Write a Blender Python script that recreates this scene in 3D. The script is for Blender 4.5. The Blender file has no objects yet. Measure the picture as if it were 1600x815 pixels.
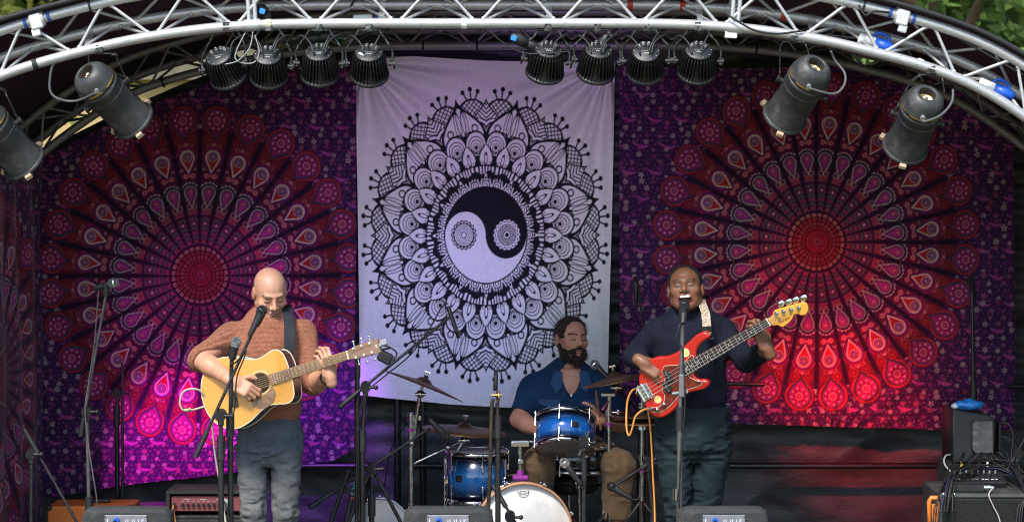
import bpy, math, random
import numpy as np
from mathutils import Vector, Matrix
R = math.radians
PI = math.pi
random.seed(7)
rng = np.random.default_rng(7)
scn = bpy.context.scene
COL = scn.collection

# ---------------------------------------------------------------- camera
CY, CZ, PITCH, FPX = -11.0, 2.26, R(2.25), 3520.0
cam_d = bpy.data.cameras.new('camera')
cam = bpy.data.objects.new('camera', cam_d)
COL.objects.link(cam)
scn.camera = cam
cam.location = (0, CY, CZ)
cam.rotation_euler = (PI / 2 - PITCH, 0, 0)
cam_d.sensor_width = 36
cam_d.lens = FPX / 1600 * 36
cam_d.clip_end = 500
cam_d.dof.use_dof = True
cam_d.dof.focus_distance = 11.3
cam_d.dof.aperture_fstop = 4.5

# ---------------------------------------------------------------- world, sun, exposure
SUN_EL, SUN_AZ = R(50), R(-22)     # azimuth measured from behind the camera, negative = from the left
w = bpy.data.worlds.new('World')
scn.world = w
w.use_nodes = True
nt = w.node_tree
sky = nt.nodes.new('ShaderNodeTexSky')
sky.sky_type = 'NISHITA'
sky.sun_disc = False
sky.sun_elevation = SUN_EL
sky.sun_rotation = PI - SUN_AZ
sky.air_density = 1.2
sky.dust_density = 1.0
sky.ozone_density = 2.5
bg = nt.nodes['Background']
bg.inputs['Strength'].default_value = 0.15
nt.links.new(sky.outputs[0], bg.inputs['Color'])
sun_d = bpy.data.lights.new('sun', 'SUN')
sun_d.energy = 3.0
sun_d.angle = R(14)
sun_d.color = (1.0, 0.95, 0.87)
sun = bpy.data.objects.new('sun', sun_d)
COL.objects.link(sun)
sun.location = (-6, -20, 14)
sv = Vector((math.sin(SUN_AZ) * math.cos(SUN_EL), -math.cos(SUN_AZ) * math.cos(SUN_EL), math.sin(SUN_EL)))
sun.rotation_euler = sv.to_track_quat('Z', 'Y').to_euler()
scn.view_settings.view_transform = 'Standard'
scn.view_settings.look = 'None'
scn.view_settings.gamma = 1.0
scn.view_settings.exposure = 0.8
scn.view_settings.use_curve_mapping = False
scn.cycles.use_denoising = True
scn.cycles.max_bounces = 8
scn.cycles.filter_width = 1.05

# ---------------------------------------------------------------- pixel helper: a photo pixel at stage depth Y
_f = Vector((0, math.cos(PITCH), -math.sin(PITCH)))
_u = Vector((0, math.sin(PITCH), math.cos(PITCH)))
def P(px, py, Y):
    d = _f + Vector(((px - 800) / FPX, 0, 0)) + _u * ((407.5 - py) / FPX)
    return Vector((0, CY, CZ)) + d * ((Y - CY) / d.y)
def pxm(Y):
    return FPX / (Y - CY)

# ---------------------------------------------------------------- materials
MATS = {}
def mat(name, col, rough=0.6, metal=0.0, var=0.12, scale=18, bump=0.0, bscale=60, spec=0.5, coat=0.0,
        sheen=0.0, trans=0.0, emit=None, estr=0.0, attr=None, stretch=None, rvar=0.15, alpha=None, dirt=None):
    if name in MATS:
        return MATS[name]
    m = bpy.data.materials.new(name)
    m.use_nodes = True
    t = m.node_tree
    N, L = t.nodes, t.links
    b = N['Principled BSDF']
    tc = N.new('ShaderNodeTexCoord')
    src = tc.outputs['Object']
    if stretch:
        mp = N.new('ShaderNodeMapping')
        mp.inputs['Scale'].default_value = stretch
        L.new(src, mp.inputs['Vector'])
        src = mp.outputs[0]
    nz = N.new('ShaderNodeTexNoise')
    nz.inputs['Scale'].default_value = scale
    nz.inputs['Detail'].default_value = 5
    nz.inputs['Roughness'].default_value = 0.6
    L.new(src, nz.inputs['Vector'])
    mx = N.new('ShaderNodeMix')
    mx.data_type = 'RGBA'
    mx.blend_type = 'MULTIPLY'
    mx.inputs[0].default_value = 1.0
    rp = N.new('ShaderNodeMapRange')
    rp.inputs['From Min'].default_value = 0.3
    rp.inputs['From Max'].default_value = 0.7
    rp.inputs['To Min'].default_value = 1 - var
    rp.inputs['To Max'].default_value = 1 + var
    L.new(nz.outputs['Fac'], rp.inputs['Value'])
    if attr:
        at = N.new('ShaderNodeAttribute')
        at.attribute_name = attr
        L.new(at.outputs['Color'], mx.inputs[6])
    else:
        mx.inputs[6].default_value = (*col, 1)
    L.new(rp.outputs[0], mx.inputs[7])
    out = mx.outputs[2]
    if dirt:                       # dirt = (colour, amount, scale)
        n3 = N.new('ShaderNodeTexNoise')
        n3.inputs['Scale'].default_value = dirt[2]
        n3.inputs['Detail'].default_value = 8
        n3.inputs['Roughness'].default_value = 0.75
        L.new(src, n3.inputs['Vector'])
        r3 = N.new('ShaderNodeMapRange')
        r3.inputs['From Min'].default_value = 0.52
        r3.inputs['From Max'].default_value = 0.72
        r3.inputs['To Max'].default_value = dirt[1]
        L.new(n3.outputs['Fac'], r3.inputs['Value'])
        m3 = N.new('ShaderNodeMix')
        m3.data_type = 'RGBA'
        L.new(r3.outputs[0], m3.inputs[0])
        L.new(out, m3.inputs[6])
        m3.inputs[7].default_value = (*dirt[0], 1)
        out = m3.outputs[2]
    L.new(out, b.inputs['Base Color'])
    rr = N.new('ShaderNodeMapRange')
    rr.inputs['From Min'].default_value = 0.3
    rr.inputs['From Max'].default_value = 0.7
    rr.inputs['To Min'].default_value = max(0.02, rough * (1 - rvar))
    rr.inputs['To Max'].default_value = min(1, rough * (1 + rvar))
    L.new(nz.outputs['Fac'], rr.inputs['Value'])
    L.new(rr.outputs[0], b.inputs['Roughness'])
    b.inputs['Metallic'].default_value = metal
    b.inputs['Specular IOR Level'].default_value = spec
    b.inputs['Coat Weight'].default_value = coat
    b.inputs['Coat Roughness'].default_value = 0.08
    b.inputs['Sheen Weight'].default_value = sheen
    if trans:
        b.inputs['Transmission Weight'].default_value = trans
    if emit:
        b.inputs['Emission Color'].default_value = (*emit, 1)
        b.inputs['Emission Strength'].default_value = estr
    if bump:
        n2 = N.new('ShaderNodeTexNoise')
        n2.inputs['Scale'].default_value = bscale
        n2.inputs['Detail'].default_value = 6
        L.new(src, n2.inputs['Vector'])
        bp = N.new('ShaderNodeBump')
        bp.inputs['Strength'].default_value = bump
        bp.inputs['Distance'].default_value = 0.02
        L.new(n2.outputs['Fac'], bp.inputs['Height'])
        L.new(bp.outputs[0], b.inputs['Normal'])
    MATS[name] = m
    return m

# ---------------------------------------------------------------- mesh builder
def frame(d):
    d = Vector(d).normalized()
    a = Vector((0, 0, 1)) if abs(d.z) < 0.9 else Vector((1, 0, 0))
    x = d.cross(a).normalized()
    return x, x.cross(d).normalized()      # two axes square to d

class MB:
    def __init__(s):
        s.v, s.f, s.sm = [], [], []
    def add(s, vs, fs, smooth=True):
        o = len(s.v)
        s.v += [tuple(p) for p in vs]
        for f in fs:
            s.f.append(tuple(i + o for i in f))
            s.sm.append(smooth)
        return s
    def box(s, c, size, M=None, bev=0.0, flare=None):
        hx, hy, hz = size[0] / 2, size[1] / 2, size[2] / 2
        if bev <= 0:
            vs = [Vector((x, y, z)) for z in (-hz, hz) for y in (-hy, hy) for x in (-hx, hx)]
            fs = [(0, 2, 3, 1), (4, 5, 7, 6), (0, 1, 5, 4), (2, 6, 7, 3), (0, 4, 6, 2), (1, 3, 7, 5)]
            c = Vector(c)
            s.add([(M @ p if M else p) + c for p in vs], fs, False)
            return s
        b = min(bev, hx * .98, hy * .98, hz * .98)
        o = [(-hx, -hy), (hx, -hy), (hx, hy), (-hx, hy)]
        ring = []
        for (x, y) in o:
            sx, sy = (1 if x > 0 else -1), (1 if y > 0 else -1)
            pts = [(x - sx * b, y), (x - sx * b * .3, y - sy * b * .3), (x, y - sy * b)]
            if (sx * sy) > 0:
                pts = pts[::-1]
            ring.append(pts)
        out = [p for r_ in ring for p in r_]
        n = len(out)
        lay = [(-hz, 1 - 0), (-hz + b * .3, .5), (-hz + b, 0), (hz - b, 0), (hz - b * .3, .5), (hz, 1)]
        vs = []
        for z, k in lay:
            ins = {1: b, .5: b * .3, 0: 0}[k]
            for (x, y) in out:
                vs.append(Vector((x - math.copysign(ins, x), y - math.copysign(ins, y), z)))
        fs = []
        for a in range(len(lay) - 1):
            for i in range(n):
                j = (i + 1) % n
                fs.append((a * n + i, a * n + j, (a + 1) * n + j, (a + 1) * n + i))
        fs.append(tuple(range(n))[::-1])
        fs.append(tuple((len(lay) - 1) * n + i for i in range(n)))
        c = Vector(c)
        s.add([(M @ p if M else p) + c for p in vs], fs, False)
        return s
    def cyl(s, a, b, r, r2=None, n=12, cap=True, smooth=True):
        a, b = Vector(a), Vector(b)
        r2 = r if r2 is None else r2
        x, y = frame(b - a)
        vs = []
        for c, q in ((a, r), (b, r2)):
            for i in range(n):
                t = 2 * PI * i / n
                vs.append(c + x * (q * math.cos(t)) + y * (q * math.sin(t)))
        s.add(vs, [(i, (i + 1) % n, n + (i + 1) % n, n + i) for i in range(n)], smooth)
        if cap:
            s.add(vs, [tuple(range(n))[::-1], tuple(n + i for i in range(n))], False)
        return s
    def lathe(s, o, ax, prof, n=24, smooth=True, x0=None, sweep=2 * PI):
        o = Vector(o)
        ax = Vector(ax).normalized()
        x, y = frame(ax)
        full = abs(sweep - 2 * PI) < 1e-6
        m = n if full else n + 1
        vs = []
        for (r, h) in prof:
            for i in range(m):
                t = sweep * i / n
                vs.append(o + ax * h + x * (r * math.cos(t)) + y * (r * math.sin(t)))
        fs = []
        for a in range(len(prof) - 1):
            for i in range(n):
                j = (i + 1) % m
                fs.append((a * m + i, a * m + j, (a + 1) * m + j, (a + 1) * m + i))
        s.add(vs, fs, smooth)
        return s
    def tube(s, pts, r, n=8, spline=True, res=6, cap=True, radii=None):
        pts = [Vector(p) for p in pts]
        if spline and len(pts) > 2:
            pts = catmull(pts, res)
        k = len(pts)
        vs = []
        x, y = frame(pts[1] - pts[0])
        for i, p in enumerate(pts):
            d = (pts[min(i + 1, k - 1)] - pts[max(i - 1, 0)])
            if d.length < 1e-9:
                d = Vector((0, 0, 1))
            d.normalize()
            x = (x - d * x.dot(d)).normalized()
            y = d.cross(x)
            q = radii[min(len(radii) - 1, int(i * len(radii) / k))] if radii else r
            for j in range(n):
                t = 2 * PI * j / n
                vs.append(p + x * (q * math.cos(t)) + y * (q * math.sin(t)))
        fs = [(a * n + j, a * n + (j + 1) % n, (a + 1) * n + (j + 1) % n, (a + 1) * n + j) for a in range(k - 1) for j in range(n)]
        if cap:
            fs += [tuple(range(n))[::-1], tuple((k - 1) * n + j for j in range(n))]
        s.add(vs, fs, True)
        return s
    def ball(s, c, r, n=12, m=8, M=None):
        c = Vector(c)
        rr = r if hasattr(r, '__len__') else (r, r, r)
        vs, fs = [], []
        for i in range(m + 1):
            ph = PI * i / m
            for j in range(n):
                t = 2 * PI * j / n
                p = Vector((rr[0] * math.sin(ph) * math.cos(t), rr[1] * math.sin(ph) * math.sin(t), rr[2] * math.cos(ph)))
                vs.append((M @ p if M else p) + c)
        for i in range(m):
            for j in range(n):
                fs.append((i * n + j, (i + 1) * n + j, (i + 1) * n + (j + 1) % n, i * n + (j + 1) % n))
        s.add(vs, fs, True)
        return s
    def prism(s, outline, z0, z1, M=None, o=(0, 0, 0), bev=0.0, smooth_side=True):
        """outline (x,y) list counter-clockwise, extruded z0..z1, optional rounded rims"""
        n = len(outline)
        o = Vector(o)
        pts = [Vector((p[0], p[1], 0)) for p in outline]
        nor = []
        for i in range(n):
            d = (pts[(i + 1) % n] - pts[i - 1])
            d.normalize()
            nor.append(Vector((d.y, -d.x, 0)))
        if bev > 0:
            lay = [(z0, bev), (z0 + bev * .3, bev * .3), (z0 + bev, 0), (z1 - bev, 0), (z1 - bev * .3, bev * .3), (z1, bev)]
        else:
            lay = [(z0, 0), (z1, 0)]
        vs = []
        for z, ins in lay:
            for p, q in zip(pts, nor):
                v = p - q * ins
                v.z = z
                vs.append((M @ v if M else v) + o)
        fs = [(a * n + i, a * n + (i + 1) % n, (a + 1) * n + (i + 1) % n, (a + 1) * n + i) for a in range(len(lay) - 1) for i in range(n)]
        s.add(vs, fs, smooth_side)
        k = (len(lay) - 1) * n
        s.add(vs, [tuple(range(n))[::-1], tuple(k + i for i in range(n))], False)
        return s
    def torus(s, c, ax, r, q, n=32, m=8):
        ax = Vector(ax)
        x, y = frame(ax)
        c = Vector(c)
        pts = [c + x * (r * math.cos(2 * PI * i / n)) + y * (r * math.sin(2 * PI * i / n)) for i in range(n)]
        vs, fs = [], []
        an = ax.normalized()
        for p in pts:
            e = (p - c).normalized()
            for j in range(m):
                t = 2 * PI * j / m
                vs.append(p + e * (q * math.cos(t)) + an * (q * math.sin(t)))
        for i in range(n):
            for j in range(m):
                fs.append((i * m + j, ((i + 1) % n) * m + j, ((i + 1) % n) * m + (j + 1) % m, i * m + (j + 1) % m))
        s.add(vs, fs, True)
        return s
    def mesh(s, name):
        me = bpy.data.meshes.new(name)
        me.from_pydata(s.v, [], s.f)
        me.polygons.foreach_set('use_smooth', s.sm)
        me.update()
        return me

def catmull(pts, res=6):
    out = []
    n = len(pts)
    for i in range(n - 1):
        p0, p1, p2, p3 = pts[max(i - 1, 0)], pts[i], pts[i + 1], pts[min(i + 2, n - 1)]
        for k in range(res):
            t = k / res
            out.append(0.5 * ((2 * p1) + (p2 - p0) * t + (2 * p0 - 5 * p1 + 4 * p2 - p3) * t * t + (3 * p1 - p0 - 3 * p2 + p3) * t ** 3))
    out.append(pts[-1])
    return out

# ---------------------------------------------------------------- scene objects
def link(name, data, material=None, parent=None, label=None):
    o = bpy.data.objects.new(name, data)
    COL.objects.link(o)
    if material is not None and data is not None:
        data.materials.clear()
        data.materials.append(material)
    if parent is not None:
        o.parent = parent
        if parent.type == 'EMPTY' and parent.get('_w'):
            o.matrix_parent_inverse = Matrix.Translation(-Vector(parent.location))
    if label:
        o['label'] = label
    return o
def obj(name, mb, material, parent=None, label=None):
    return link(name, mb.mesh(name) if isinstance(mb, MB) else mb, material, parent, label)
def tag(o, label, cat, group=None):
    o['label'] = label
    o['category'] = cat
    if group:
        o['group'] = group
    return o
WORLD_ROOTS = []
def thing(name, label, cat, loc=(0, 0, 0), group=None, world=True):
    """an Empty at the base of a thing; with world=True its parts are given in stage coordinates"""
    o = bpy.data.objects.new(name, None)
    COL.objects.link(o)
    o.empty_display_size = 0.05
    o.location = loc
    if world:
        o['_w'] = 1
        WORLD_ROOTS.append(o)
    return tag(o, label, cat, group)
def struct(name, mb, material, parent=None):
    o = obj(name, mb, material, parent)
    if parent is None:
        o['kind'] = 'structure'
    return o
def dup(root, loc=None, rot=None, label=None):
    r = root.copy()
    COL.objects.link(r)
    if loc is not None:
        r.location = loc
    if rot is not None:
        r.rotation_euler = rot
    if label:
        r['label'] = label
    for ch in list(root.children):
        c = ch.copy()
        COL.objects.link(c)
        c.parent = r
        for g in list(ch.children):
            d = g.copy()
            COL.objects.link(d)
            d.parent = c
    return r
def text_mesh(body, size, M, depth=0.0006, font_x=1.0):
    c = bpy.data.curves.new('txt', 'FONT')
    c.body = body
    c.size = size
    c.extrude = depth
    c.align_x = 'CENTER'
    c.align_y = 'CENTER'
    o = bpy.data.objects.new('txt', c)
    COL.objects.link(o)
    bpy.context.view_layer.update()
    dg = bpy.context.evaluated_depsgraph_get()
    me = bpy.data.meshes.new_from_object(o.evaluated_get(dg))
    bpy.data.objects.remove(o)
    bpy.data.curves.remove(c)
    me.transform(M @ Matrix.Diagonal((font_x, 1, 1, 1)))
    return me
def basis(x, y, z, o=(0, 0, 0)):
    """4x4 matrix from three axes and an origin"""
    m = Matrix((x, y, z)).transposed().to_4x4()
    m.translation = Vector(o)
    return m

# numpy value noise
_perm = np.random.default_rng(3).random((64, 64, 64)).astype(np.float32)
def vnoise(x, y, z):
    def sp(a):
        i = np.floor(a).astype(np.int64)
        f = a - i
        return i, f * f * (3 - 2 * f)
    xi, xf = sp(x)
    yi, yf = sp(y)
    zi, zf = sp(z)
    r = 0
    for dx in (0, 1):
        for dy in (0, 1):
            for dz in (0, 1):
                wgt = (xf if dx else 1 - xf) * (yf if dy else 1 - yf) * (zf if dz else 1 - zf)
                r = r + wgt * _perm[(xi + dx) % 64, (yi + dy) % 64, (zi + dz) % 64]
    return r * 2 - 1

# common materials
black_metal = mat('black painted steel', (0.014, 0.014, 0.015), 0.38, 0.0, 0.2, 40, bump=0.05, bscale=200, dirt=((0.09, 0.085, 0.08), 0.5, 30))
black_plastic = mat('black plastic', (0.018, 0.018, 0.02), 0.5, 0, 0.15, 30, bump=0.05, bscale=300)
rubber = mat('black rubber cable', (0.012, 0.012, 0.013), 0.55, 0, 0.1, 30)
chrome = mat('chrome', (0.62, 0.62, 0.64), 0.12, 1.0, 0.08, 30)
steel = mat('worn steel tube', (0.42, 0.42, 0.43), 0.28, 1.0, 0.15, 30)
alu = mat('mill finish aluminium', (0.53, 0.53, 0.535), 0.42, 0.5, 0.1, 14, bump=0.06, bscale=60, stretch=(2, 12, 12), dirt=((0.15, 0.145, 0.14), 0.8, 13))
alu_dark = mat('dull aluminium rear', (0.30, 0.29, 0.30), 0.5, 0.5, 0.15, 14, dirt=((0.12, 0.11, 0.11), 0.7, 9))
white_plastic = mat('white plastic', (0.72, 0.72, 0.7), 0.45, 0, 0.06, 20)
blue_plastic = mat('blue plastic', (0.01, 0.09, 0.55), 0.4, 0, 0.1, 20)
gaffer_tape = mat('black tape', (0.02, 0.02, 0.022), 0.7)
# ================================================================= SETTING
GZ = -0.9
grass_m = mat('dry grass ground', (0.10, 0.10, 0.035), 0.9, 0, 0.4, 3, bump=0.4, bscale=40)
g = MB()
g.add([(-200, -60, GZ), (200, -60, GZ), (200, 300, GZ), (-200, 300, GZ)], [(0, 1, 2, 3)], False)
struct('ground', g, grass_m)
deck_m = mat('stage ply', (0.05, 0.045, 0.04), 0.75, 0, 0.3, 6, bump=0.1, bscale=50, dirt=((0.12, 0.1, 0.08), 0.6, 5))
stage = struct('stage_deck', MB().box((0, 0.45, -0.05), (7.2, 3.6, 0.1)), deck_m)
fx = MB().box((0, -1.33, -0.5), (7.2, 0.03, 0.8))
obj('stage_skirt', fx, mat('black skirt cloth', (0.012, 0.012, 0.014), 0.9, bump=0.3, bscale=14), stage)
RISER = 0.18
riser = obj('drum_riser', MB().box((0.1, 1.2, RISER / 2 + .002), (2.35, 1.2, RISER), bev=0.008), mat('riser carpet', (0.022, 0.022, 0.024), 0.95, bump=0.3, bscale=300))
tag(riser, 'low black carpeted platform under the drum kit', 'riser')

# ----------------------------------------------------------------- grids with print colours
def grid_obj(name, nx, ny, V, C=None, material=None, parent=None):
    """V (ny,nx,3) -> mesh, rows top to bottom"""
    me = bpy.data.meshes.new(name)
    nv = nx * ny
    me.vertices.add(nv)
    me.vertices.foreach_set('co', np.ascontiguousarray(V, dtype=np.float32).ravel())
    i = np.arange(nv).reshape(ny, nx)
    q = np.stack([i[1:, :-1], i[1:, 1:], i[:-1, 1:], i[:-1, :-1]], -1).reshape(-1, 4)
    nf = len(q)
    me.loops.add(nf * 4)
    me.loops.foreach_set('vertex_index', q.ravel().astype(np.int32))
    me.polygons.add(nf)
    me.polygons.foreach_set('loop_start', np.arange(0, nf * 4, 4, dtype=np.int32))
    me.polygons.foreach_set('use_smooth', np.ones(nf, dtype=bool))
    me.update(calc_edges=True)
    if C is not None:
        a = me.color_attributes.new('print', 'FLOAT_COLOR', 'POINT')
        c4 = np.ones((nv, 4), dtype=np.float32)
        c4[:, :3] = np.asarray(C).reshape(-1, 3)
        a.data.foreach_set('color', c4.ravel())
    return link(name, me, material, parent)

SP = 275.0      # print pixels per metre

def teardrop(q, t, qc, rad, qp):
    """mask of a drop: circle (qc, rad) drawn out to a point at qp (towards smaller q)"""
    circ = (q - qc) ** 2 + t ** 2 < rad ** 2
    L = qc - qp
    s = rad / L
    tx = qc - rad * s
    hw = (q - qp) * s / math.sqrt(max(1e-6, 1 - s * s))
    return circ | ((q > qp) & (q < tx) & (np.abs(t) < hw))

def print_mandala(u, v):
    """colours of the printed cotton mandala throw; u right, v down, in print pixels from the centre"""
    u, v = u + 1.3 * vnoise(u / 45 + 30, v / 45 + 30, u * 0 + .3), v + 1.3 * vnoise(u / 45 + 11, v / 45 + 9, u * 0 + .7)
    sh = u.shape
    C = np.empty(sh + (3,), np.float32)
    C[:] = (0.038, 0.010, 0.060)
    def put(m, c, a=1.0):
        C[m] = C[m] * (1 - a) + np.array(c, np.float32) * a
    # --- scattered blossom ground
    def cells(g, ox, oy, seed):
        gx = (u + ox) / g
        gy = (v + oy) / g
        row = np.floor(gy)
        gx = gx + (row % 2) * 0.5
        cx = np.floor(gx)
        fx = (gx - cx - .5) * g
        fy = (gy - row - .5) * g
        h = np.abs(np.sin(cx * 12.9898 + row * 78.233 + seed) * 43758.5453) % 1
        h2 = np.abs(np.sin(cx * 39.346 + row * 11.135 + seed * 3.1) * 24634.6345) % 1
        return fx, fy, h, h2
    fx, fy, h, h2 = cells(7.3, 3, 1, 1.0)
    rr = np.hypot(fx + (h - .5) * 3, fy + (h2 - .5) * 3)
    put(rr < 1.25, (0.16, 0.03, 0.16))
    put((rr < 1.0) & (h > .7), (0.30, 0.10, 0.16))
    fx, fy, h, h2 = cells(41, 7, 5, 2.0)
    bx, by = fx * .9 + fy * .35, fy - fx * .25 + (fx * fx) * .03
    lf = (np.abs(bx) < 11) & (np.abs(by) < 3.0 * (1 - (bx / 11.5) ** 2))
    put(lf, (0.24, 0.025, 0.19))
    put(lf & (np.abs(by) < .55), (0.40, 0.10, 0.30))
    for (gs, ox, oy, sd) in ((21, 2, 9, 3.0), (21, 12.5, 20, 4.0)):
        fx, fy, h, h2 = cells(gs, ox, oy, sd)
        fx = fx + (h - .5) * 4
        fy = fy + (h2 - .5) * 4
        rr = np.hypot(fx, fy)
        ph = np.arctan2(fy, fx) + h * 6
        n = np.where(h > .66, 8, np.where(h > .33, 6, 5))
        Rf = (3.3 + 1.9 * h2)
        pet = rr < Rf * (0.62 + 0.38 * np.cos(ph * n))
        pet &= rr > Rf * .28
        kind = (h * 7.3) % 1
        put((rr < Rf * 1.02) & (kind < .45), (0.075, 0.012, 0.06))
        put(pet & (kind < .4), (0.40, 0.34, 0.38))
        put(pet & (kind >= .4) & (kind < .75), (0.30, 0.09, 0.17))
        put(pet & (kind >= .75), (0.20, 0.03, 0.16))
        put(rr < Rf * .24, (0.34, 0.02, 0.06))
    # --- the wheel
    n = 28
    r = np.hypot(u, v * .97)
    th = np.arctan2(v * .97, u)
    wd = 2 * PI / n
    s = ((th / wd) % 1) - .5
    q = r * np.cos(s * wd)
    t = r * np.sin(s * wd)
    at = np.abs(t)
    dark = (0.016, 0.004, 0.026)
    put(r < 222, dark)
    hw = r * math.tan(wd / 2)
    colm = (r < 222) & (r > 46) & (at < hw * .86 - .6)
    put(colm, (0.068, 0.007, 0.044))
    put(colm & (np.sin(q * .9) > .75) & (np.sin(t * 1.6) > .2), (0.12, 0.012, 0.05))
    put(colm & (r > 150), (0.105, 0.008, 0.034))
    # outer medallions
    m = np.sqrt((q - 234) ** 2 + t ** 2)
    put(m < 24, dark)
    put(m < 23.0, (0.22, 0.011, 0.030))
    put((m < 21.6) & (m > 19.6) & (np.sin(np.arctan2(t, q - 234) * 26) > .0), (0.34, 0.035, 0.05))
    put(teardrop(q, t, 234, 19, 206), (0.045, 0.03, 0.07))
    put(teardrop(q, t, 235, 16.2, 211), (0.24, 0.016, 0.115))
    an = np.arctan2(t, q - 235)
    mr = np.sqrt((q - 235) ** 2 + t ** 2)
    put((mr < 13.4) & (mr > 11.2) & (np.cos(an * 9) > .6), (0.60, 0.42, 0.38))
    put((mr < 9.5) & (np.cos(an * 8) > .2) & (mr > 7), (0.12, 0.008, 0.05))
    put((mr < 6) & (mr > 4.3), (0.50, 0.16, 0.17))
    put(mr < 1.9, (0.36, 0.06, 0.1))
    for sg in (-1, 1):
        m = np.sqrt((q - 206) ** 2 + (t - sg * 10) ** 2)
        put(m < 8, (0.12, 0.006, 0.014))
        put((m < 6.6) & (m > 5.2), (0.26, 0.025, 0.04))
        put(m < 2.8, (0.22, 0.02, 0.045))
        m2 = ((q - 197) / 4.0) ** 2 + ((t - sg * 7.0) / 6.2) ** 2
        put(m2 < 1, (0.19, 0.025, 0.045))
        put(m2 < .35, (0.34, 0.08, 0.10))
        put(m2 < .1, dark)
    put(((q - 199) ** 2 + t ** 2) < 6, (0.42, 0.15, 0.17))
    # middle drops
    m = np.sqrt((q - 178) ** 2 + t ** 2)
    put((m < 18.6) & (q > 181), (0.24, 0.012, 0.05))
    put(m < 16.2, (0.03, 0.006, 0.045))
    put(m < 15.4, (0.11, 0.008, 0.095))
    put((at < 6.5) & (q > 150) & (q < 175), (0.07, 0.006, 0.07))
    put((m < 14.8) & (m > 13.6), (0.20, 0.02, 0.14))
    put(teardrop(q, t, 179, 11.6, 154.5), (0.58, 0.40, 0.38))
    put(teardrop(q, t, 179, 9.5, 158.5), (0.33, 0.014, 0.028))
    m = np.sqrt((q - 180.5) ** 2 + t ** 2)
    an = np.arctan2(t, q - 180.5)
    put(m < 7.8, (0.58, 0.40, 0.38))
    put(m < 7.0, (0.08, 0.008, 0.085))
    put((m < 6.2) & (m > 2.2) & (np.cos(an * 12) > .4), (0.40, 0.17, 0.30))
    put(m < 1.4, (0.5, 0.3, 0.4))
    for sg in (-1, 1):
        m = np.sqrt((q - 151) ** 2 + (t - sg * 6.0) ** 2)
        put(m < 4.8, (0.30, 0.02, 0.06))
        put((m < 3.2) & (m > 1.8), (0.46, 0.2, 0.22))
        for k in range(3):
            put(((q - 160 - 2.2 * (k % 2)) ** 2 + (t - sg * (9.5 + k * 1.8)) ** 2) < 1.1, (0.40, 0.22, 0.32))
    put(((q - 151) ** 2 + t ** 2) < 4, (0.40, 0.10, 0.18))
    # inner grey drops with pale crowns
    an = np.arctan2(t, q - 127)
    m = np.sqrt((q - 127) ** 2 + t ** 2)
    put((m < 14.9 + 0.8 * np.cos(an * 15)) & (q > 134), (0.40, 0.22, 0.32))
    put((m < 14) & (q > 131) & (np.cos(an * 26) > .3) & (m > 12.8), (0.34, 0.14, 0.26))
    put(m < 13.0, dark)
    put(teardrop(q, t, 126, 10.8, 101), (0.15, 0.14, 0.16))
    put(teardrop(q, t, 126, 10.8, 101) & (m > 9.0) & (np.cos(an * 24) > .2), (0.42, 0.37, 0.37))
    put(teardrop(q, t, 126, 8.6, 106), (0.17, 0.014, 0.12))
    put(teardrop(q, t, 127, 6.2, 112), (0.33, 0.028, 0.19))
    put((m < 2.8), (0.22, 0.04, 0.11))
    put((m < 1.5), (0.6, 0.25, 0.12))
    for sg in (-1, 1):
        m = np.sqrt((q - 104.5) ** 2 + (t - sg * 4.2) ** 2)
        put((m < 4.0) & (m > 2.7), (0.34, 0.16, 0.2))
        m2 = ((q - 98.5) / 2.6) ** 2 + ((t - sg * 3.6) / 3.8) ** 2
        put(m2 < 1, (0.30, 0.045, 0.07))
    put((q > 92.5) & (q < 95.2) & (at < 7), (0.32, 0.04, 0.11))
    # dark inner ring of tiny sprigs
    inn = (r < 92) & (r > 45)
    for k, (qq, c) in enumerate(((86, (0.10, 0.05, 0.09)), (79, (0.24, 0.03, 0.10)), (72, (0.08, 0.07, 0.09)), (65, (0.24, 0.03, 0.11)), (58, (0.09, 0.06, 0.09)), (51, (0.26, 0.03, 0.08)))):
        put(inn & (((q - qq) / 2.6) ** 2 + (t / (qq * .07)) ** 2 < 1), c)
        for sg in (-1, 1):
            put(inn & (((q - qq + 3) ** 2 + (t - sg * qq * .065) ** 2) < 1.6), (0.12, 0.05, 0.10))
    put(inn & (at > r * .095), dark)
    put(inn & (at < 1.1) & (np.abs(q - 79) < 1.5), (0.5, 0.42, 0.42))
    # red sun
    sun_ = r < 44
    put(sun_, (0.06, 0.003, 0.012))
    for qq, c in ((40.5, (0.40, 0.17, 0.19)), (33.5, (0.26, 0.03, 0.05)), (27, (0.30, 0.06, 0.08)), (21, (0.25, 0.02, 0.04))):
        put(sun_ & (np.abs(q - qq) < 2.3) & (at < qq * .070), c)
        put(sun_ & (np.abs(q - qq + .5) < 1.0) & (at < qq * .035), (0.12, 0.005, 0.02))
    put(r < 16.5, (0.24, 0.012, 0.035))
    put((r < 13) & (r > 11), (0.12, 0.004, 0.02))
    put(r < 8.5, (0.06, 0.02, 0.05))
    put(r < 6, (0.30, 0.02, 0.05))
    put(r < 3, (0.08, 0.02, 0.05))
    C *= (1 + .22 * vnoise(u / 60 + 5, v / 60 + 5, u * 0 + 1.7) + .12 * vnoise(u / 6, v / 6, u * 0 + 2.7))[..., None]
    return C

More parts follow.
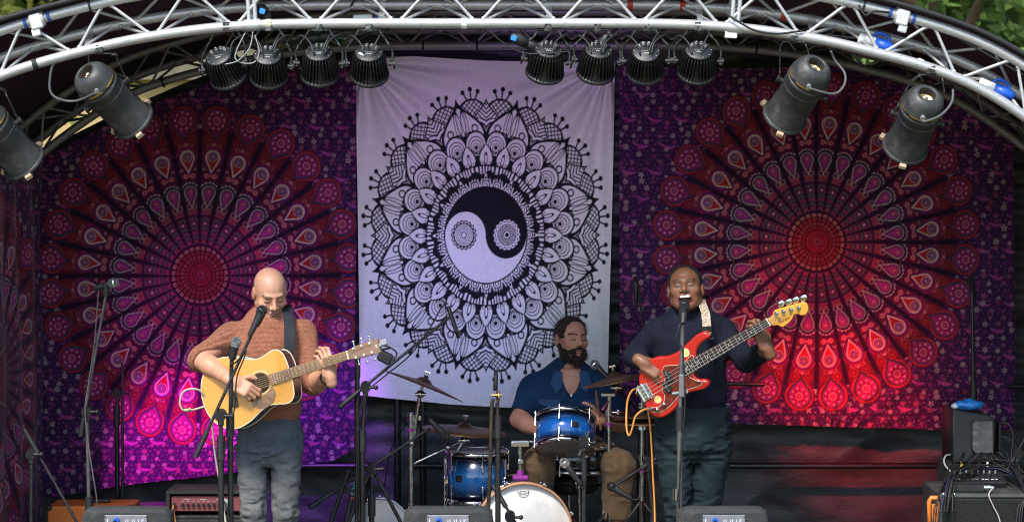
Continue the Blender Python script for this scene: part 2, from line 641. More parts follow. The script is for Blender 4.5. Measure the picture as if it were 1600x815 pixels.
def print_ink(x, y):
    """ink coverage (1 = black) of the white throw; x right, y down, unit = petal tip radius"""
    r = np.hypot(x, y)
    th = np.arctan2(x, -y)
    x = x + .006 * vnoise(x * 4 + 9, y * 4 + 9, x * 0 + .4)
    y = y + .006 * vnoise(x * 4 + 3, y * 4 + 5, x * 0 + .9)
    r = np.hypot(x, y)
    th = np.arctan2(x, -y)
    K = np.zeros(x.shape, bool)
    def fold(n, off):
        wd = 2 * PI / n
        s = ((th / wd - off + .5) % 1) - .5
        return r * np.cos(s * wd), r * np.sin(s * wd)
    def seg(q, t, a, b, wdt):
        ax, ay = a
        bx, by = b
        dx, dy = bx - ax, by - ay
        k = np.clip(((q - ax) * dx + (t - ay) * dy) / (dx * dx + dy * dy), 0, 1)
        return np.hypot(q - ax - k * dx, t - ay - k * dy) < wdt
    def leaf(q, t, q0, q1, hw, pk=.5, tip=1.0):
        z = np.clip((q - q0) / (q1 - q0), 0, 1)
        wv = np.where(z < pk, np.sin(z / pk * PI / 2), np.cos((z - pk) / (1 - pk) * PI / 2) ** tip)
        return np.where((q > q0) & (q < q1), hw * wv - np.abs(t), -1.0)           # > 0 inside
    def ink(m):
        K[m] = True
    def pap(m):
        K[m] = False
    # knobbed feelers and scaly lobes
    q, t = fold(24, .5)
    at = np.abs(t)
    ink(seg(q, at, (.93, .0), (1.05, .0), .0065) | (np.hypot(q - 1.055, t) < .0185))
    ink(seg(q, at, (.955, .0), (.99, .042), .0065) | seg(q, at, (.99, .042), (1.035, .062), .0065) | (np.hypot(q - 1.035, at - .064) < .0175))
    d = .122 - np.hypot(q - .866, t * .95)
    ink(d > 0)
    hat = (np.abs(((q + t) * 25) % 1 - .5) < .14) | (np.abs(((q - t) * 25) % 1 - .5) < .14)
    pap((d > .014) & ~hat)
    # secondary petals
    q, t = fold(12, 0)
    at = np.abs(t)
    d = leaf(q, t, .5, .995, .165, .46, 1.6)
    ink(d > 0)
    arcs = (np.hypot(q - .74, at - .062) * 32) % 1 < .42
    chev = ((q - .9 * at) * 30) % 1 < .4
    pap((d > .014) & ~np.where(q > .84, chev, arcs))
    ink((d > 0) & (np.hypot(q - .74, at - .062) < .012))
    # big petals
    q, t = fold(12, .5)
    at = np.abs(t)
    d = leaf(q, t, .5, 1.0, .185, .44, 1.75)
    ink(d > -.006)
    pap(d > .017)
    e = ((q - .83) / .115) ** 2 + (t / .034) ** 2
    e2 = ((q - .81) / .10) ** 2 + ((at - .03) / .026) ** 2
    ln = (np.abs(np.sqrt(e) - 1) < .10) | (np.abs(np.sqrt(e2) - 1) < .11)
    ln |= np.abs(np.hypot(q - .70, at - .055) - .045) < .0055
    ln |= np.abs(np.hypot(q - .765, at - .105) - .024) < .0055
    ln |= seg(q, at, (.60, .0), (.72, .0), .005)
    ink(ln & (d > .01))
    # feather eyes
    q, t = fold(24, .5)
    m = np.hypot((q - .655) * .92, t)
    ink(m < .092)
    pap(m < .079)
    m2 = np.hypot((q - .648), t)
    ink((m2 < .066) & (m2 > .059))
    ink((np.hypot((q - .64), t) < .049) & (np.hypot((q - .64), t) > .042))
    an = np.arctan2(t, q - .632)
    m3 = np.hypot(q - .632, t)
    ink((m3 < .036) & (np.cos(an * 14) > .1))
    pap(m3 < .021)
    ink(m3 < .016)
    # dark wreath with pale little petals
    ink(r < .575)
    q, t = fold(24, 0)
    d = leaf(q, t, .47, .65, .052, .42, .9)
    ink((d > -.013) & (q > .47))
    pap(d > 0)
    e = ((q - .545) / .042) ** 2 + (t / .013) ** 2
    ink((np.abs(np.sqrt(e) - 1) < .24))
    ink((d > 0) & (q < .53) & (np.cos(t * 420) > .35) & (np.abs(t) > .017))
    # hatched ring
    ink((r < .505))
    wv = np.sin(th * 104 + np.sin(th * 17) * 1.6)
    pap((r < .494) & (r > .452 + .014 * np.sin(th * 23)) & (wv > -.05))
    q, t = fold(24, 0)
    at = np.abs(t)
    q2, t2 = fold(12, 0)
    a2 = np.abs(t2)
    # clawed collar
    col = (r > .352) & (r < .445)
    pap(col & (r < .405 + .026 * np.cos(th * 24) + .016 * np.cos(th * 72)))
    ink(col & (np.abs(at - .026) < .0045) & (r > .385))
    ink(col & (np.hypot(q - .412, t) < .010))
    m = np.hypot(q - .362, t)
    ink(m < .036)
    pap((m < .027) & (m > .017))
    pap(m < .010)
    ink(col & (a2 > .098))
    # yin and yang
    ink(r < .352)
    left = np.hypot(x + .1705, y) < .1705
    right = np.hypot(x - .1705, y) < .1705
    inside = r < .341
    pap(inside & (left | ((y > 0) & ~right)))
    for cx, paper in ((-.185, True), (.175, False)):
        m = np.hypot(x - cx, y)
        an = np.arctan2(y, x - cx)
        sc = .098 + .012 * np.abs(np.cos(an * 9))
        L = (m < sc) & (m > sc - .011)
        L |= (m < .09) & (m > .078)
        for a_, b_, k_ in ((.072, .060, 30), (.056, .046, 24), (.042, .033, 18)):
            L |= (m < a_) & (m > b_) & (np.cos(an * k_) > -.15)
        L |= (m < .026) & (m > .017)
        if paper:
            ink(L)
        else:
            pap(L)
            ink((m < .078) & (m > .072))
    return K.astype(np.float32)

def sup(fn, X, Y, st):
    """2x2 supersampled print"""
    r_ = 0
    for dx in (-.25, .25):
        for dy in (-.25, .25):
            r_ = r_ + fn(X + dx * st, Y + dy * st)
    return r_ / 4

def P_np(px, py, Y):
    dx = (px - 800) / FPX
    uy = (407.5 - py) / FPX
    dy = math.cos(PITCH) + uy * math.sin(PITCH)
    dz = -math.sin(PITCH) + uy * math.cos(PITCH)
    k = (Y - CY) / dy
    return np.stack([dx * k, CY + dy * k, CZ + dz * k], -1)

def interp(pts, x):
    return np.interp(x, [p[0] for p in pts], [p[1] for p in pts])

def cotton(name):
    m = mat(name, (1, 1, 1), 0.88, 0, 0.10, 90, bump=0.10, bscale=500, attr='print', sheen=0.15, spec=0.2)
    return m

# left throw (mandala), cut off by the arch at its top
ST = 1.15
YB = 1.88
def throw(name, x0, x1, top, bot, centre, disp, label, lean=None, fn=None, Yc=YB):
    nx = int((x1 - x0) / ST)
    ny = int((max(p[1] for p in bot) - min(p[1] for p in top)) / ST)
    cx = np.linspace(x0, x1, nx)[None, :] * np.ones((ny, 1))
    k = np.linspace(0, 1, ny)[:, None]
    py = interp(top, cx) * (1 - k) + interp(bot, cx) * k
    px = cx + (lean(cx, py) if lean else 0)
    C = fn(cx, py) if fn else sup(lambda a, b: print_mandala(a, b), cx - centre[0], py - centre[1], ST)
    V = P_np(px, py, Yc)
    V[..., 1] += disp(px, py)
    o = grid_obj(name, nx, ny, V, C, cotton(name.replace('_', ' ') + ' print'))
    return tag(o, label, 'tapestry')

def folds_left(px, py):
    d = .014 * np.sin(px / 31 + .6 * np.sin(py / 90)) * np.clip((py - 250) / 500, 0, 1)
    d = d + .030 * vnoise(px / 60, py / 170, px * 0 + 1.5) + .008 * vnoise(px / 25, py / 60, px * 0 + 6.5)
    d = d - .03 * np.clip((px - 500) / 60, 0, 1) * (1 + np.sin(px / 7.5))
    for x_ in (180, 310, 440):
        d = d - .008 * np.exp(-np.abs(px - x_) / 3.0)
    for y_ in (300, 440, 580):
        d = d + .007 * np.exp(-np.abs(py - y_) / 3.0)
    return d - .02
throw('mandala_tapestry', 60, 556, [(60, 250), (110, 226), (200, 178), (330, 128), (440, 106), (556, 92)],
      [(60, 776), (200, 757), (400, 733), (520, 719), (556, 700)], (313, 430), folds_left,
      'purple mandala cloth behind the guitarist, lower edge slanting upward', lean=lambda x, y: (x - 62) * -.004 * (y - 400) / 300 + np.clip(180 - x, 0, 180) / 180 * np.clip((y - 500) / 270, 0, 1) * 14)

def folds_right(px, py):
    d = .028 * vnoise(px / 70, py / 180, px * 0 + 7.5) + .008 * vnoise(px / 25, py / 60, px * 0 + 3.5) + .010 * np.sin((px + (py - 378) * .35) / 26) * np.clip((py - 430) / 200, 0, 1)
    ang = np.arctan2(px - 1290, 700 - py + 1e-3)
    d = d + .009 * np.sin(ang * 26) * np.clip((py - 480) / 150, 0, 1)
    d = d + .016 * np.sin(px / 19) * np.clip((190 - py) / 80, 0, 1)
    for x_ in (1122, 1276, 1430):
        d = d - .008 * np.exp(-np.abs(px - x_) / 3.0)
    for y_ in (246, 386, 528):
        d = d + .007 * np.exp(-np.abs(py - y_) / 3.0)
    return d - .02
throw('mandala_tapestry', 968, 1584, [(968, 104), (1150, 108), (1300, 103), (1400, 110), (1584, 118)],
      [(968, 650), (1150, 660), (1330, 667), (1584, 672)], (1275, 378), folds_right,
      'purple and red mandala cloth hung behind the bass player')

# centre throw
white_c = np.array((0.80, 0.78, 0.81), np.float32)
ink_c = np.array((0.010, 0.009, 0.016), np.float32)
def centre_print(cx, py):
    K = sup(lambda a, b: print_ink((a - 760) / 186.0, (b - 367) / 217.0), cx, py, ST)
    C = white_c * (1 - K[..., None]) + ink_c * K[..., None]
    st = .5 + .5 * vnoise(cx / 60, py / 60, cx * 0 + 3)
    return C * (0.97 + .03 * st[..., None])
def folds_centre(px, py):
    d = .022 * vnoise(px / 85, py / 260, px * 0 + 4.5) + .006 * vnoise(px / 28, py / 70, px * 0 + 2.5)
    for (ax, ay, ph) in ((566, 96, 0.0), (952, 98, 1.3)):
        rr = np.hypot(px - ax, py - ay) + 1
        an = np.arctan2(py - ay, px - ax)
        d = d + .030 * np.sin(an * 19 + ph + .8 * np.sin(an * 7)) * np.exp(-rr / 230) * np.clip(rr / 40, 0, 1)
    e = np.clip((610 - px) / 55, 0, 1)
    d = d + .016 * np.sin((px - 556 + (py - 300) * .06) / 6.2) * e * np.clip((py - 100) / 200, 0, 1)
    e = np.clip((px - 905) / 50, 0, 1)
    d = d + .016 * np.sin((px - (py - 300) * .09) / 7.0) * e
    d = d - .02 * np.clip((py - 520) / 110, 0, 1) * np.sin(px / 60)
    for x_ in (656, 758, 858):
        d = d - .006 * np.exp(-np.abs(px - x_ - 3 * vnoise(py / 60, py * 0, py * 0)) / 3.0)
    for y_ in (182, 318, 452, 540):
        d = d + .006 * np.exp(-np.abs(py - y_ - 3 * vnoise(px / 60, px * 0, px * 0 + 4)) / 3.0)
    return d - .055
throw('mandala_tapestry', 557, 961, [(557, 96), (580, 90), (640, 89), (760, 96), (900, 99), (961, 96)],
      [(557, 615), (600, 620), (700, 630), (800, 634), (961, 636)], None, folds_centre,
      'white cloth with black yin-yang mandala hung at the centre', lean=lambda x, y: (y - 96) / 540 * np.interp(x, [557, 620, 900, 961], [7, 2, -4, -13]), fn=centre_print)

# the throw on the left side wall (plane of constant X)
WX = -2.70
def side_throw():
    y0, y1, z0, z1 = -0.35, 1.80, 0.25, 2.33
    nx, ny = int((y1 - y0) * SP / 1.6), int((z1 - z0) * SP / 1.6)
    yy = np.linspace(y0, y1, nx)[None, :] * np.ones((ny, 1))
    zz = np.linspace(z1, z0, ny)[:, None] * np.ones((1, nx))
    C = sup(lambda a, b: print_mandala(a, b), (yy - .80) * SP, (1.19 - zz) * SP, 1.6)
    X = WX + .018 + .025 * vnoise(yy * 4, zz * 1.6, yy * 0 + 9.5) + .018 * np.sin(yy * 17 + zz)
    o = grid_obj('mandala_tapestry', nx, ny, np.stack([X, yy, zz], -1), C, cotton('side throw print'))
    tag(o, 'purple mandala cloth on the side wall at the far left edge', 'tapestry')
side_throw()

# ----------------------------------------------------------------- black sheeting walls and roof
tarp = mat('black woven sheeting', (0.030, 0.032, 0.038), 0.48, 0, 0.3, 4, bump=0.16, bscale=30, spec=0.5, stretch=(1, 1, 1.8), dirt=((0.07, 0.07, 0.078), 0.6, 3.5))
def wall_grid(name, x0, x1, z0, z1, Y, n, m, fn, label):
    xx = np.linspace(x0, x1, n)[None, :] * np.ones((m, 1))
    zz = np.linspace(z1, z0, m)[:, None] * np.ones((1, n))
    zz = z0 + (zz - z0) / (z1 - z0) * (back_top(xx) - z0)
    V = np.stack([xx, Y + fn(xx, zz), zz], -1)
    o = grid_obj(name, n, m, V, None, tarp)
    return tag(o, label, 'sheeting')
def tarp_folds(x, z):
    a = x * .8 + z * .62
    d = .055 * vnoise(a * 1.5, (z * .8 - x * .62) * .5, x * 0 + 2.5) + .03 * vnoise(a * 4.2, (z * .8 - x * .6) * 1.1, x * 0 + 5.5)
    d = d + .008 * np.sin(z * 52 + 1.6 * np.sin(x * 2.1) + 2 * vnoise(x, z * 2, x * 0 + .5)) * np.clip((z - .62) * 5, 0, 1)
    d = d + .007 * vnoise(x * 8 + z * 5, z * 13, x * 0 + 1.5) + .03 * np.abs(vnoise(x * 2.5 - z * 2.5, z * 1.2, x * 0 + 8.5))
    d = d + .02 * np.abs(((z * 2.05 + .04 * np.sin(x * 3)) % 1) - .5) * np.clip((.6 - z) * 9, 0, 1)
    return d + .045
def back_top(x):
    return np.interp(x, [-3.2, -2.75, -2.2, -1.75, -1.3, -.95, -.8, 1.85, 1.98, 2.1, 2.25, 3.3], [2.10, 2.37, 2.645, 2.83, 2.925, 2.955, 3.25, 3.25, 2.88, 2.88, 3.0, 2.9])
wall_grid('backdrop_sheet', -3.2, 3.3, 0.0, 1.0, 2.0, 420, 230, tarp_folds, 'black woven plastic sheet closing the rear of the stage')
def side_sheet(X, label):
    yy = np.linspace(-.9, 2.02, 160)[None, :] * np.ones((140, 1))
    zz = np.linspace(2.6, 0, 140)[:, None] * np.ones((1, 160))
    s_ = 1 if X > 0 else -1
    o = grid_obj('side_sheet', 160, 140, np.stack([X + s_ * (tarp_folds(yy, zz) + .02), yy, zz], -1), None, tarp)
    tag(o, label, 'sheeting')
side_sheet(WX, 'black plastic sheet of the left side wall, behind the edge cloth')
side_sheet(3.12, 'black plastic sheet of the right side wall at the far edge')
bar_m = mat('black scaffold tube', (0.02, 0.02, 0.022), 0.3, 0.2, 0.15, 20)
for x0, x1, lab in ((420, 590, 'short horizontal black tube low behind the guitarist, left of the drums'), (640, 730, 'short horizontal black tube behind the cymbal stands'), (1130, 1590, 'long horizontal black tube low on the wall behind the bass player')):
    o = obj('scaffold_tube', MB().cyl(P(x0, 727, 1.86), P(x1, 727, 1.86), .018, n=14), bar_m)
    tag(o, lab, 'tube', 'tubes of the rear wall frame')
for x, lab in ((621, 'upright black tube under the white cloth, left one of the pair'), (661, 'upright black tube under the white cloth, right one of the pair')):
    b = P(x, 700, 1.93)
    o = obj('scaffold_tube', MB().cyl((b.x, 1.93, 0), (b.x, 1.93, 2.2), .020, n=14), bar_m)
    tag(o, lab, 'tube', 'tubes of the rear wall frame')
o = obj('scaffold_tube', MB().cyl(P(1575, 603, 1.86), P(1640, 603, 1.86), .018, n=14), bar_m)
tag(o, 'stub of black tube beside the right edge of the red mandala cloth', 'tube', 'tubes of the rear wall frame')
o = obj('scaffold_tube', MB().cyl(P(1135, 599, 1.5), P(1194, 600, 1.45), .012, n=12), bar_m)
tag(o, 'thin black tube sticking out right of the bass player at waist height', 'tube')
# ================================================================= ARCHED TRUSSES AND ROOF
ARCH = [(0, 2.93), (.7, 2.93), (1.05, 2.92), (1.35, 2.89), (1.7, 2.825), (2.16, 2.69), (2.5, 2.495), (2.85, 2.20), (3.12, 1.82), (3.3, 1.35), (3.36, .75), (3.36, 0.0)]
def arch_path(cx, dz, n=160, sx=1.0):
    """points and outward normals along the whole arch, foot to foot"""
    half = catmull([Vector((d * sx, 0, z + dz if z > .01 else 0)) for d, z in ARCH], 8)
    pts = [Vector((-p.x, 0, p.z)) for p in half[::-1]] + half[1:]
    pts = [p + Vector((cx, 0, 0)) for p in pts]
    L = [0]
    for a, b in zip(pts, pts[1:]):
        L.append(L[-1] + (b - a).length)
    return pts, L
def along(pts, L, s):
    s = min(max(s, 0), L[-1] - 1e-6)
    i = max(j for j in range(len(L)) if L[j] <= s)
    i = min(i, len(pts) - 2)
    k = (s - L[i]) / max(1e-9, L[i + 1] - L[i])
    p = pts[i].lerp(pts[i + 1], k)
    d = (pts[min(i + 2, len(pts) - 1)] - pts[max(i - 1, 0)]).normalized()
    nrm = Vector((-d.z, 0, d.x))
    return p, nrm
TR, TH = 0.0235, 0.19
def truss(Y, cx, dz, m, label, sx=1.0):
    pts, L = arch_path(cx, dz, sx=sx)
    root = thing('arched_truss', label, 'truss', (cx, Y, 0))
    def at(s, k):          # k: 0 bottom front, 1 top front, 2 rear
        p, nr = along(pts, L, s)
        off = (0, TH, TH * .5)[k]
        return p + nr * off + Vector((0, Y + (0, 0, .165)[k], 0))
    N = 190
    for k in range(3):
        obj('chord', MB().tube([at(L[-1] * i / N, k) for i in range(N + 1)], TR, 12, spline=False), m, root)
    per = .366
    n = int(L[-1] / per)
    mid = L[-1] / 2
    for i in range(-n // 2, n // 2):
        s0 = mid + i * per
        for (a, b, ka, kb) in ((0.03, .5, 0, 1), (.53, 1.0, 1, 0), (.03, .5, 0, 2), (.53, 1.0, 2, 0), (.25, .72, 1, 2), (.76, 1.22, 2, 1)):
            sa, sb = s0 + a * per, s0 + b * per
            if sa < .3 or sb > L[-1] - .3:
                continue
            A_, B_ = at(sa, ka), at(sb, kb)
            obj('brace', MB().cyl(A_, B_, .0078, n=8, cap=False).ball(A_.lerp(B_, .11), (.0115,) * 3, 7, 4).ball(A_.lerp(B_, .89), (.0115,) * 3, 7, 4), m, root)
    return root, at, L, pts
front, fat, FL, fpts = truss(-.8, -.16, 0, alu, 'bright arched lighting truss across the front of the stage')
rear, rat, RL, rpts = truss(1.62, .14, .035, alu_dark, 'dark arched truss at the rear of the stage above the cloths', sx=1.02)
def s_at(pts, L, px, Y):
    """arc length where the truss is seen at photo column px"""
    best = min(range(len(pts)), key=lambda i: abs(800 + pts[i].x * pxm(Y) - px) + (0 if pts[i].z > 1.5 else 999))
    return L[best]
# end frames where two truss lengths are bolted together
def joint(px, ids, parent, at, L, pts, Y, m):
    s = s_at(pts, L, px, Y)
    for ds in (-.014, .014):
        mb = MB()
        for a, b in ((0, 1), (1, 2), (2, 0)):
            mb.cyl(at(s + ds, a), at(s + ds, b), .010, n=8)
        obj('end_frame', mb, m, parent)
    for k in range(3):
        mb = MB().cyl(at(s - .035, k), at(s + .035, k), TR + .005, n=14)
        obj('coupler', mb, m, parent)
for px in (390, 1147):
    joint(px, 0, front, fat, FL, fpts, -.8, alu)
for px in (70, 1383):
    s = s_at(fpts, FL, px, -.8)
    p0, p1 = fat(s - .03, 1), fat(s + .03, 1)
    mb = MB().cyl(p0, p1, TR + .012, n=12)
    d = (p1 - p0).normalized()
    x = Vector((0, -1, 0))
    mb.box((p0 + p1) / 2 + Vector((0, -.022, -.01)), (.055, .035, .07), Matrix((d, x, d.cross(x))).transposed(), bev=.006)
    mb.box((p0 + p1) / 2 + Vector((0, -.018, -.06)), (.04, .03, .035), Matrix((d, x, d.cross(x))).transposed(), bev=.005)
    obj('clamp', mb, mat('cast aluminium', (.66, .66, .66), .4, .4, dirt=((.2, .2, .2), .5, 14)), front)
    for sg in (-1, 1):
        obj('tape_band', MB().cyl((p0 + p1) / 2 + d * sg * .047, (p0 + p1) / 2 + d * sg * .062, TR + .003, n=12), mat('blue tape', (.03, .07, .3), .6), front)
# strap clips between the bottom front chord and the rear chord, tape bands on the chords
for px in (142, 340, 583, 850, 1090, 1275, 1465):
    s = s_at(fpts, FL, px, -.8)
    a, b = fat(s, 2), fat(s, 0)
    mb = MB().cyl(fat(s - .018, 2), fat(s + .018, 2), TR + .004, n=12)
    mb.box(a.lerp(b, .45) + Vector((0, 0, 0)), (.026, .006, (a - b).length * .75), Matrix.Rotation(math.atan2(a.y - b.y, a.z - b.z) * -1, 3, 'X'))
    obj('strap_clip', mb, alu_dark if px in (142, 1275, 1465) else alu, front)
red_tape = mat('red tape', (.45, .03, .02), .6)
for px, k, m in ((995, 2, red_tape), (1062, 2, red_tape), (1218, 2, red_tape), (731, 0, white_plastic), (415, 0, mat('beige tape', (.5, .45, .33), .7)), (1000, 0, alu), (67, 0, gaffer_tape)):
    s = s_at(fpts, FL, px, -.8)
    obj('tape_band', MB().cyl(fat(s - .012, k), fat(s + .012, k), TR + .002, n=14), m, front)
for px in (165, 750, 1175, 1330):
    s = s_at(fpts, FL, px, -.8)
    obj('cable_tie', MB().torus(fat(s, 1), fat(s + .01, 1) - fat(s, 1), TR + .004, .005, 20, 6), rubber, front)
for px in (250, 330, 660, 745, 1180, 1265):
    s = s_at(rpts, RL, px, 1.62)
    obj('cable_tie', MB().torus(rat(s, 0), rat(s + .01, 0) - rat(s, 0), TR + .005, .006, 20, 6), rubber, rear)

# roof sheet from the front arch to the rear arch, black piping along its front hem
NS = 120
V = np.zeros((24, NS, 3))
C = None
for j in range(24):
    k = j / 23
    for i in range(NS):
        s = .62 + (i / (NS - 1))
        a = fat(FL[-1] * (.14 + .72 * i / (NS - 1)), 1)
        b = rat(RL[-1] * (.14 + .72 * i / (NS - 1)), 1)
        p = a.lerp(b, k)
        p.y = -.83 + k * (2.1 + .83)
        up = Vector((p.x * .25, 0, 1)).normalized()
        p += up * (TR + .012 - .05 * math.sin(PI * k))
        V[j, i] = p
V[..., 2] += .012 * vnoise(V[..., 0] * 3, V[..., 1] * 3, V[..., 0] * 0 + .5)
roof_m = mat('plum roof canvas', (0.030, 0.016, 0.030), 0.75, 0, 0.25, 5, bump=0.15, bscale=30)
o = grid_obj('roof_canvas', NS, 24, V, None, roof_m)
tag(o, 'dark plum canvas roof stretched over the two arches', 'canopy')
hem = obj('front_hem', MB().tube([Vector(V[0, i]) + Vector((0, -.012, .004)) for i in range(NS)], .011, 8, spline=False), mat('black webbing', (.015, .015, .017), .7), o)

# dark valance hanging from the roof behind the rear truss
nv_ = 150
V = np.zeros((6, nv_, 3))
for i in range(nv_):
    s = RL[-1] * (.10 + .80 * i / (nv_ - 1))
    p, nr = along(rpts, RL, s)
    for j in range(6):
        q = p + nr * (.27 - .19 * j / 5)
        V[j, i] = (q.x, 1.83 + .01 * math.sin(i * .9) * j / 5, q.z)
o = grid_obj('roof_valance', nv_, 6, V, None, roof_m)
tag(o, 'dark cloth strip hanging behind the rear arch', 'canopy')

# ----------------------------------------------------------------- background beyond the stage
bark = mat('bark', (0.10, 0.07, 0.045), 0.9, 0, 0.35, 6, bump=0.6, bscale=20)
def leaf_mat(name, c):
    m = mat(name, c, 0.55, 0, 0.45, 1.3, spec=0.3)
    b = m.node_tree.nodes['Principled BSDF']
    b.inputs['Subsurface Weight'].default_value = 0.0
    return m
LEAVES = [leaf_mat('leaf mid green', (0.10, 0.17, 0.035)), leaf_mat('leaf yellow green', (0.19, 0.21, 0.04)), leaf_mat('leaf deep green', (0.05, 0.11, 0.026))]
def tree(x, y, h, cr, cz, label, lm=0, trunk_r=.22, n=5200, seed=1, leaf=.13):
    rg = np.random.default_rng(seed)
    root = thing('broadleaf_tree', label, 'tree', (x, y, GZ), group='trees behind the stage')
    mb = MB()
    mb.tube([(x, y, GZ), (x + .05, y, GZ + h * .25), (x - .05, y, GZ + h * .5), (x, y, GZ + h * .8)], 0, 12, res=5, radii=[trunk_r * 1.25, trunk_r, trunk_r * .9, trunk_r * .75, trunk_r * .5, trunk_r * .25])
    for i in range(9):
        a = i * 2.4
        z = GZ + h * (.35 + .05 * i)
        L = cr * (.75 - .03 * i)
        mb.tube([(x, y, z), (x + L * .5 * math.cos(a), y + L * .5 * math.sin(a), z + h * .07), (x + L * math.cos(a), y + L * math.sin(a), z + h * .16)], 0, 7, res=4, radii=[trunk_r * .4, trunk_r * .25, trunk_r * .1])
    obj('trunk', mb, bark, root)
    # leaf clumps through the crown volume
    nc = 60
    cc = rg.normal(size=(nc, 3))
    cc /= np.linalg.norm(cc, axis=1)[:, None]
    cc *= (rg.random(nc) ** .45)[:, None] * np.array((cr, cr * .9, cr * .72))
    ctr = np.array((x, y, cz)) + cc
    idx = rg.integers(0, nc, n)
    pos = ctr[idx] + rg.normal(size=(n, 3)) * cr * .14
    d1 = rg.normal(size=(n, 3))
    d1 /= np.linalg.norm(d1, axis=1)[:, None]
    d2 = np.cross(d1, rg.normal(size=(n, 3)))
    d2 /= np.linalg.norm(d2, axis=1)[:, None]
    s_ = leaf * (.6 + .8 * rg.random(n))[:, None]
    A, B = pos - d1 * s_, pos + d1 * s_
    Cc, D = pos + d2 * s_ * .45, pos - d2 * s_ * .45
    vs = np.stack([A, Cc, B, D], 1).reshape(-1, 3)
    me = bpy.data.meshes.new('crown')
    me.from_pydata(vs.tolist(), [], np.arange(n * 4).reshape(n, 4).tolist())
    link('crown', me, LEAVES[lm], root)
tree(5.0, 15.5, 9, 3.2, 5.6, 'mid green tree whose brown trunk shows beyond the right end of the arch', 0, .28, 5000, 1)
tree(2.6, 18, 8, 2.8, 4.6, 'yellow green tree above the right shoulder of the arch', 1, .2, 5000, 2)
tree(8.6, 17, 9, 3.0, 5.0, 'deep green tree just beyond the right picture edge', 2, .25, 3000, 3)
tree(-6.3, 21, 10, 3.4, 6.3, 'brownish green tree above the left end of the arch', 1, .3, 4500, 4)
tree(-3.2, 20, 9, 2.8, 5.4, 'deep green tree above the left part of the front truss', 2, .26, 4500, 5)
tree(-5.6, 12.5, 4.6, 1.25, 2.7, 'small leafy tree in the gap between rear truss and left cloth', 1, .07, 700, 6, .10)
tree(0.6, 24, 11, 3.4, 6.5, 'tall deep green tree hidden mostly by the roof', 2, .3, 3000, 7)
# hedge bank far behind: one closed mass of leaves
rg = np.random.default_rng(11)
n = 16000
pos = np.stack([rg.uniform(-16, 18, n), 27 + rg.uniform(-1.2, 1.2, n), GZ + rg.random(n) ** .8 * (7.5 + np.sin(np.linspace(0, 40, n)) * .6)], 1)
d1 = rg.normal(size=(n, 3)); d1 /= np.linalg.norm(d1, axis=1)[:, None]
d2 = np.cross(d1, rg.normal(size=(n, 3))); d2 /= np.linalg.norm(d2, axis=1)[:, None]
s_ = (.28 + .2 * rg.random(n))[:, None]
vs = np.stack([pos - d1 * s_, pos + d2 * s_ * .5, pos + d1 * s_, pos - d2 * s_ * .5], 1).reshape(-1, 3)
me = bpy.data.meshes.new('hedge_foliage')
me.from_pydata(vs.tolist(), [], np.arange(n * 4).reshape(n, 4).tolist())
o = link('hedge_foliage', me, LEAVES[0])
o['kind'] = 'stuff'
tag(o, 'far green belt of trees closing the view behind the stage', 'foliage')
# sandy rendered outbuilding seen through the gap at the left
bld = thing('outbuilding', 'sunlit sandy rendered building seen through the gap in the left rear truss', 'building', (-6.2, 17, GZ))
wallm = mat('sandy render', (0.42, 0.31, 0.13), 0.9, 0, 0.12, 3, bump=0.1, bscale=30)
obj('wall', MB().box((-6.4, 18.5, GZ + 2.15), (6.0, 3.0, 4.3)), wallm, bld)
rf = MB()
rf.add([(-9.6, 16.8, 3.4), (-3.2, 16.8, 3.4), (-3.2, 18.5, 4.3), (-9.6, 18.5, 4.3), (-9.6, 20.2, 3.4), (-3.2, 20.2, 3.4)], [(0, 1, 2, 3), (3, 2, 5, 4), (0, 3, 4), (1, 5, 2), (0, 4, 5, 1)], False)
obj('roof', rf, mat('brown tiles', (.10, .085, .05), .85, 0, .3, 8, bump=.3, bscale=20), bld)
o = obj('door', MB().box((-7.8, 16.98, .2), (.9, .05, 2.0), bev=.01), mat('grey paint', (.35, .35, .34), .6), bld)
pl = obj('marquee_pole', MB().cyl((-4.55, 8, GZ), (-4.55, 8, 3.2), .09, n=14).cyl((-4.55, 8, 3.2), (-4.55, 8, 3.28), .11, n=14).box((-4.55, 8, GZ + .01), (.4, .4, .02)), mat('pale grey paint', (.5, .5, .48), .6))
tag(pl, 'pale grey post in the bright gap at the left', 'post')
# ================================================================= STAGE LAMPS
cast_black = mat('black lamp casting', (0.016, 0.016, 0.017), 0.42, 0.0, 0.25, 25, bump=0.08, bscale=120, dirt=((0.08, 0.078, 0.075), 0.35, 22))
worn_steel_edge = mat('scuffed black bracket', (0.02, 0.02, 0.02), 0.45, 0.2, 0.2, 30, dirt=((0.5, 0.5, 0.48), 0.8, 38))
chromepin = mat('connector metal', (0.75, 0.75, 0.74), 0.25, 0.8)
label_grey = mat('display grey', (0.25, 0.26, 0.27), 0.5)
vent_gold = mat('gold vent metal', (0.75, 0.45, 0.12), 0.3, 0.8)  # own gold colour of the reflector behind the vents, no emission

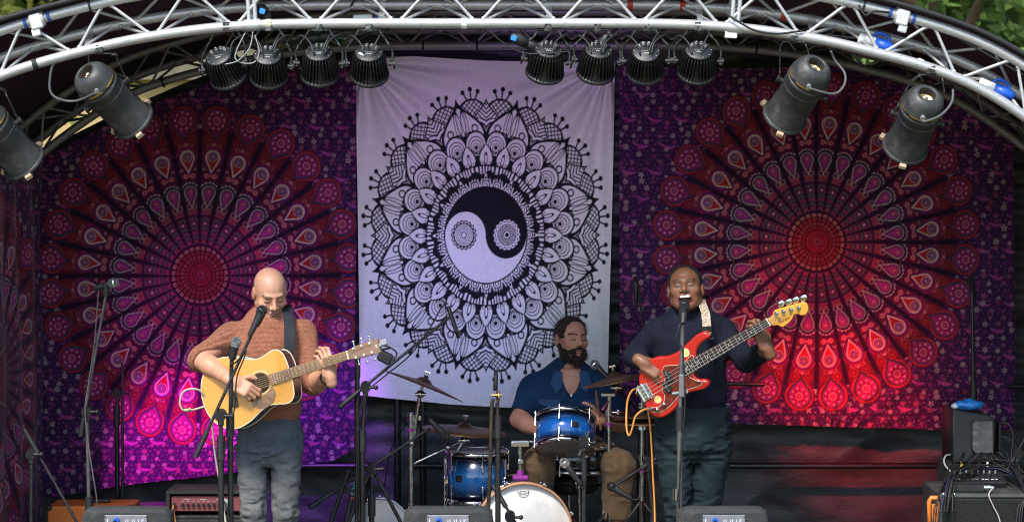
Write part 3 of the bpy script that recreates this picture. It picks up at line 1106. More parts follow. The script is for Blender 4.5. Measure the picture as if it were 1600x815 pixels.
def led_par_parts(root):
    """local frame: +Z is the back (panel) side, the lens faces -Z, yoke swings on X"""
    n = 30
    mb = MB()
    mb.lathe((0, 0, 0), (0, 0, 1), [(0.0, -.075), (.080, -.075), (.086, -.07), (.086, -.058), (.060, -.05), (.052, .058), (.060, .066), (0, .066)], 36)
    obj('housing', mb, cast_black, root)
    mb = MB()
    for i in range(n):
        a = 2 * PI * i / n
        M = Matrix.Rotation(a, 3, 'Z')
        vs = []
        for sy in (-.0016, .0016):
            for (x, z) in ((.05, -.06), (.088, -.066), (.091, -.05), (.078, .05), (.068, .064), (.05, .064)):
                vs.append(M @ Vector((x, sy, z)))
        mb.add(vs, [(5, 4, 3, 2, 1, 0), (6, 7, 8, 9, 10, 11)] + [(k, (k + 1) % 6, 6 + (k + 1) % 6, 6 + k) for k in range(6)], False)
    mb.lathe((0, 0, 0), (0, 0, 1), [(.084, -.078), (.094, -.074), (.095, -.062), (.086, -.058)], 40)
    obj('cooling_fins', mb, cast_black, root)
    mb = MB().lathe((0, 0, .066), (0, 0, 1), [(.066, 0), (.066, .005), (.062, .008), (0, .008)], 36)
    pan = obj('back_panel', mb, cast_black, root)
    mb = MB()
    for i in range(10):
        a = 2 * PI * i / 10
        mb.cyl((.058 * math.cos(a), .058 * math.sin(a), .0735), (.058 * math.cos(a), .058 * math.sin(a), .0765), .0028, n=6)
    obj('screw', mb, chromepin, pan)
    obj('display', MB().box((0, -.016, .0755), (.026, .009, .004)), label_grey, pan)
    mb = MB()
    for i in range(4):
        mb.box((-.0165 + i * .011, -.003, .0755), (.006, .005, .004))
    obj('button_row', mb, label_grey, pan)
    for (x, y) in ((-.033, .021), (-.012, .037), (.012, .037), (.033, .021)):
        obj('socket', MB().cyl((x, y, .073), (x, y, .085), .0068, n=10).cyl((x, y, .084), (x, y, .094), .0048, n=8), chromepin, root)
    for sg in (-1, 1):
        obj('tilt_knob', MB().cyl((sg * .094, 0, 0), (sg * .116, 0, 0), .011, n=12).cyl((sg * .116, 0, 0), (sg * .124, 0, 0), .018, n=10).box((sg * .12, 0, -.012), (.008, .01, .03)), black_plastic, root)

def led_par(px, py, tilt, yaw, label, swing=0.0, first=None):
    Y = -.78
    c = P(px, py - 2, Y)
    root = thing('led_spotlight', label, 'spotlight', c, 'LED spotlights under the front truss', world=False)
    # orientation: back panel looks up and towards the audience
    tilt -= R(13)
    bz = Vector((math.sin(yaw), -math.cos(tilt), math.sin(tilt))).normalized()
    bx = Vector((1, 0, 0)) - bz * bz.x
    bx.normalize()
    M = Matrix((bx, bz.cross(bx), bz)).transposed()
    root.rotation_euler = M.to_euler()
    root.scale = (.94,) * 3
    if first is None:
        led_par_parts(root)
    else:
        for ch in list(first.children):
            if ch.name.startswith('yoke'):
                continue
            c2 = ch.copy(); COL.objects.link(c2); c2.parent = root
            for gg in ch.children:
                d2 = gg.copy(); COL.objects.link(d2); d2.parent = c2
    # yoke up to the bottom chord (kept in the lamp's frame)
    Mi = M.inverted() * (1 / .94)
    top = P(px + swing, 47, -.8) - c
    mb = MB()
    pts = []
    for sg in (-1, 1):
        a = Vector((bx * sg * .103))
        b = a.lerp(top, .0) + Vector((0, 0, .062))
        d = top + Vector((sg * .045, 0, -.0))
        mb.tube([Mi @ a, Mi @ b, Mi @ (d + Vector((sg * .018, 0, -.03))), Mi @ d], .0055, 8, res=5)
        mb.cyl(Mi @ (a - Vector((0, 0, .012))), Mi @ (a + Vector((0, 0, .02))), .0085, n=8)
    mb.cyl(Mi @ (top + Vector((-.05, 0, 0))), Mi @ (top + Vector((.05, 0, 0))), .006, n=8)
    mb.box(Mi @ (top + Vector((0, 0, .014))), (.03, .045, .04), Mi)
    obj('yoke', mb, worn_steel_edge, root)
    return root, c, -bz
LED = []
specs = [(350, 106, R(58), -.28, 'LED spotlight turned sideways, first from the left end of the row', 4),
         (419, 105, R(56), .05, 'LED spotlight with a looped thin wire above it, second from the left', 2),
         (499, 102, R(62), .02, 'LED spotlight third from the left, just left of the white cloth', 0),
         (577, 102, R(60), .02, 'LED spotlight with pale sticker on its back, over the left corner of the white cloth', 0),
         (854, 98, R(64), .12, 'LED spotlight beside the thick slanted plug, first right of the cloth centre', 2),
         (933, 98, R(62), .08, 'LED spotlight over the right corner of the white cloth', 0),
         (1009, 98, R(52), -.02, 'LED spotlight with its sockets lowest, second from the right end of the row', 0),
         (1090, 98, R(58), .03, 'LED spotlight at the right end of the row', 0)]
for i, (px, py, ti, yw, lab, sw) in enumerate(specs):
    LED.append(led_par(px, py, ti, yw, lab, sw, LED[0][0] if LED else None))
r_ = LED[3][0]
obj('sticker', MB().box((-.034, -.02, .0765), (.034, .013, .003), Matrix.Rotation(-.5, 3, 'Z')), mat('pale sticker', (.6, .68, .6), .6), r_)
# the lit LED lamps throw coloured beams on the cloths
def beam(i, tx, ty, Yt, col, watt, deg, blend=.9):
    root, c, d = LED[i]
    l = bpy.data.lights.new('beam', 'SPOT')
    l.energy = watt
    l.color = col
    l.spot_size = R(deg)
    l.spot_blend = blend
    l.shadow_soft_size = .05
    o = bpy.data.objects.new('beam', l)
    COL.objects.link(o)
    t = P(tx, ty, Yt)
    dd = (t - c).normalized()
    o.location = c + dd * .11
    o.rotation_euler = dd.to_track_quat('-Z', 'Y').to_euler()
    o.parent = root
    o.matrix_parent_inverse = root.matrix_basis.inverted() if root.matrix_basis else Matrix()
bpy.context.view_layer.update()
MAG, VIO, RED, BLU = (1.0, .02, .85), (.42, .05, 1.0), (1.0, .02, .03), (.12, .14, 1.0)
beam(0, 285, 705, 1.88, MAG, 820, 18)
beam(1, 480, 660, 1.88, VIO, 400, 21)
beam(2, 340, 520, 1.88, MAG, 80, 27)
beam(3, 640, 330, 1.85, (.58, .28, 1.0), 30, 48)
beam(4, 690, 500, 1.85, (.30, .32, 1.0), 60, 30)
beam(5, 860, 210, 1.85, (.56, .28, 1.0), 26, 48)
beam(6, 1325, 640, 1.88, RED, 760, 18)
beam(7, 1300, 540, 1.88, RED, 150, 30)

# ----------------------------------------------------------------- PAR cans
can_black = mat('weathered can paint', (0.040, 0.041, 0.042), 0.48, 0.1, 0.25, 14, bump=0.06, bscale=60, dirt=((0.14, 0.135, 0.125), 0.7, 11))
gold_in = mat('gold lamp reflector', (0.80, 0.48, 0.13), 0.25, 0.9, .3, 40)
clip_m = mat('tan ply colour frame clip', (0.42, 0.30, 0.2), 0.7)
def can_parts(root):
    """local +Z = back cap, -Z = mouth; trunnion on X"""
    mb = MB().lathe((0, 0, 0), (0, 0, 1), [(.100, -.20), (.108, -.20), (.110, -.19), (.104, -.185), (.104, .075), (.108, .08), (.108, .095), (.104, .10), (.1, .10)], 40)
    mb.lathe((0, 0, 0), (0, 0, 1), [(.098, -.20), (.098, .1)], 40)
    obj('barrel', mb, can_black, root)
    cap = obj('back_cap', MB().lathe((0, 0, .10), (0, 0, 1), [(.102, 0), (.106, .006), (.106, .028), (.103, .032), (.099, .055), (.09, .078), (.074, .096), (.058, .106), (.044, .110), (.043, .098), (.041, .06)], 40), can_black, root)
    mb = MB()
    for i in range(6):
        a0 = i * PI / 3 + .15
        mb.lathe((0, 0, .11), (0, 0, 1), [(.1068, .004), (.1075, .006), (.1075, .013), (.1068, .015)], 8, sweep=.75)
        nv = 9 * 4
        M = Matrix.Rotation(a0, 3, 'Z')
        for j in range(len(mb.v) - nv, len(mb.v)):
            mb.v[j] = tuple(M @ Vector(mb.v[j]))
    obj('vent_slot', mb, vent_gold, cap)
    mb = MB().lathe((0, 0, .10), (0, 0, 1), [(.042, .062), (.02, .05), (0, .046)], 24)
    rf = obj('lamp_reflector', mb, gold_in, cap)
    obj('lamp_holder', MB().box((0, .0, .165), (.03, .022, .03), bev=.004).cyl((0, 0, .15), (.0, .0, .19), .009, n=8), mat('ceramic lamp base', (.55, .47, .38), .6), cap)
    mb = MB().lathe((0, 0, 0), (0, 0, 1), [(.104, -.206), (.117, -.206), (.119, -.2), (.119, -.192), (.110, -.186)], 40)
    obj('front_ring', mb, can_black, root)
    for a in (R(-90), R(35), R(160)):
        M = Matrix.Rotation(a, 3, 'Z')
        obj('frame_clip', MB().box(M @ Vector((.128, 0, -.205)), (.024, .035, .022), M, bev=.003), clip_m, root)
    for sg in (-1, 1):
        obj('tilt_knob', MB().cyl((sg * .104, 0, .02), (sg * .13, 0, .02), .014, n=12).cyl((sg * .13, 0, .02), (sg * .138, 0, .02), .02, n=8), cast_black, root)
    obj('gland', MB().cyl((.0, -.098, .145), (.0, -.118, .15), .011, n=10).cyl((0, -.118, .15), (0, -.128, .152), .014, n=8), mat('grey gland', (.2, .2, .2), .5), root)
    # a child ring line half way down the barrel
    mb = MB().lathe((0, 0, .035), (0, 0, 1), [(.1042, 0), (.106, .002), (.106, .004), (.1042, .006)], 40)
    obj('seam', mb, can_black, root)
CANS = []
def can(px, py, axis, chord_px, label, Y=-.72, sc=.90, tw=None, cable=None):
    c = P(px, py, Y)
    root = thing('stage_lamp_can', label, 'stage lamp', c, 'barrel lamps under the front truss', world=False)
    bz = Vector(axis).normalized()
    bx = Vector(tw if tw else (1, 0, 0))
    bx = (bx - bz * bx.dot(bz)).normalized()
    M = Matrix((bx, bz.cross(bx), bz)).transposed()
    root.rotation_euler = M.to_euler()
    root.scale = (sc,) * 3
    if not CANS:
        can_parts(root)
    else:
        for ch in list(CANS[0].children):
            if ch.name.startswith(('yoke', 'cable')):
                continue
            c2 = ch.copy(); COL.objects.link(c2); c2.parent = root
            for gg in ch.children:
                d2 = gg.copy(); COL.objects.link(d2); d2.parent = c2
    CANS.append(root)
    Mi = M.inverted() * (1 / sc)
    s = s_at(fpts, FL, chord_px, -.8)
    top = fat(s, 0) + Vector((0, 0, -.03)) - c
    mb = MB()
    pv = c * 0 + M @ Vector((0, 0, .02 * sc))
    for sg in (-1, 1):
        a = pv + bx * sg * .122 * sc
        b = a.lerp(top, .75) + bx * sg * .05
        d = top + Vector((sg * .05, 0, 0))
        for p, q in ((a, b), (b, d)):
            dv = (q - p)
            L = dv.length
            z = dv.normalized()
            x = bx - z * bx.dot(z)
            x.normalize()
            R3 = Matrix((x, z.cross(x), z)).transposed()
            mb.box(Mi @ ((p + q) / 2), (.005 / sc, .026 / sc, (L + .012) / sc), M.inverted() @ R3)
    mb.box(Mi @ top, (.11, .026, .006), M.inverted())
    mb.box(Mi @ (top + Vector((0, 0, .02))), (.045, .05, .045), M.inverted(), bev=.006)
    obj('yoke', mb, worn_steel_edge, root)
    if cable:
        gl = c + M @ Vector((0, -.128 * sc, .152 * sc))
        pts = [gl] + [P(x, y, yy) for x, y, yy in cable]
        o = obj('cable', MB().tube([Mi @ (p - c) for p in pts], .0065, 8), mat('grey flex', (.09, .09, .095), .5), root)
    return root
can(172, 152, (-.46, -.62, .56), 150, 'dented black lamp can second from the left end, pointing down to the right', tw=(1, .0, .6), cable=[(118, 158, -.8), (90, 154, -.8), (78, 140, -.8), (80, 110, -.8), (86, 98, -.8)])
can(2, 214, (-.42, -.60, .62), -12, 'black lamp can cut off by the left picture edge', tw=(1, 0, .6), cable=[(-30, 190, -.8), (-50, 160, -.8)])
can(1250, 143, (.30, -.68, .60), 1240, 'black lamp can right of the LED row, pointing down to the left', tw=(1, 0, -.35), cable=[(1301, 147, -.86), (1318, 135, -.84), (1320, 115, -.8), (1305, 95, -.78), (1298, 80, -.8)])
can(1431, 190, (.14, -.72, .62), 1455, 'black lamp can with golden lamp glinting in its cap, farthest right', tw=(1, 0, -.25), cable=[(1445, 190, -.9), (1470, 180, -.88), (1487, 160, -.84), (1489, 140, -.8)])
# ================================================================= PEOPLE (signed-distance bodies -> one smooth mesh each)
def v3(p):
    return np.array(tuple(p), np.float32)
def d_cone(p, a, b, r1, r2):
    a, b = v3(a), v3(b)
    ab = b - a
    t = np.clip(((p - a) @ ab) / max(1e-9, float(ab @ ab)), 0, 1)
    return np.linalg.norm(p - a - t[..., None] * ab, axis=-1) - (r1 + (r2 - r1) * t)
def d_ell(p, c, r, M=None):
    q = p - v3(c)
    if M is not None:
        q = q @ np.array(M, np.float32)
    r = v3(r)
    k0 = np.linalg.norm(q / r, axis=-1)
    k1 = np.linalg.norm(q / (r * r), axis=-1)
    return k0 * (k0 - 1) / np.maximum(k1, 1e-6)
def d_box(p, c, h, r, M=None):
    q = p - v3(c)
    if M is not None:
        q = q @ np.array(M, np.float32)
    q = np.abs(q) - (v3(h) - r)
    return np.linalg.norm(np.maximum(q, 0), axis=-1) + np.minimum(q.max(-1), 0) - r
def smin(a, b, k):
    h = np.clip(.5 + .5 * (b - a) / k, 0, 1)
    return b * (1 - h) + a * h - k * h * (1 - h)
def smax(a, b, k):
    return -smin(-a, -b, k)
def d_loft(p, cx, cy, zs, av, bv, yo=None, xo=None, e=2.3):
    z = p[..., 2]
    a = np.interp(z, zs, av)
    b = np.interp(z, zs, bv)
    y = p[..., 1] - cy - (np.interp(z, zs, yo) if yo else 0)
    x = p[..., 0] - cx - (np.interp(z, zs, xo) if xo else 0)
    k = (np.abs(x / a) ** e + np.abs(y / b) ** e) ** (1 / e)
    d = (k - 1) * np.minimum(a, b)
    return np.maximum(d, np.maximum(z - zs[-1], zs[0] - z))
def surf(fn, lo, hi, h):
    """naive surface nets"""
    lo, hi = v3(lo), v3(hi)
    n = np.ceil((hi - lo) / h).astype(int) + 1
    ax = [lo[i] + h * np.arange(n[i], dtype=np.float32) for i in range(3)]
    G = np.empty(tuple(n), np.float32)
    for i in range(0, n[0], 24):
        g = np.stack(np.meshgrid(ax[0][i:i + 24], ax[1], ax[2], indexing='ij'), -1)
        G[i:i + 24] = fn(g)
    ins = G < 0
    nx, ny, nz = n
    corners = [(i, j, k) for i in (0, 1) for j in (0, 1) for k in (0, 1)]
    def sl(A, c):
        return A[c[0]:nx - 1 + c[0], c[1]:ny - 1 + c[1], c[2]:nz - 1 + c[2]]
    cnt = sum(sl(ins, c).astype(np.int8) for c in corners)
    act = (cnt > 0) & (cnt < 8)
    I = np.argwhere(act)
    acc = np.zeros((len(I), 3), np.float32)
    num = np.zeros(len(I), np.float32)
    for a in corners:
        for d in range(3):
            if a[d] == 1:
                continue
            b = list(a); b[d] = 1
            va = G[I[:, 0] + a[0], I[:, 1] + a[1], I[:, 2] + a[2]]
            vb = G[I[:, 0] + b[0], I[:, 1] + b[1], I[:, 2] + b[2]]
            m = (va < 0) != (vb < 0)
            t = np.where(m, va / np.where(va == vb, 1, va - vb), 0)
            pt = np.tile(np.array(a, np.float32), (len(I), 1))
            pt[:, d] += t
            acc[m] += pt[m]
            num[m] += 1
    V = (I + acc / num[:, None]) * h + lo
    idx = -np.ones((nx - 1, ny - 1, nz - 1), np.int64)
    idx[act] = np.arange(len(I))
    F = []
    for d in range(3):
        o1, o2 = [(1, 2), (2, 0), (0, 1)][d]
        s0 = [slice(None)] * 3; s1 = [slice(None)] * 3
        s0[d] = slice(0, n[d] - 1); s1[d] = slice(1, n[d])
        A, B = ins[tuple(s0)], ins[tuple(s1)]
        E = np.argwhere(A != B)
        E = E[(E[:, o1] > 0) & (E[:, o2] > 0) & (E[:, o1] < n[o1] - 1) & (E[:, o2] < n[o2] - 1)]
        def cell(e1, e2):
            c = E.copy(); c[:, o1] -= e1; c[:, o2] -= e2
            return idx[c[:, 0], c[:, 1], c[:, 2]]
        q = np.stack([cell(1, 1), cell(0, 1), cell(0, 0), cell(1, 0)], 1)
        fl = ~A[E[:, 0], E[:, 1], E[:, 2]]
        q[fl] = q[fl][:, ::-1]
        F.append(q)
    F = np.concatenate(F)
    return V, F[(F >= 0).all(1)]
def npmesh(name, parts):
    """parts: list of (V, F, C) joined in one mesh with a colour layer"""
    me = bpy.data.meshes.new(name)
    Vs, Fs, Cs, o = [], [], [], 0
    for V, F, C in parts:
        Vs.append(V); Fs.append(F + o); Cs.append(np.broadcast_to(np.asarray(C, np.float32), (len(V), 3))); o += len(V)
    V, F, C = np.concatenate(Vs), np.concatenate(Fs), np.concatenate(Cs)
    me.vertices.add(len(V)); me.vertices.foreach_set('co', V.astype(np.float32).ravel())
    me.loops.add(len(F) * 4); me.loops.foreach_set('vertex_index', F.astype(np.int32).ravel())
    me.polygons.add(len(F)); me.polygons.foreach_set('loop_start', np.arange(0, len(F) * 4, 4, dtype=np.int32))
    me.polygons.foreach_set('use_smooth', np.ones(len(F), bool))
    me.update(calc_edges=True)
    a = me.color_attributes.new('tint', 'FLOAT_COLOR', 'POINT')
    c4 = np.ones((len(V), 4), np.float32); c4[:, :3] = C
    a.data.foreach_set('color', c4.ravel())
    return me
def npn(V, s, o=0.0):
    return vnoise(V[..., 0] * s + 20 + o, V[..., 1] * s + 20, V[..., 2] * s + 20)

# ----------------------------------------------------------------- hand
def hand(wrist, xd, nd, side, curls, thumb=(.5, .5, .4), sc=1.0, spread=.06):
    """returns list of ('cone'|'box', ...) in stage space. side +1 right hand, -1 left hand; curls per finger (mcp, pip, dip)"""
    x = Vector(xd).normalized()
    n = Vector(nd); n = (n - x * n.dot(x)).normalized()
    y = (n.cross(x) if side > 0 else x.cross(n)).normalized()
    w = Vector(wrist)
    M = Matrix((x, y, n)).transposed()
    pr = [('box', w + x * .048 * sc, (.046 * sc, .039 * sc, .0145 * sc), .013 * sc, M), ('cone', w - x * .03, w + x * .02, .027 * sc, .027 * sc)]
    lens = ((.043, .026, .021), (.047, .030, .022), (.043, .028, .021), (.034, .021, .018))
    for i, (L, cu) in enumerate(zip(lens, curls)):
        off = (.0285, .0095, -.0100, -.0285)[i]
        p = w + (x * (.089, .093, .088, .079)[i] + y * off - n * .001) * sc
        sp = (1.5 - i) * spread
        d0 = (x * math.cos(sp) + y * math.sin(sp)).normalized()
        a = 0
        for j in range(3):
            a += cu[j]
            d = d0 * math.cos(a) - n * math.sin(a)
            q = p + d * L[j] * sc
            r1, r2 = (.0095, .0088, .0080)[j] * sc, (.0090, .0082, .0068)[j] * sc
            if i == 3:
                r1, r2 = r1 * .88, r2 * .88
            pr.append(('fing', p, q, r1, r2))
            p = q
    p = w + (x * .022 + y * .030 - n * .006) * sc
    d = (x * .62 + y * .70 - n * thumb[0] * .6).normalized()
    for j, L in enumerate((.040, .033, .026)):
        q = p + d * L * sc
        pr.append(('fing', p, q, (.0135, .0105, .0095)[j] * sc, (.0108, .0098, .0078)[j] * sc))
        p = q
        d = (d + x * thumb[1] * .6 - n * thumb[2] * .5 - y * .25).normalized()
    return pr
def d_hand(p, pr):
    d = None
    for t in pr:
        if t[0] == 'box':
            e = d_box(p, t[1], t[2], t[3], t[4])
        else:
            e = d_cone(p, t[1], t[2], t[3], t[4])
        d = e if d is None else smin(d, e, .010 if t[0] != 'fing' else .0045)
    return d
def arm_mesh(elbow, wrist, pr, r_el=.043, r_wr=.027, h=.0034, up=None):
    E, W = Vector(elbow), Vector(wrist)
    pts = [E, W] + [t[1] for t in pr] + [t[2] for t in pr if t[0] != 'box'] + ([Vector(up)] if up is not None else [])
    lo = [min(p[i] for p in pts) - .06 for i in range(3)]
    hi = [max(p[i] for p in pts) + .06 for i in range(3)]
    mid = E.lerp(W, .3)
    def fn(p):
        d = d_cone(p, E, mid, r_el, r_el * 1.04)
        d = smin(d, d_cone(p, mid, W, r_el * 1.0, r_wr), .02)
        if up is not None:
            d = smin(d, d_cone(p, up, E, r_el * 1.08, r_el * .98), .025)
        return smin(d, d_hand(p, pr), .014)
    return surf(fn, lo, hi, h)

# ----------------------------------------------------------------- head
def head_mesh(c, rot, neck, o, h=.0032):
    """c: centre, rot: 3x3 Matrix local->stage, neck: stage point at the base of the neck. Local: x right, -y face, z up."""
    Rm = np.array(rot, np.float32)
    cv = v3(c)
    nl = (v3(neck) - cv) @ Rm
    wd, jaw = o.get('wide', 1), o.get('jaw', 1)
    smile, open_ = o.get('smile', 0), o.get('open', 0)
    def sym(p):
        return np.concatenate([np.abs(p[..., :1]), p[..., 1:]], -1)
    def fn(p):
        s = sym(p)
        d = d_ell(p, (0, .014, .043), (.0765 * wd, .098, .080))
        d = smin(d, d_ell(p, (0, -.018, -.022), (.0635 * wd, .070, .090)), .03)
        d = smin(d, d_cone(s, (.050 * wd * jaw, .010, -.052), (.020 * jaw, -.060, -.094), .022, .020), .03)     # jaw line
        d = smin(d, d_ell(p, (0, -.070, -.097), (.022 * jaw, .020, .019)), .018)               # chin
        d = smin(d, d_ell(s, (.045 * wd, -.054, -.022 + .006 * smile), (.024, .024, .020 + .003 * smile)), .02)   # cheek bones
        d = smin(d, d_ell(p, (0, -.079, .026), (.050, .014, .011)), .016)                       # brow
        d = smax(d, -d_ell(s, (.032, -.101, .004), (.019, .016, .0125)), .012)                  # sockets
        d = smin(d, d_ell(s, (.031, -.0735, .003), (.0165, .0125, .0115)), .005)               # lids
        d = smin(d, d_cone(p, (0, -.088, .014), (0, -.108, -.026), .0085, .0115 * o.get('nose', 1)), .010)
        d = smin(d, d_ell(s, (.0135 * o.get('nose', 1), -.096, -.031), (.0100, .0105, .0085)), .006)
        if open_:
            mo = d_ell(p, (0, -.094, -.064 - .004 * open_), (.030 * (1 + .26 * smile), .030, .016 * open_))
            d = smin(d, d_ell(p, (0, -.082, -.064), (.036, .016, .024)), .012)
            d = smax(d, -mo, .005)
            lip = np.abs(mo + .0) - .0
            d = smin(d, d_ell(p, (0, -.0935, -.0855), (.022, .008, .006)), .006)
        else:
            d = smin(d, d_ell(p, (0, -.0885, -.0575), (.024, .0085, .0050)), .005)
            d = smin(d, d_ell(p, (0, -.0875, -.0675), (.021, .0090, .0058)), .004)
        if smile:
            d = smax(d, -d_cone(s, (.017, -.105, -.030), (.040, -.088, -.064), .005, .005), .010)
        d = smin(d, d_ell(s, (.079 * wd, .016, .0), (.0085, .021, .033)), .010)                 # ears
        d = smax(d, -d_ell(s, (.089 * wd, .010, .004), (.006, .011, .019)), .006)
        d = smin(d, d_cone(p, (0, .022, -.045), nl, .054, .058), .022)
        d = smin(d, d_cone(s, nl + np.array((.0, .0, .0)), nl + np.array((.10, .015, -.045), np.float32), .052, .05), .03)
        return d
    lo = np.minimum(np.array((-.17, -.13, -.14)), nl - .12)
    hi = np.maximum(np.array((.17, .13, .14)), nl + .10)
    V, F = surf(fn, lo, hi, h)
    s = sym(V)
    x, y, z = s[:, 0], V[:, 1], V[:, 2]
    C = np.tile(np.array(o['skin'], np.float32), (len(V), 1))
    def mixc(m, c):
        m = np.clip(m, 0, 1)[:, None]
        C[:] = C * (1 - m) + np.array(c, np.float32) * m
    def blob(cx, cy, cz, rx, ry, rz, soft=.35):
        k = np.sqrt(((x - cx) / rx) ** 2 + ((y - cy) / ry) ** 2 + ((z - cz) / rz) ** 2)
        return np.clip((1 - k) / soft, 0, 1)
    mixc(blob(.045, -.06, -.03, .030, .05, .028, .8) * .55, o['blush'])
    mixc(blob(0, -.105, -.026, .02, .03, .016, .8) * .5, o['blush'])
    mixc(blob(.08, .015, 0, .02, .03, .04, .8) * .45, o['blush'])
    # lips, brows, lash line
    front = (y < -.05)
    if open_:
        mk = np.abs(np.sqrt((x / (.033 * (1 + .26 * smile))) ** 2 + ((z + .066 + .004 * open_) / (.019 * open_)) ** 2) - 1)
        mixc(np.clip((.24 - mk) / .12, 0, 1) * front * (y < -.066), o['lip'])
        k = np.sqrt((x / (.031 * (1 + .26 * smile))) ** 2 + ((z + .066 + .004 * open_) / (.016 * open_)) ** 2)
        mixc((k < .95) * front, (.05, .008, .008))
    else:
        mixc(blob(0, -.09, -.0625, .025, .03, .0125, .4) * .85, o['lip'])
        mixc((np.abs(z + .0622 - .0012 * np.cos(x * 120)) < .0019) * (x < .025) * front, np.array(o['lip']) * .25)
    bz = .0235 + .006 * np.sin(np.clip((x - .010) / .045, 0, 1) * PI * .8)
    mixc(np.clip((.0052 - np.abs(z - bz)) / .002, 0, 1) * ((x > .010) & (x < .054)) * front * o.get('brow_a', .85), o['brow'])
    ez = -.0015 - .0025 * np.cos((x - .031) * 90) + .004 * smile * 0
    mixc(np.clip((.0034 - np.abs(z - ez - .001)) / .001, 0, 1) * ((x > .017) & (x < .046)) * front * .9, (.012, .008, .006))
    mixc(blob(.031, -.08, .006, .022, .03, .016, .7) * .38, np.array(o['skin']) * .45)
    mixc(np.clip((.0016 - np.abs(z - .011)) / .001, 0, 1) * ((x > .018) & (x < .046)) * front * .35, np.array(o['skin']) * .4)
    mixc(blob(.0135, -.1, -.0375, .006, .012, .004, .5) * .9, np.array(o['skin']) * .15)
    if 'stubble' in o:
        jawm = np.clip((-.034 - z + .012 * np.cos(x * 26)) / .02, 0, 1) * np.clip((.03 - y) / .03, 0, 1) * np.clip((z + .125) / .02, 0, 1)
        mixc(jawm * o['stubble'][1], o['stubble'][0])
    if 'scalp' in o:
        sc_ = np.clip((z - o.get('hairline', .055) + y * -.45) / .02, 0, 1) * 0 + np.clip((z + y * .55 - .028) / .02, 0, 1) * (x * 0 + 1)
        mixc(sc_ * o['scalp'][1], o['scalp'][0])
    C *= (1 + .10 * npn(V, 95))[:, None]
    return V @ Rm.T + cv, F, C, fn, Rm, cv
def rotm(yaw, pitch, roll=0):
    return Matrix.Rotation(yaw, 3, 'Z') @ Matrix.Rotation(pitch, 3, 'X') @ Matrix.Rotation(roll, 3, 'Y')

skin_m = {}
def skin_mat(k):
    if k not in skin_m:
        m = mat('skin ' + k, (1, 1, 1), .46, 0, .07, 60, bump=.06, bscale=260, attr='tint', spec=.45)
        b = m.node_tree.nodes['Principled BSDF']
        b.inputs['Subsurface Weight'].default_value = .12
        b.inputs['Subsurface Radius'].default_value = (.012, .005, .003)
        b.inputs['Subsurface Scale'].default_value = .6
        skin_m[k] = m
    return skin_m[k]
def cloth_mat(name, rough=.9, rib=None, var=.18, scale=200, sheen=.3, bump=.25):
    m = mat(name, (1, 1, 1), rough, 0, var, scale, bump=bump, bscale=420, attr='tint', spec=.2, sheen=sheen)
    if rib:
        N, L = m.node_tree.nodes, m.node_tree.links
        tc = N.new('ShaderNodeTexCoord')
        mp = N.new('ShaderNodeMapping')
        L.new(tc.outputs['Object'], mp.inputs['Vector'])
        mp.inputs['Rotation'].default_value = (0, 0, 0)
        wv = N.new('ShaderNodeTexWave')
        wv.bands_direction = rib[0]
        wv.inputs['Scale'].default_value = rib[1]
        wv.inputs['Distortion'].default_value = 1.2
        wv.inputs['Detail'].default_value = 2
        wv.inputs['Detail Scale'].default_value = 3
        L.new(mp.outputs[0], wv.inputs['Vector'])
        bp = N.new('ShaderNodeBump')
        bp.inputs['Strength'].default_value = rib[2]
        bp.inputs['Distance'].default_value = .004
        L.new(wv.outputs['Fac'], bp.inputs['Height'])
        old = [l for l in L if l.to_socket.name == 'Normal' and l.to_node.type == 'BSDF_PRINCIPLED'][0].from_socket
        L.new(old, bp.inputs['Normal'])
        L.new(bp.outputs[0], N['Principled BSDF'].inputs['Normal'])
    return m

def shoe(mb, ankle, toe_dir, sc=1.0):
    a = Vector((ankle[0], ankle[1], ankle[2]))
    d = Vector((toe_dir[0], toe_dir[1], 0)).normalized()
    s_ = Vector((-d.y, d.x, 0))
    M = Matrix((d, s_, Vector((0, 0, 1)))).transposed()
    out = []
    for i in range(24):
        t = 2 * PI * i / 24
        x = math.cos(t)
        out.append((.05 + .14 * x, (.047 if x > 0 else .038) * math.sin(t) * (1 - .12 * x)))
    base = Vector((a.x, a.y, ankle[2]))
    mb.prism(out, 0, .025, M, base, bev=.006)
    out2 = [(x * .96 + .001, y * .94) for x, y in out]
    mb.prism(out2, .025, .075, M, base, bev=.024)
    mb.cyl(base + Vector((0, 0, .05)), base + Vector((0, 0, .12)), .05, .046, n=16)

def legs_fn(hipL, hipR, knL, knR, anL, anR, pelvis, rt, rk, ra, wr=1.0, seed=0.0):
    def fn(p):
        ll = [smin(d_cone(p, hp, kn, rt, rk), d_cone(p, kn, an, rk, ra), .015) for hp, kn, an in ((hipL, knL, anL), (hipR, knR, anR))]
        d = smin(d_loft(p, *pelvis), smin(ll[0], ll[1], .005), .016)
        cx_, cz_ = (hipL[0] + hipR[0]) / 2, hipL[2] - .03
        rr_ = np.hypot(p[..., 0] - cx_, p[..., 2] - cz_)
        an_ = np.arctan2(p[..., 2] - cz_, np.abs(p[..., 0] - cx_) + 1e-4)
        d = d + wr * .0060 * np.sin(an_ * 9 + 2 * npn(p, 9, seed)) * np.exp(-rr_ / .11) * np.clip(rr_ / .03, 0, 1)
        n1 = npn(p * np.array((1, 1, 1.9), np.float32), 16, seed)
        n2 = np.abs(npn(p * np.array((.8, .8, 2.2), np.float32), 26, seed + 5))
        kz = np.exp(-((p[..., 2] - float(knL[2])) / .10) ** 2) + np.exp(-((p[..., 2] - float(hipL[2])) / .09) ** 2) * .8
        return d + wr * (.005 * n1 + (.005 + .016 * kz) * (n2 - .25))
    return fn

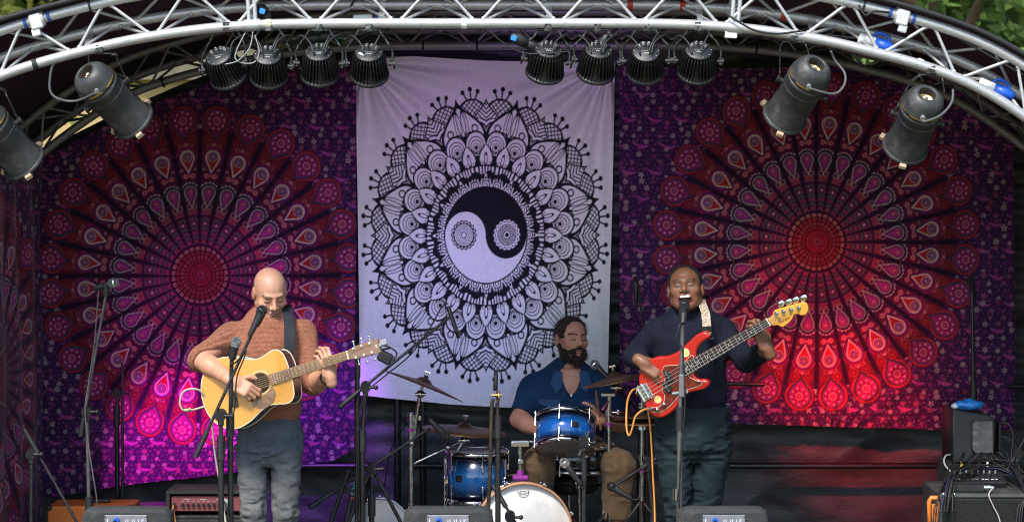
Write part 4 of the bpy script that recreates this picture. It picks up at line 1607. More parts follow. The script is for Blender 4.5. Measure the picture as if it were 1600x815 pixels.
def person(label, loc, skin_key, parts):
    root = thing('person', label, 'person', loc, 'the band on stage')
    return root, obj('body', npmesh('body', parts), skin_mat(skin_key), root)

def strands(V, F, n, L, down, r=.0008, seed=0, col=None):
    """short loose hairs standing off a hair mesh"""
    rg_ = np.random.default_rng(seed)
    a, b, c = V[F[:, 0]], V[F[:, 1]], V[F[:, 2]]
    N_ = np.cross(b - a, c - a)
    N_ /= np.linalg.norm(N_, axis=1)[:, None] + 1e-9
    mb = MB()
    for i in rg_.integers(0, len(F), n):
        p = Vector(a[i]); nn = Vector(N_[i])
        l = L * (.5 + rg_.random())
        j = Vector(rg_.normal(size=3)) * .25
        q = p + (nn * .55 + Vector(down) * .7 + j).normalized() * l * .6
        e = q + (nn * .15 + Vector(down) + j).normalized() * l * .6
        mb.tube([p - nn * .002, q, e], 0, 3, spline=False, cap=False, radii=[r, r, r * .4])
    return mb

# =========================== guitarist
G = lambda x, y, Y=0.0: P(x, y, Y)
skinA = (.58, .30, .20)
oA = dict(skin=skinA, blush=(.62, .22, .16), lip=(.42, .16, .13), brow=(.075, .042, .028), stubble=((.27, .17, .13), .5), scalp=((.50, .29, .22), .4), wide=1.0, jaw=1.0)
rotA = rotm(R(20), R(24), R(-3))
headA = Vector(G(422, 459, -.03))
neckA = G(424, 512, .035)
hv = head_mesh(headA, rotA, neckA, oA)
shR, elR, wrR = G(362, 522, .03), G(314, 561, -.15), G(364, 596, -.325)
shL, elL, wrL = G(476, 520, .03), G(487, 598, -.10), G(516, 588, -.36)
hR = hand(wrR, (.80, -.16, -.42), (.12, -1, .35), 1, [(.55, .75, .4), (.6, .8, .4), (.65, .85, .4), (.7, .9, .4)], (.3, .5, .5))
aR = arm_mesh(elR, wrR, hR, .046, .028, up=shR.lerp(elR, .5))
hL = hand(wrL, (-.22, -.10, .95), (.55, -.80, -.05), -1, [(.45, 1.0, .7), (.55, .9, .6), (.5, 1.0, .7), (.6, .9, .6)], (.9, .2, .9), spread=.09)
aL = arm_mesh(elL, wrL, hL, .043, .028)
cxA = G(421, 600).x
pelA = (G(421, 690).x, 0.0, [.82, .90, .98, 1.06], [.09, .160, .160, .155], [.07, .112, .105, .10])
hpL, hpR = G(394, 702, 0), G(447, 702, 0)
knLp, knRp = G(396, 796, -.02), G(446, 796, -.01)
anL_, anR_ = Vector((knLp.x + .0, .05, .06)), Vector((knRp.x + .01, .06, .06))
bodyA = surf(lambda p: smin(smin(d_loft(p, cxA, .02, [.85, 1.0, 1.2, 1.4, 1.52], [.13, .13, .135, .165, .10], [.08, .08, .085, .095, .06]), smin(d_cone(p, hpL, knLp, .065, .045), d_cone(p, hpR, knRp, .065, .045), .01), .02),
                             smin(d_cone(p, knLp, anL_, .045, .035), d_cone(p, knRp, anR_, .045, .035), .01), .02), (cxA - .3, -.2, 0), (cxA + .3, .25, 1.6), .014)
tint = lambda V: np.array(skinA, np.float32) * (1 + .10 * npn(V, 45))[:, None] * np.array((1, .97, .95), np.float32)
gtr_player, bodyobj = person('bald man in rust jumper and jeans playing an acoustic guitar', (cxA, 0, 0), 'fair', [hv[:3], (*aR, tint(aR[0])), (*aL, tint(aL[0])), (*bodyA, tint(bodyA[0]))])
cuffR = elR.lerp(wrR, .07)
cuffL = elL.lerp(wrL, .30)
hemA = G(420, 663).z
def swA(p):
    zs = [hemA - .06, hemA, hemA + .06, hemA + .13, 1.30, 1.42, 1.50, 1.575, 1.62]
    d = d_loft(p, cxA, .012, zs, [.150, .152, .158, .158, .162, .168, .162, .105, .06], [.108, .110, .120, .124, .130, .125, .105, .080, .06], e=2.2)
    folds = np.exp(-((p[..., 2] - 1.28) / .2) ** 2)
    for S, E, Cf, r0, r1 in ((shR, elR, cuffR, .066, .059), (shL, elL, cuffL, .063, .056)):
        a = smin(d_cone(p, S, E, r0, r1), d_cone(p, E, Cf, r1, .056), .02)
        dv = v3((Cf - E).normalized())
        cut = (p - v3(Cf)) @ dv
        a = smax(a, cut, .008)
        rl = np.exp(-((cut + .03) / .035) ** 2)
        a = a + rl * .006 * np.sin(cut * 240)
        d = smin(d, a, .045)
    d = d + .0045 * npn(p * np.array((1, 1, 1.5), np.float32), 13, 3) + .007 * folds * (np.abs(npn(p * np.array((1.5, 1, 1), np.float32) @ np.array([[.8, 0, .6], [0, 1, 0], [-.6, 0, .8]], np.float32), 11, 8)) - .2)
    band = np.clip((hemA + .055 - p[..., 2]) / .006, 0, 1)
    d = d + band * .006
    d = smax(d, hemA - p[..., 2], .006)
    nk = d_cone(p, neckA + Vector((0, .01, -.05)), headA + Vector((0, .02, 0)), .068, .070)
    collar = np.abs(nk) - .010
    d2 = smax(d, -nk, .012)
    ring = smax(collar, np.abs((p - v3(neckA + Vector((0, -.0, .005)))) @ v3(Vector((0, -.30, 1)).normalized())) - .016, .006)
    return smin(d2, ring, .012)
Vs, Fs = surf(swA, (cxA - .44, -.27, hemA - .03), (cxA + .36, .22, 1.66), .0068)
cR = np.array((.375, .145, .085), np.float32) * (1 + .22 * npn(Vs, 210) + .10 * npn(Vs, 30))[:, None]
obj('jumper', npmesh('jumper', [(Vs, Fs, cR)]), cloth_mat('rust knit', rib=('Z', 52, .40), var=.38, scale=150, bump=.6, sheen=.1), gtr_player)
tee = MB().torus(neckA + Vector((0, -.004, .018)), (0, -.30, 1), .0625, .008, 32, 8)
obj('tshirt_collar', tee, mat('blue grey jersey', (.12, .17, .24), .9), gtr_player)
jf = legs_fn(hpL, hpR, knLp, knRp, anL_ + Vector((0, 0, .03)), anR_ + Vector((0, 0, .03)), pelA, .080, .064, .052, 1.0)
Vs, Fs = surf(jf, (cxA - .26, -.2, .05), (cxA + .26, .22, 1.08), .0075)
fade = np.clip(1.0 - np.abs(Vs[:, 2] - .62) / .33, 0, 1) * np.clip(-(Vs[:, 1] - .01) / .06, 0, 1)
cj = np.array((.090, .105, .130), np.float32) * (1 - fade[:, None]) + np.array((.145, .145, .140), np.float32) * fade[:, None]
cj = cj * (1 + .14 * npn(Vs * np.array((1, 1, .35), np.float32), 150) + .12 * npn(Vs, 22))[:, None]
obj('jeans', npmesh('jeans', [(Vs, Fs, cj)]), cloth_mat('worn denim', .85, var=.2, scale=320, sheen=0), gtr_player)
obj('belt', MB().lathe((cxA, 0, 0), (0, 0, 1), [(.001, 1.0), (.002, 1.01)], 8), black_plastic, gtr_player) if False else None
mb = MB(); shoe(mb, (anL_.x, anL_.y, .003), (-.15, -1)); obj('shoe', mb, black_plastic, gtr_player)
mb = MB(); shoe(mb, (anR_.x, anR_.y, .003), (.15, -1)); obj('shoe', mb, black_plastic, gtr_player)
wd = (wrL - elL).normalized()
wc = elL.lerp(wrL, .84)
wt = obj('wristwatch', MB().lathe(wc, wd, [(.0325, -.010), (.0345, -.008), (.0345, .008), (.0325, .010)], 28), mat('dark leather', (.03, .02, .015), .6), gtr_player)
obj('watch_case', MB().cyl(wc + Vector((.012, -.032, .008)), wc + Vector((.014, -.040, .010)), .017, n=20), mat('gold watch', (.8, .6, .25), .25, .9), wt)

# =========================== bass player
skinB = (.20, .086, .046)
oB = dict(skin=skinB, blush=(.27, .095, .05), lip=(.26, .085, .07), brow=(.012, .008, .006), wide=1.06, jaw=1.05, smile=1, open=1.35, nose=1.25, brow_a=.7)
rotB = rotm(R(-9), R(-18), R(-5))
headB = Vector(G(1071, 453, -.03))
neckB = G(1078, 515, .03)
hvB = head_mesh(headB, rotB, neckB, oB)
bsR, beR, bwR = G(1027, 518, .03), G(991, 556, .10), G(1005, 566, -.19)
bsL, beL, bwL = G(1128, 518, .03), G(1166, 563, -.12), G(1199, 545, -.36)
bhR = hand(bwR, (.78, -.22, -.50), (.35, -1, .35), 1, [(.35, .45, .3), (.4, .5, .3), (.5, .6, .4), (.6, .7, .4)], (.35, .7, .2), sc=1.05)
aBR = arm_mesh(beR, bwR, bhR, .036, .029)
bhL = hand(bwL, (-.42, -.10, .88), (.60, -.78, .0), -1, [(.35, 1.0, .8), (.45, 1.0, .7), (.5, 1.1, .7), (.55, 1.0, .6)], (.8, .2, .9), sc=1.05, spread=.08)
aBL = arm_mesh(beL, bwL, bhL, .036, .029)
cxB = G(1079, 600).x
hemB = G(1080, 644).z
pelB = (G(1082, 690).x, 0.0, [.84, .92, 1.0, 1.12], [.10, .186, .186, .18], [.07, .125, .12, .115])
hpL, hpR = G(1053, 700, 0), G(1113, 700, 0)
knLp, knRp = G(1060, 800, -.03), G(1103, 800, .0)
anL_, anR_ = Vector((knLp.x, .04, .06)), Vector((knRp.x + .01, .07, .06))
bodyB = surf(lambda p: smin(d_loft(p, cxB, .02, [.85, 1.0, 1.2, 1.4, 1.54], [.15, .15, .155, .175, .11], [.085, .085, .09, .10, .07]), smin(smin(d_cone(p, hpL, knLp, .075, .05), d_cone(p, hpR, knRp, .075, .05), .01), smin(d_cone(p, knLp, anL_, .05, .035), d_cone(p, knRp, anR_, .05, .035), .01), .02), .02), (cxB - .3, -.2, 0), (cxB + .3, .25, 1.6), .014)
def tintB(V):
    return np.array(skinB, np.float32) * (1 + .15 * npn(V, 45))[:, None]
bass_player, _ = person('smiling man in navy polo-neck jumper singing and playing a red bass', (cxB, 0, 0), 'deep', [hvB[:3], (*aBR, tintB(aBR[0])), (*aBL, tintB(aBL[0])), (*bodyB, tintB(bodyB[0]))])
# teeth
mb = MB()
for k in range(8):
    a = (k - 3.5) * .155
    c = Vector((.040 * math.sin(a) * 1.0, -.058 - .031 * math.cos(a), -.0560 + .004 * abs(math.sin(a))))
    mb.box(headB + rotB @ c, (.0074, .006, .0125), rotB @ Matrix.Rotation(a, 3, 'Z'), bev=.002)
obj('teeth', mb, mat('teeth', (.78, .74, .66), .3), bass_player)
def hair_mesh(head, rot, off, cutc, cutr, h=.004, wide=1.0, seed=0.0, rough=.003, extra=None, low=-.04):
    Rm = np.array(rot, np.float32); cv = v3(head)
    def fn(p):
        d = d_ell(p, (0, .016, .043), (.0765 * wide + off, .098 + off, .080 + off))
        d = smax(d, -d_ell(p, cutc, cutr), .006)
        d = smax(d, low - p[..., 2] + np.clip(p[..., 1] - .03, 0, 1) * -.6, .01)
        if extra:
            d = smin(d, extra(p), .01)
        return d + rough * npn(p, 70, seed)
    V, F = surf(fn, (-.13, -.13, -.2), (.13, .17, .16), h)
    return V @ Rm.T + cv, F
Vh, Fh = hair_mesh(headB, rotB, .005, (0, -.085, .006), (.083, .105, .100), wide=1.06)
ch = np.array((.009, .008, .009), np.float32) * (1 + .4 * npn(Vh, 300))[:, None]
obj('hair', npmesh('hair', [(Vh, Fh, ch)]), mat('black cropped hair', (1, 1, 1), .75, 0, .3, 300, bump=.6, bscale=350, attr='tint'), bass_player)
def swB(p):
    zs = [hemB - .06, hemB, hemB + .06, hemB + .13, 1.34, 1.45, 1.53, 1.59, 1.64]
    d = d_loft(p, cxB, .012, zs, [.176, .178, .182, .176, .174, .178, .168, .11, .06], [.122, .124, .132, .135, .140, .135, .115, .08, .055], e=2.2)
    for S, E, Cf, r0, r1 in ((bsR, beR, beR.lerp(bwR, .88), .066, .056), (bsL, beL, beL.lerp(bwL, .84), .066, .056)):
        a = smin(d_cone(p, S, E, r0, r1), d_cone(p, E, Cf, r1 * .98, .044), .02)
        dv = v3((Cf - E).normalized())
        cut = (p - v3(Cf)) @ dv
        a = smax(a, cut, .006)
        a = a + np.exp(-((cut + .06) / .05) ** 2) * .004 * np.sin(cut * 190) + .003 * np.clip((cut + .035) / .004, 0, 1)
        d = smin(d, a, .045)
    d = d + .005 * npn(p * np.array((1, 1, 1.4), np.float32), 12, 13) + .007 * (np.abs(npn(p @ np.array([[.8, 0, -.6], [0, 1, 0], [.6, 0, .8]], np.float32), 10, 18)) - .2)
    d = d + np.clip((hemB + .05 - p[..., 2]) / .006, 0, 1) * .006
    d = smax(d, hemB - p[..., 2], .006)
    nk = d_cone(p, neckB + Vector((0, .0, -.04)), headB + Vector((.004, .02, -.06)), .070, .066)
    nk = smax(nk, (p[..., 2] - float(headB.z) + .096 - (p[..., 1] + .03) * .25), .008)
    inner = d_cone(p, neckB + Vector((0, .0, -.04)), headB + Vector((.004, .02, 0)), .060, .060)
    d = smin(d, nk + .0022 * np.sin(p[..., 2] * 330), .02)
    return smax(d, -inner, .006)
Vs, Fs = surf(swB, (cxB - .40, -.42, hemB - .03), (cxB + .48, .24, 1.66), .007)
cn = np.array((.009, .011, .024), np.float32) * (1 + .22 * npn(Vs, 200) + .12 * npn(Vs, 25))[:, None]
obj('jumper', npmesh('jumper', [(Vs, Fs, cn)]), cloth_mat('navy knit', rib=('X', 55, .35), var=.2, scale=180, bump=.4, sheen=.0), bass_player)
jf = legs_fn(hpL, hpR, knLp, knRp, anL_ + Vector((0, 0, .03)), anR_ + Vector((0, 0, .03)), pelB, .094, .066, .05, 1.0, 30.0)
Vs, Fs = surf(jf, (cxB - .3, -.22, .05), (cxB + .3, .24, 1.14), .0078)
cj = np.array((.012, .021, .026), np.float32) * (1 + .2 * npn(Vs, 100) + .12 * npn(Vs, 20))[:, None]
obj('trousers', npmesh('trousers', [(Vs, Fs, cj)]), cloth_mat('dark teal twill', .8, var=.12, scale=300, sheen=0, bump=.12), bass_player)
mb = MB(); shoe(mb, (anL_.x, anL_.y, .003), (-.15, -1)); obj('shoe', mb, black_plastic, bass_player)
mb = MB(); shoe(mb, (anR_.x, anR_.y, .003), (.15, -1)); obj('shoe', mb, black_plastic, bass_player)

# =========================== drummer
DY = 1.25
skinC = (.54, .26, .18)
oC = dict(skin=skinC, blush=(.52, .15, .10), lip=(.40, .13, .11), brow=(.03, .018, .012), wide=1.02, jaw=1.05, brow_a=.95)
rotC = rotm(R(26), R(-6), R(3))
headC = Vector(G(893, 531, DY - .03))
neckC = G(889, 586, DY + .02)
hvC = head_mesh(headC, rotC, neckC, oC)
dsR, deR, dwR = G(833, 606, DY), G(811, 655, 1.13), G(850, 676, .98)
dsL, deL, dwL = G(946, 606, DY), G(968, 661, 1.10), G(940, 655, .93)
dhR = hand(dwR, (.75, -.5, .1), (.0, -.5, .9), 1, [(.9, 1.0, .5)] * 4, (.5, .6, .4))
adR = arm_mesh(deR, dwR, dhR, .046, .029, up=dsR.lerp(deR, .55))
dhL = hand(dwL, (-.75, -.45, .25), (.15, -.9, .3), -1, [(.9, 1.1, .5), (1.0, 1.1, .5), (1.0, 1.1, .5), (1.1, 1.1, .5)], (.4, .6, .5))
adL = arm_mesh(deL, dwL, dhL, .046, .029, up=dsL.lerp(deL, .55))
cxC = G(888, 640, DY).x
kR, kL = G(843, 724, .86), G(966, 728, .84)
hipR_, hipL_ = Vector((cxC - .09, 1.22, .74)), Vector((cxC + .10, 1.22, .74))
aR_, aL_ = Vector((kR.x - .02, .98, RISER + .06)), Vector((kL.x - .01, .92, RISER + .06))
bodyC = surf(lambda p: smin(d_loft(p, cxC, DY + .0, [.66, .8, 1.0, 1.12, 1.2], [.14, .14, .16, .17, .11], [.1, .1, .1, .1, .07]), smin(smin(d_cone(p, hipR_, kR, .08, .055), d_cone(p, hipL_, kL, .08, .055), .01), smin(d_cone(p, kR, aR_, .055, .034), d_cone(p, kL, aL_, .052, .034), .01), .02), .02), (cxC - .35, .6, RISER), (cxC + .45, 1.45, 1.24), .012)
def tintC(V):
    return np.array(skinC, np.float32) * (1 + .12 * npn(V, 45))[:, None]
drummer, _ = person('bearded man in dark blue shirt seated behind the drum kit', (cxC, DY, RISER), 'ruddy', [hvC[:3], (*adR, tintC(adR[0])), (*adL, tintC(adL[0])), (*bodyC, tintC(bodyC[0]))])
hair_c = mat('dark brown hair', (1, 1, 1), .6, 0, .35, 220, bump=.8, bscale=260, attr='tint', stretch=(1, .35, .6))
def bun(p):
    return d_ell(p, (0.0, .125, .02), (.032, .03, .032))
Vh, Fh = hair_mesh(headC, rotC, .007, (0, -.088, .026), (.070, .100, .080), wide=1.02, seed=4, extra=bun, rough=.004)
chh = np.array((.030, .018, .011), np.float32) * (1 + .5 * npn(Vh * np.array((2, .4, 1), np.float32), 150))[:, None]
ha_ = obj('hair', npmesh('hair', [(Vh, Fh, chh)]), hair_c, drummer)
obj('loose_hair', strands(Vh, Fh, 700, .020, (0, .6, -.5), seed=3), mat('loose dark hair', (.026, .016, .010), .5), ha_)
def beard(p):
    s = np.concatenate([np.abs(p[..., :1]), p[..., 1:]], -1)
    d = d_cone(s, (.066, .004, -.030), (.052, -.022, -.074), .016, .022)
    d = smin(d, d_cone(s, (.052, -.022, -.074), (.0, -.066, -.108), .024, .030), .02)
    d = smin(d, d_cone(s, (.006, -.094, -.047), (.034, -.080, -.066), .0085, .009), .008)
    d = smin(d, d_cone(s, (.034, -.080, -.066), (.02, -.074, -.095), .011, .020), .01)
    d = smin(d, d_cone(s, (.036, -.074, -.068), (.054, -.030, -.066), .012, .016), .012)
    d = smax(d, -d_ell(p, (0, -.108, -.0635), (.016, .026, .0058)), .003)
    return d + .0045 * npn(p, 85, 2) + .003 * npn(p * np.array((2, 2, .6), np.float32), 160, 2)
Vh, Fh = surf(beard, (-.11, -.13, -.17), (.11, .05, .01), .0034)
chh = np.array((.028, .016, .010), np.float32) * (1 + .6 * npn(Vh * np.array((2, 2, .5), np.float32), 170))[:, None]
Vh = Vh @ np.array(rotC, np.float32).T + v3(headC)
be_ = obj('beard', npmesh('beard', [(Vh, Fh, chh)]), hair_c, drummer)
loose_m = mat('loose dark hair', (.026, .016, .010), .5)
obj('loose_hair', strands(Vh, Fh, 900, .016, (0, -.2, -1), seed=2), loose_m, be_)
def shC(p):
    zs = [.70, .78, .95, 1.08, 1.16, 1.22, 1.26]
    d = d_loft(p, cxC, DY + .01, zs, [.185, .185, .20, .212, .185, .10, .05], [.135, .135, .14, .14, .115, .085, .06], e=2.2)
    for S, E in ((dsR, deR), (dsL, deL)):
        Cf = S.lerp(E, .82)
        a = d_cone(p, S, Cf, .080, .068)
        cut = (p - v3(Cf)) @ v3((E - S).normalized())
        d = smin(d, smax(a, cut, .006), .045)
    d = d + .004 * npn(p * np.array((1, 1, .8), np.float32), 16, 23) + .009 * (np.abs(npn(p @ np.array([[.9, 0, -.4], [0, 1, 0], [.4, 0, .9]], np.float32), 9, 28)) - .2)
    return d
def shC_cut(p):
    d = shC(p)
    nk = d_cone(p, neckC + Vector((0, .03, -.05)), headC + Vector((0, .02, 0)), .070, .072)
    vee = d_cone(p, neckC + Vector((.008, -.10, .02)), neckC + Vector((.012, -.17, -.145)), .060, .004)
    d2 = smax(d, -smin(nk, vee, .02), .006)
    xl = p[..., 0] - float(neckC.x) - .01
    zz = (p[..., 2] - float(neckC.z))
    pl = np.abs(p[..., 1] * 0 + d) - .004
    return d2
Vs, Fs = surf(shC_cut, (cxC - .36, DY - .3, .72), (cxC + .42, DY + .2, 1.30), .0068)
cb = np.array((.009, .036, .100), np.float32) * (1 + .25 * npn(Vs, 140) + .22 * npn(Vs, 18))[:, None]
shirt = obj('shirt', npmesh('shirt', [(Vs, Fs, cb)]), cloth_mat('dark blue chambray', .85, var=.22, scale=320, sheen=.02, bump=.2), drummer)
# collar wings, placket, pockets and buttons
cm = mat('dark blue chambray collar', (.018, .066, .17), .85, 0, .25, 200, bump=.2, bscale=300)
def front_y(x, z):
    """front surface of the shirt near (x, z)"""
    ys = np.linspace(DY - .28, DY + .02, 120, dtype=np.float32)
    p = np.stack([np.full(120, x, np.float32), ys, np.full(120, z, np.float32)], -1)
    k = np.argmax(shC(p) < 0)
    return float(ys[k])
for sg in (-1, 1):
    cl = MB()
    ring = [(.047, .030), (.088, .028), (.112, -.030), (.082, -.082), (.050, -.050)]
    fr_, bk_ = [], []
    for k, (dx, dz) in enumerate(ring):
        x, z = neckC.x + .008 + sg * dx, neckC.z + dz
        y = front_y(x, min(z, neckC.z - .012)) - .016 + (.030 if k < 2 else 0)
        fr_.append(Vector((x, y, z))); bk_.append(Vector((x, y + .016, z)))
    if sg < 0:
        fr_, bk_ = fr_[::-1], bk_[::-1]
    cl.add(fr_ + bk_, [tuple(range(5)), (9, 8, 7, 6, 5)] + [(i, 5 + i, 5 + (i + 1) % 5, (i + 1) % 5) for i in range(5)], False)
    obj('collar', cl, cm, shirt)
mb = MB()
for z in (1.06, .985, .91):
    x = cxC + .012
    mb.cyl((x, front_y(x, z) + .001, z), (x, front_y(x, z) - .003, z), .0065, n=12)
for x in (cxC - .105, cxC + .115):
    z = 1.005
    mb.cyl((x, front_y(x, z) + .001, z), (x, front_y(x, z) - .004, z), .0065, n=12)
obj('button', mb, mat('pearl snap', (.75, .75, .76), .25), shirt)
for x in (cxC - .105, cxC + .115):
    f = MB()
    row = []
    for (dx, z) in ((-.055, 1.033), (.055, 1.033), (.055, 1.012), (0, .99), (-.055, 1.012)):
        row.append(Vector((x + dx, front_y(x + dx, z) - .006, z)))
    back = [p + Vector((0, .012, 0)) for p in row]
    f.add(row + back, [(4, 3, 2, 1, 0)] + [(i, (i + 1) % 5, 5 + (i + 1) % 5, 5 + i) for i in range(5)], False)
    obj('pocket_flap', f, cm, shirt)
tf = lambda p: smin(smin(d_loft(p, cxC, DY - .02, [.66, .74, .82], [.19, .195, .17], [.15, .15, .13]), smin(d_cone(p, hipR_, kR, .105, .085), d_cone(p, kR, kR.lerp(aR_, .62), .085, .074), .03), .03),
                    smin(d_cone(p, hipL_, kL, .105, .088), d_cone(p, kL, kL.lerp(aL_, .62), .088, .078), .03), .03) + .004 * npn(p, 15, 40) + .008 * (np.abs(npn(p * np.array((1, 1, 1.8), np.float32), 14, 44)) - .25)
def tf2(p):
    d = tf(p)
    for k, a in ((kR, aR_), (kL, aL_)):
        c = k.lerp(a, .60)
        near = (np.abs(p[..., 0] - c.x) < .14)
        d = np.where(near & (p[..., 2] < c.z), np.maximum(d, c.z - p[..., 2]), d)
    return d
Vs, Fs = surf(tf2, (cxC - .36, .65, RISER + .05), (cxC + .42, 1.45, .86), .008)
ct = np.array((.115, .070, .036), np.float32) * (1 + .25 * npn(Vs, 120) + .2 * npn(Vs, 20))[:, None]
obj('trousers', npmesh('trousers', [(Vs, Fs, ct)]), cloth_mat('brown cotton', .9, var=.15, scale=250, sheen=.15), drummer)
mb = MB(); shoe(mb, (aR_.x, aR_.y, RISER + .006), (-.1, -1)); obj('shoe', mb, black_plastic, drummer)
mb = MB(); shoe(mb, (aL_.x, aL_.y, RISER + .006), (.1, -1)); obj('shoe', mb, black_plastic, drummer)
st = thing('drum_stool', 'round black drum stool under the bearded drummer', 'stool', (cxC, 1.27, RISER))
obj('seat', MB().lathe((cxC, 1.27, .52), (0, 0, 1), [(0, 0), (.15, 0), (.165, .02), (.165, .07), (.15, .09), (0, .095)], 32), black_plastic, st)
obj('post', MB().cyl((cxC, 1.27, RISER + .1), (cxC, 1.27, .52), .02), chrome, st)
for a in (.5, 2.6, 4.7):
    obj('leg', MB().cyl((cxC, 1.27, .38), (cxC + .24 * math.cos(a), 1.27 + .24 * math.sin(a), RISER + .012), .012), chrome, st)
# ================================================================= GUITARS
def strip(pts, wdir, width, thick, M=None):
    """flat band along pts; wdir gives the across direction at each point"""
    pts = [Vector(p) for p in pts]
    pts2 = catmull(pts, 6)
    k = len(pts2)
    mb = MB()
    vs = []
    for i, p in enumerate(pts2):
        d = (pts2[min(i + 1, k - 1)] - pts2[max(i - 1, 0)]).normalized()
        t = i / (k - 1) * (len(wdir) - 1)
        a = Vector(wdir[int(t)]).lerp(Vector(wdir[min(int(t) + 1, len(wdir) - 1)]), t - int(t))
        a = (a - d * a.dot(d)).normalized()
        nn = d.cross(a)
        for sx, sz in ((-1, -1), (1, -1), (1, 1), (-1, 1)):
            vs.append(p + a * sx * width / 2 + nn * sz * thick / 2)
    fs = [(i * 4 + j, i * 4 + (j + 1) % 4, i * 4 + 4 + (j + 1) % 4, i * 4 + 4 + j) for i in range(k - 1) for j in range(4)]
    fs += [(3, 2, 1, 0), (k * 4 - 4, k * 4 - 3, k * 4 - 2, k * 4 - 1)]
    mb.add(vs, fs, False)
    return mb
def axes(th, yaw, tilt):
    """x along the neck (th up in the picture, yaw towards the audience), z out of the front face"""
    x = Vector((math.cos(th) * math.cos(yaw), -math.sin(yaw), math.sin(th) * math.cos(yaw)))
    n0 = Vector((0, -math.cos(tilt), math.sin(tilt)))
    y = n0.cross(x).normalized()
    return x, y, x.cross(y).normalized()

# ----------------------------------------------------------------- acoustic guitar
ax_, ay_, az_ = axes(R(18.5), R(15), R(9))
o0 = P(407, 598, -.30)
ag = thing('acoustic_guitar', 'honey coloured acoustic guitar held by the bald man', 'guitar', o0, world=False)
ag.rotation_euler = basis(ax_, ay_, az_).to_euler()
SCG = .93
half = [(-.335, 0), (-.330, .055), (-.305, .115), (-.262, .160), (-.205, .184), (-.150, .182), (-.095, .165), (-.045, .140), (-.005, .126), (.03, .123), (.07, .131), (.105, .140), (.135, .136), (.158, .112), (.168, .07), (.171, .03), (.171, 0)]
up = catmull([Vector((x, y, 0)) for x, y in half], 4)
outl = [(p.x * SCG, p.y * SCG) for p in up]
outl = [(x, -y) for x, y in outl] + [(x, y) for x, y in outl[::-1][1:-1]]
spruce = mat('lacquered spruce', (.64, .29, .050), .22, 0, .14, 9, coat=.6, stretch=(1, 22, 1), rvar=.1)
mahog = mat('mahogany sides', (.085, .030, .014), .25, 0, .3, 8, coat=.5, stretch=(1, 8, 8))
rose = mat('rosewood', (.050, .024, .016), .45, 0, .3, 20, stretch=(1, 9, 1))
maple_e = mat('pale fretboard edge', (.5, .34, .18), .4)
ivory = mat('ivory binding', (.78, .70, .52), .35)
bodyo = obj('body', MB().prism(outl, -.098, -.004), mahog, ag)
sb = obj('soundboard', MB().prism(outl, -.004, .0, bev=.0012), spruce, ag)
obj('binding', MB().tube([(x * 1.001, y * 1.001, -.0015) for x, y in outl] + [(outl[0][0], outl[0][1], -.0015)], .0028, 6, spline=False), ivory, ag)
obj('back_binding', MB().tube([(x * 1.001, y * 1.001, -.097) for x, y in outl] + [(outl[0][0], outl[0][1], -.097)], .0028, 6, spline=False), ivory, ag)
obj('soundhole', MB().cyl((0, 0, -.002), (0, 0, .0006), .0475, n=40), mat('sound hole dark', (.035, .018, .010), .9), sb)
obj('rosette', MB().lathe((0, 0, .0006), (0, 0, 1), [(.049, 0), (.049, .0006), (.060, .0006), (.060, 0)], 48), mat('rosette wood', (.62, .42, .20), .35, 0, .3, 60), sb)
pg = [(.025, -.048), (.052, -.038), (.062, -.052), (.060, -.075), (.042, -.102), (.010, -.118), (-.03, -.118), (-.062, -.100), (-.070, -.078), (-.062, -.058), (-.048, -.046), (-.040, -.052), (-.022, -.062), (.005, -.062)]
pgs = catmull([Vector((x, y, 0)) for x, y in pg] + [Vector((*pg[0], 0))], 4)[:-1]
tort = mat('mottled brown pickguard', (.20, .105, .06), .25, 0, .5, 45, coat=.4, dirt=((.30, .24, .20), .8, 38))
obj('pickguard', MB().prism([(p.x, p.y) for p in pgs][::-1], .0005, .0022), tort, ag)
obj('bridge', MB().box((-.152, 0, .005), (.030, .150, .010), bev=.004).box((-.145, 0, .011), (.004, .075, .006)), rose, ag)
mb = MB()
for k in range(6):
    mb.cyl((-.160, -.027 + k * .0108, .009), (-.160, -.027 + k * .0108, .014), .0035, n=8)
obj('bridge_pin', mb, ivory, ag)
NUT = .463
def neck_w(x):
    return .0215 + (.0275 - .0215) * (NUT - x) / (NUT - .055)
mb = MB()
n_ = 14
vs, fs = [], []
for i in range(n_ + 1):
    x = .16 + (NUT - .16) * i / n_
    w_ = neck_w(x) - .001
    for k in range(9):
        a = PI * k / 8
        vs.append((x, w_ * math.cos(a), -.004 - (.019 + (.012 if i == 0 else 0)) * math.sin(a)))
for i in range(n_):
    for k in range(8):
        fs.append((i * 9 + k, i * 9 + 9 + k, i * 9 + 10 + k, i * 9 + k + 1))
mb.add(vs, fs)
mb.box((.155, 0, -.045), (.05, .052, .08), bev=.008)
nk = obj('neck', mb, mat('mahogany neck', (.20, .085, .035), .35, 0, .2, 10, coat=.3, stretch=(1, 8, 8)), ag)
fb = MB()
fb.add([(.052, -.0272, .001), (NUT, -.0215, .001), (NUT, .0215, .001), (.052, .0272, .001), (.052, -.0272, .0065), (NUT, -.0215, .0065), (NUT, .0215, .0065), (.052, .0272, .0065)],
       [(0, 3, 2, 1), (4, 5, 6, 7), (0, 1, 5, 4), (2, 3, 7, 6), (1, 2, 6, 5), (3, 0, 4, 7)], False)
fbo = obj('fretboard', fb, mat('worn fretboard', (.30, .17, .085), .5, 0, .25, 30, stretch=(1, 9, 1)), ag)
SL = NUT + .152
for k in range(1, 21):
    x = NUT - SL * (1 - 2 ** (-k / 12))
    if x < .056:
        break
    w_ = neck_w(x)
    obj('fret', MB().cyl((x, -w_ + .001, .0066), (x, w_ - .001, .0066), .0013, n=6), chromepin, fbo)
obj('nut', MB().box((NUT + .003, 0, .005), (.006, .043, .011)), ivory, ag)
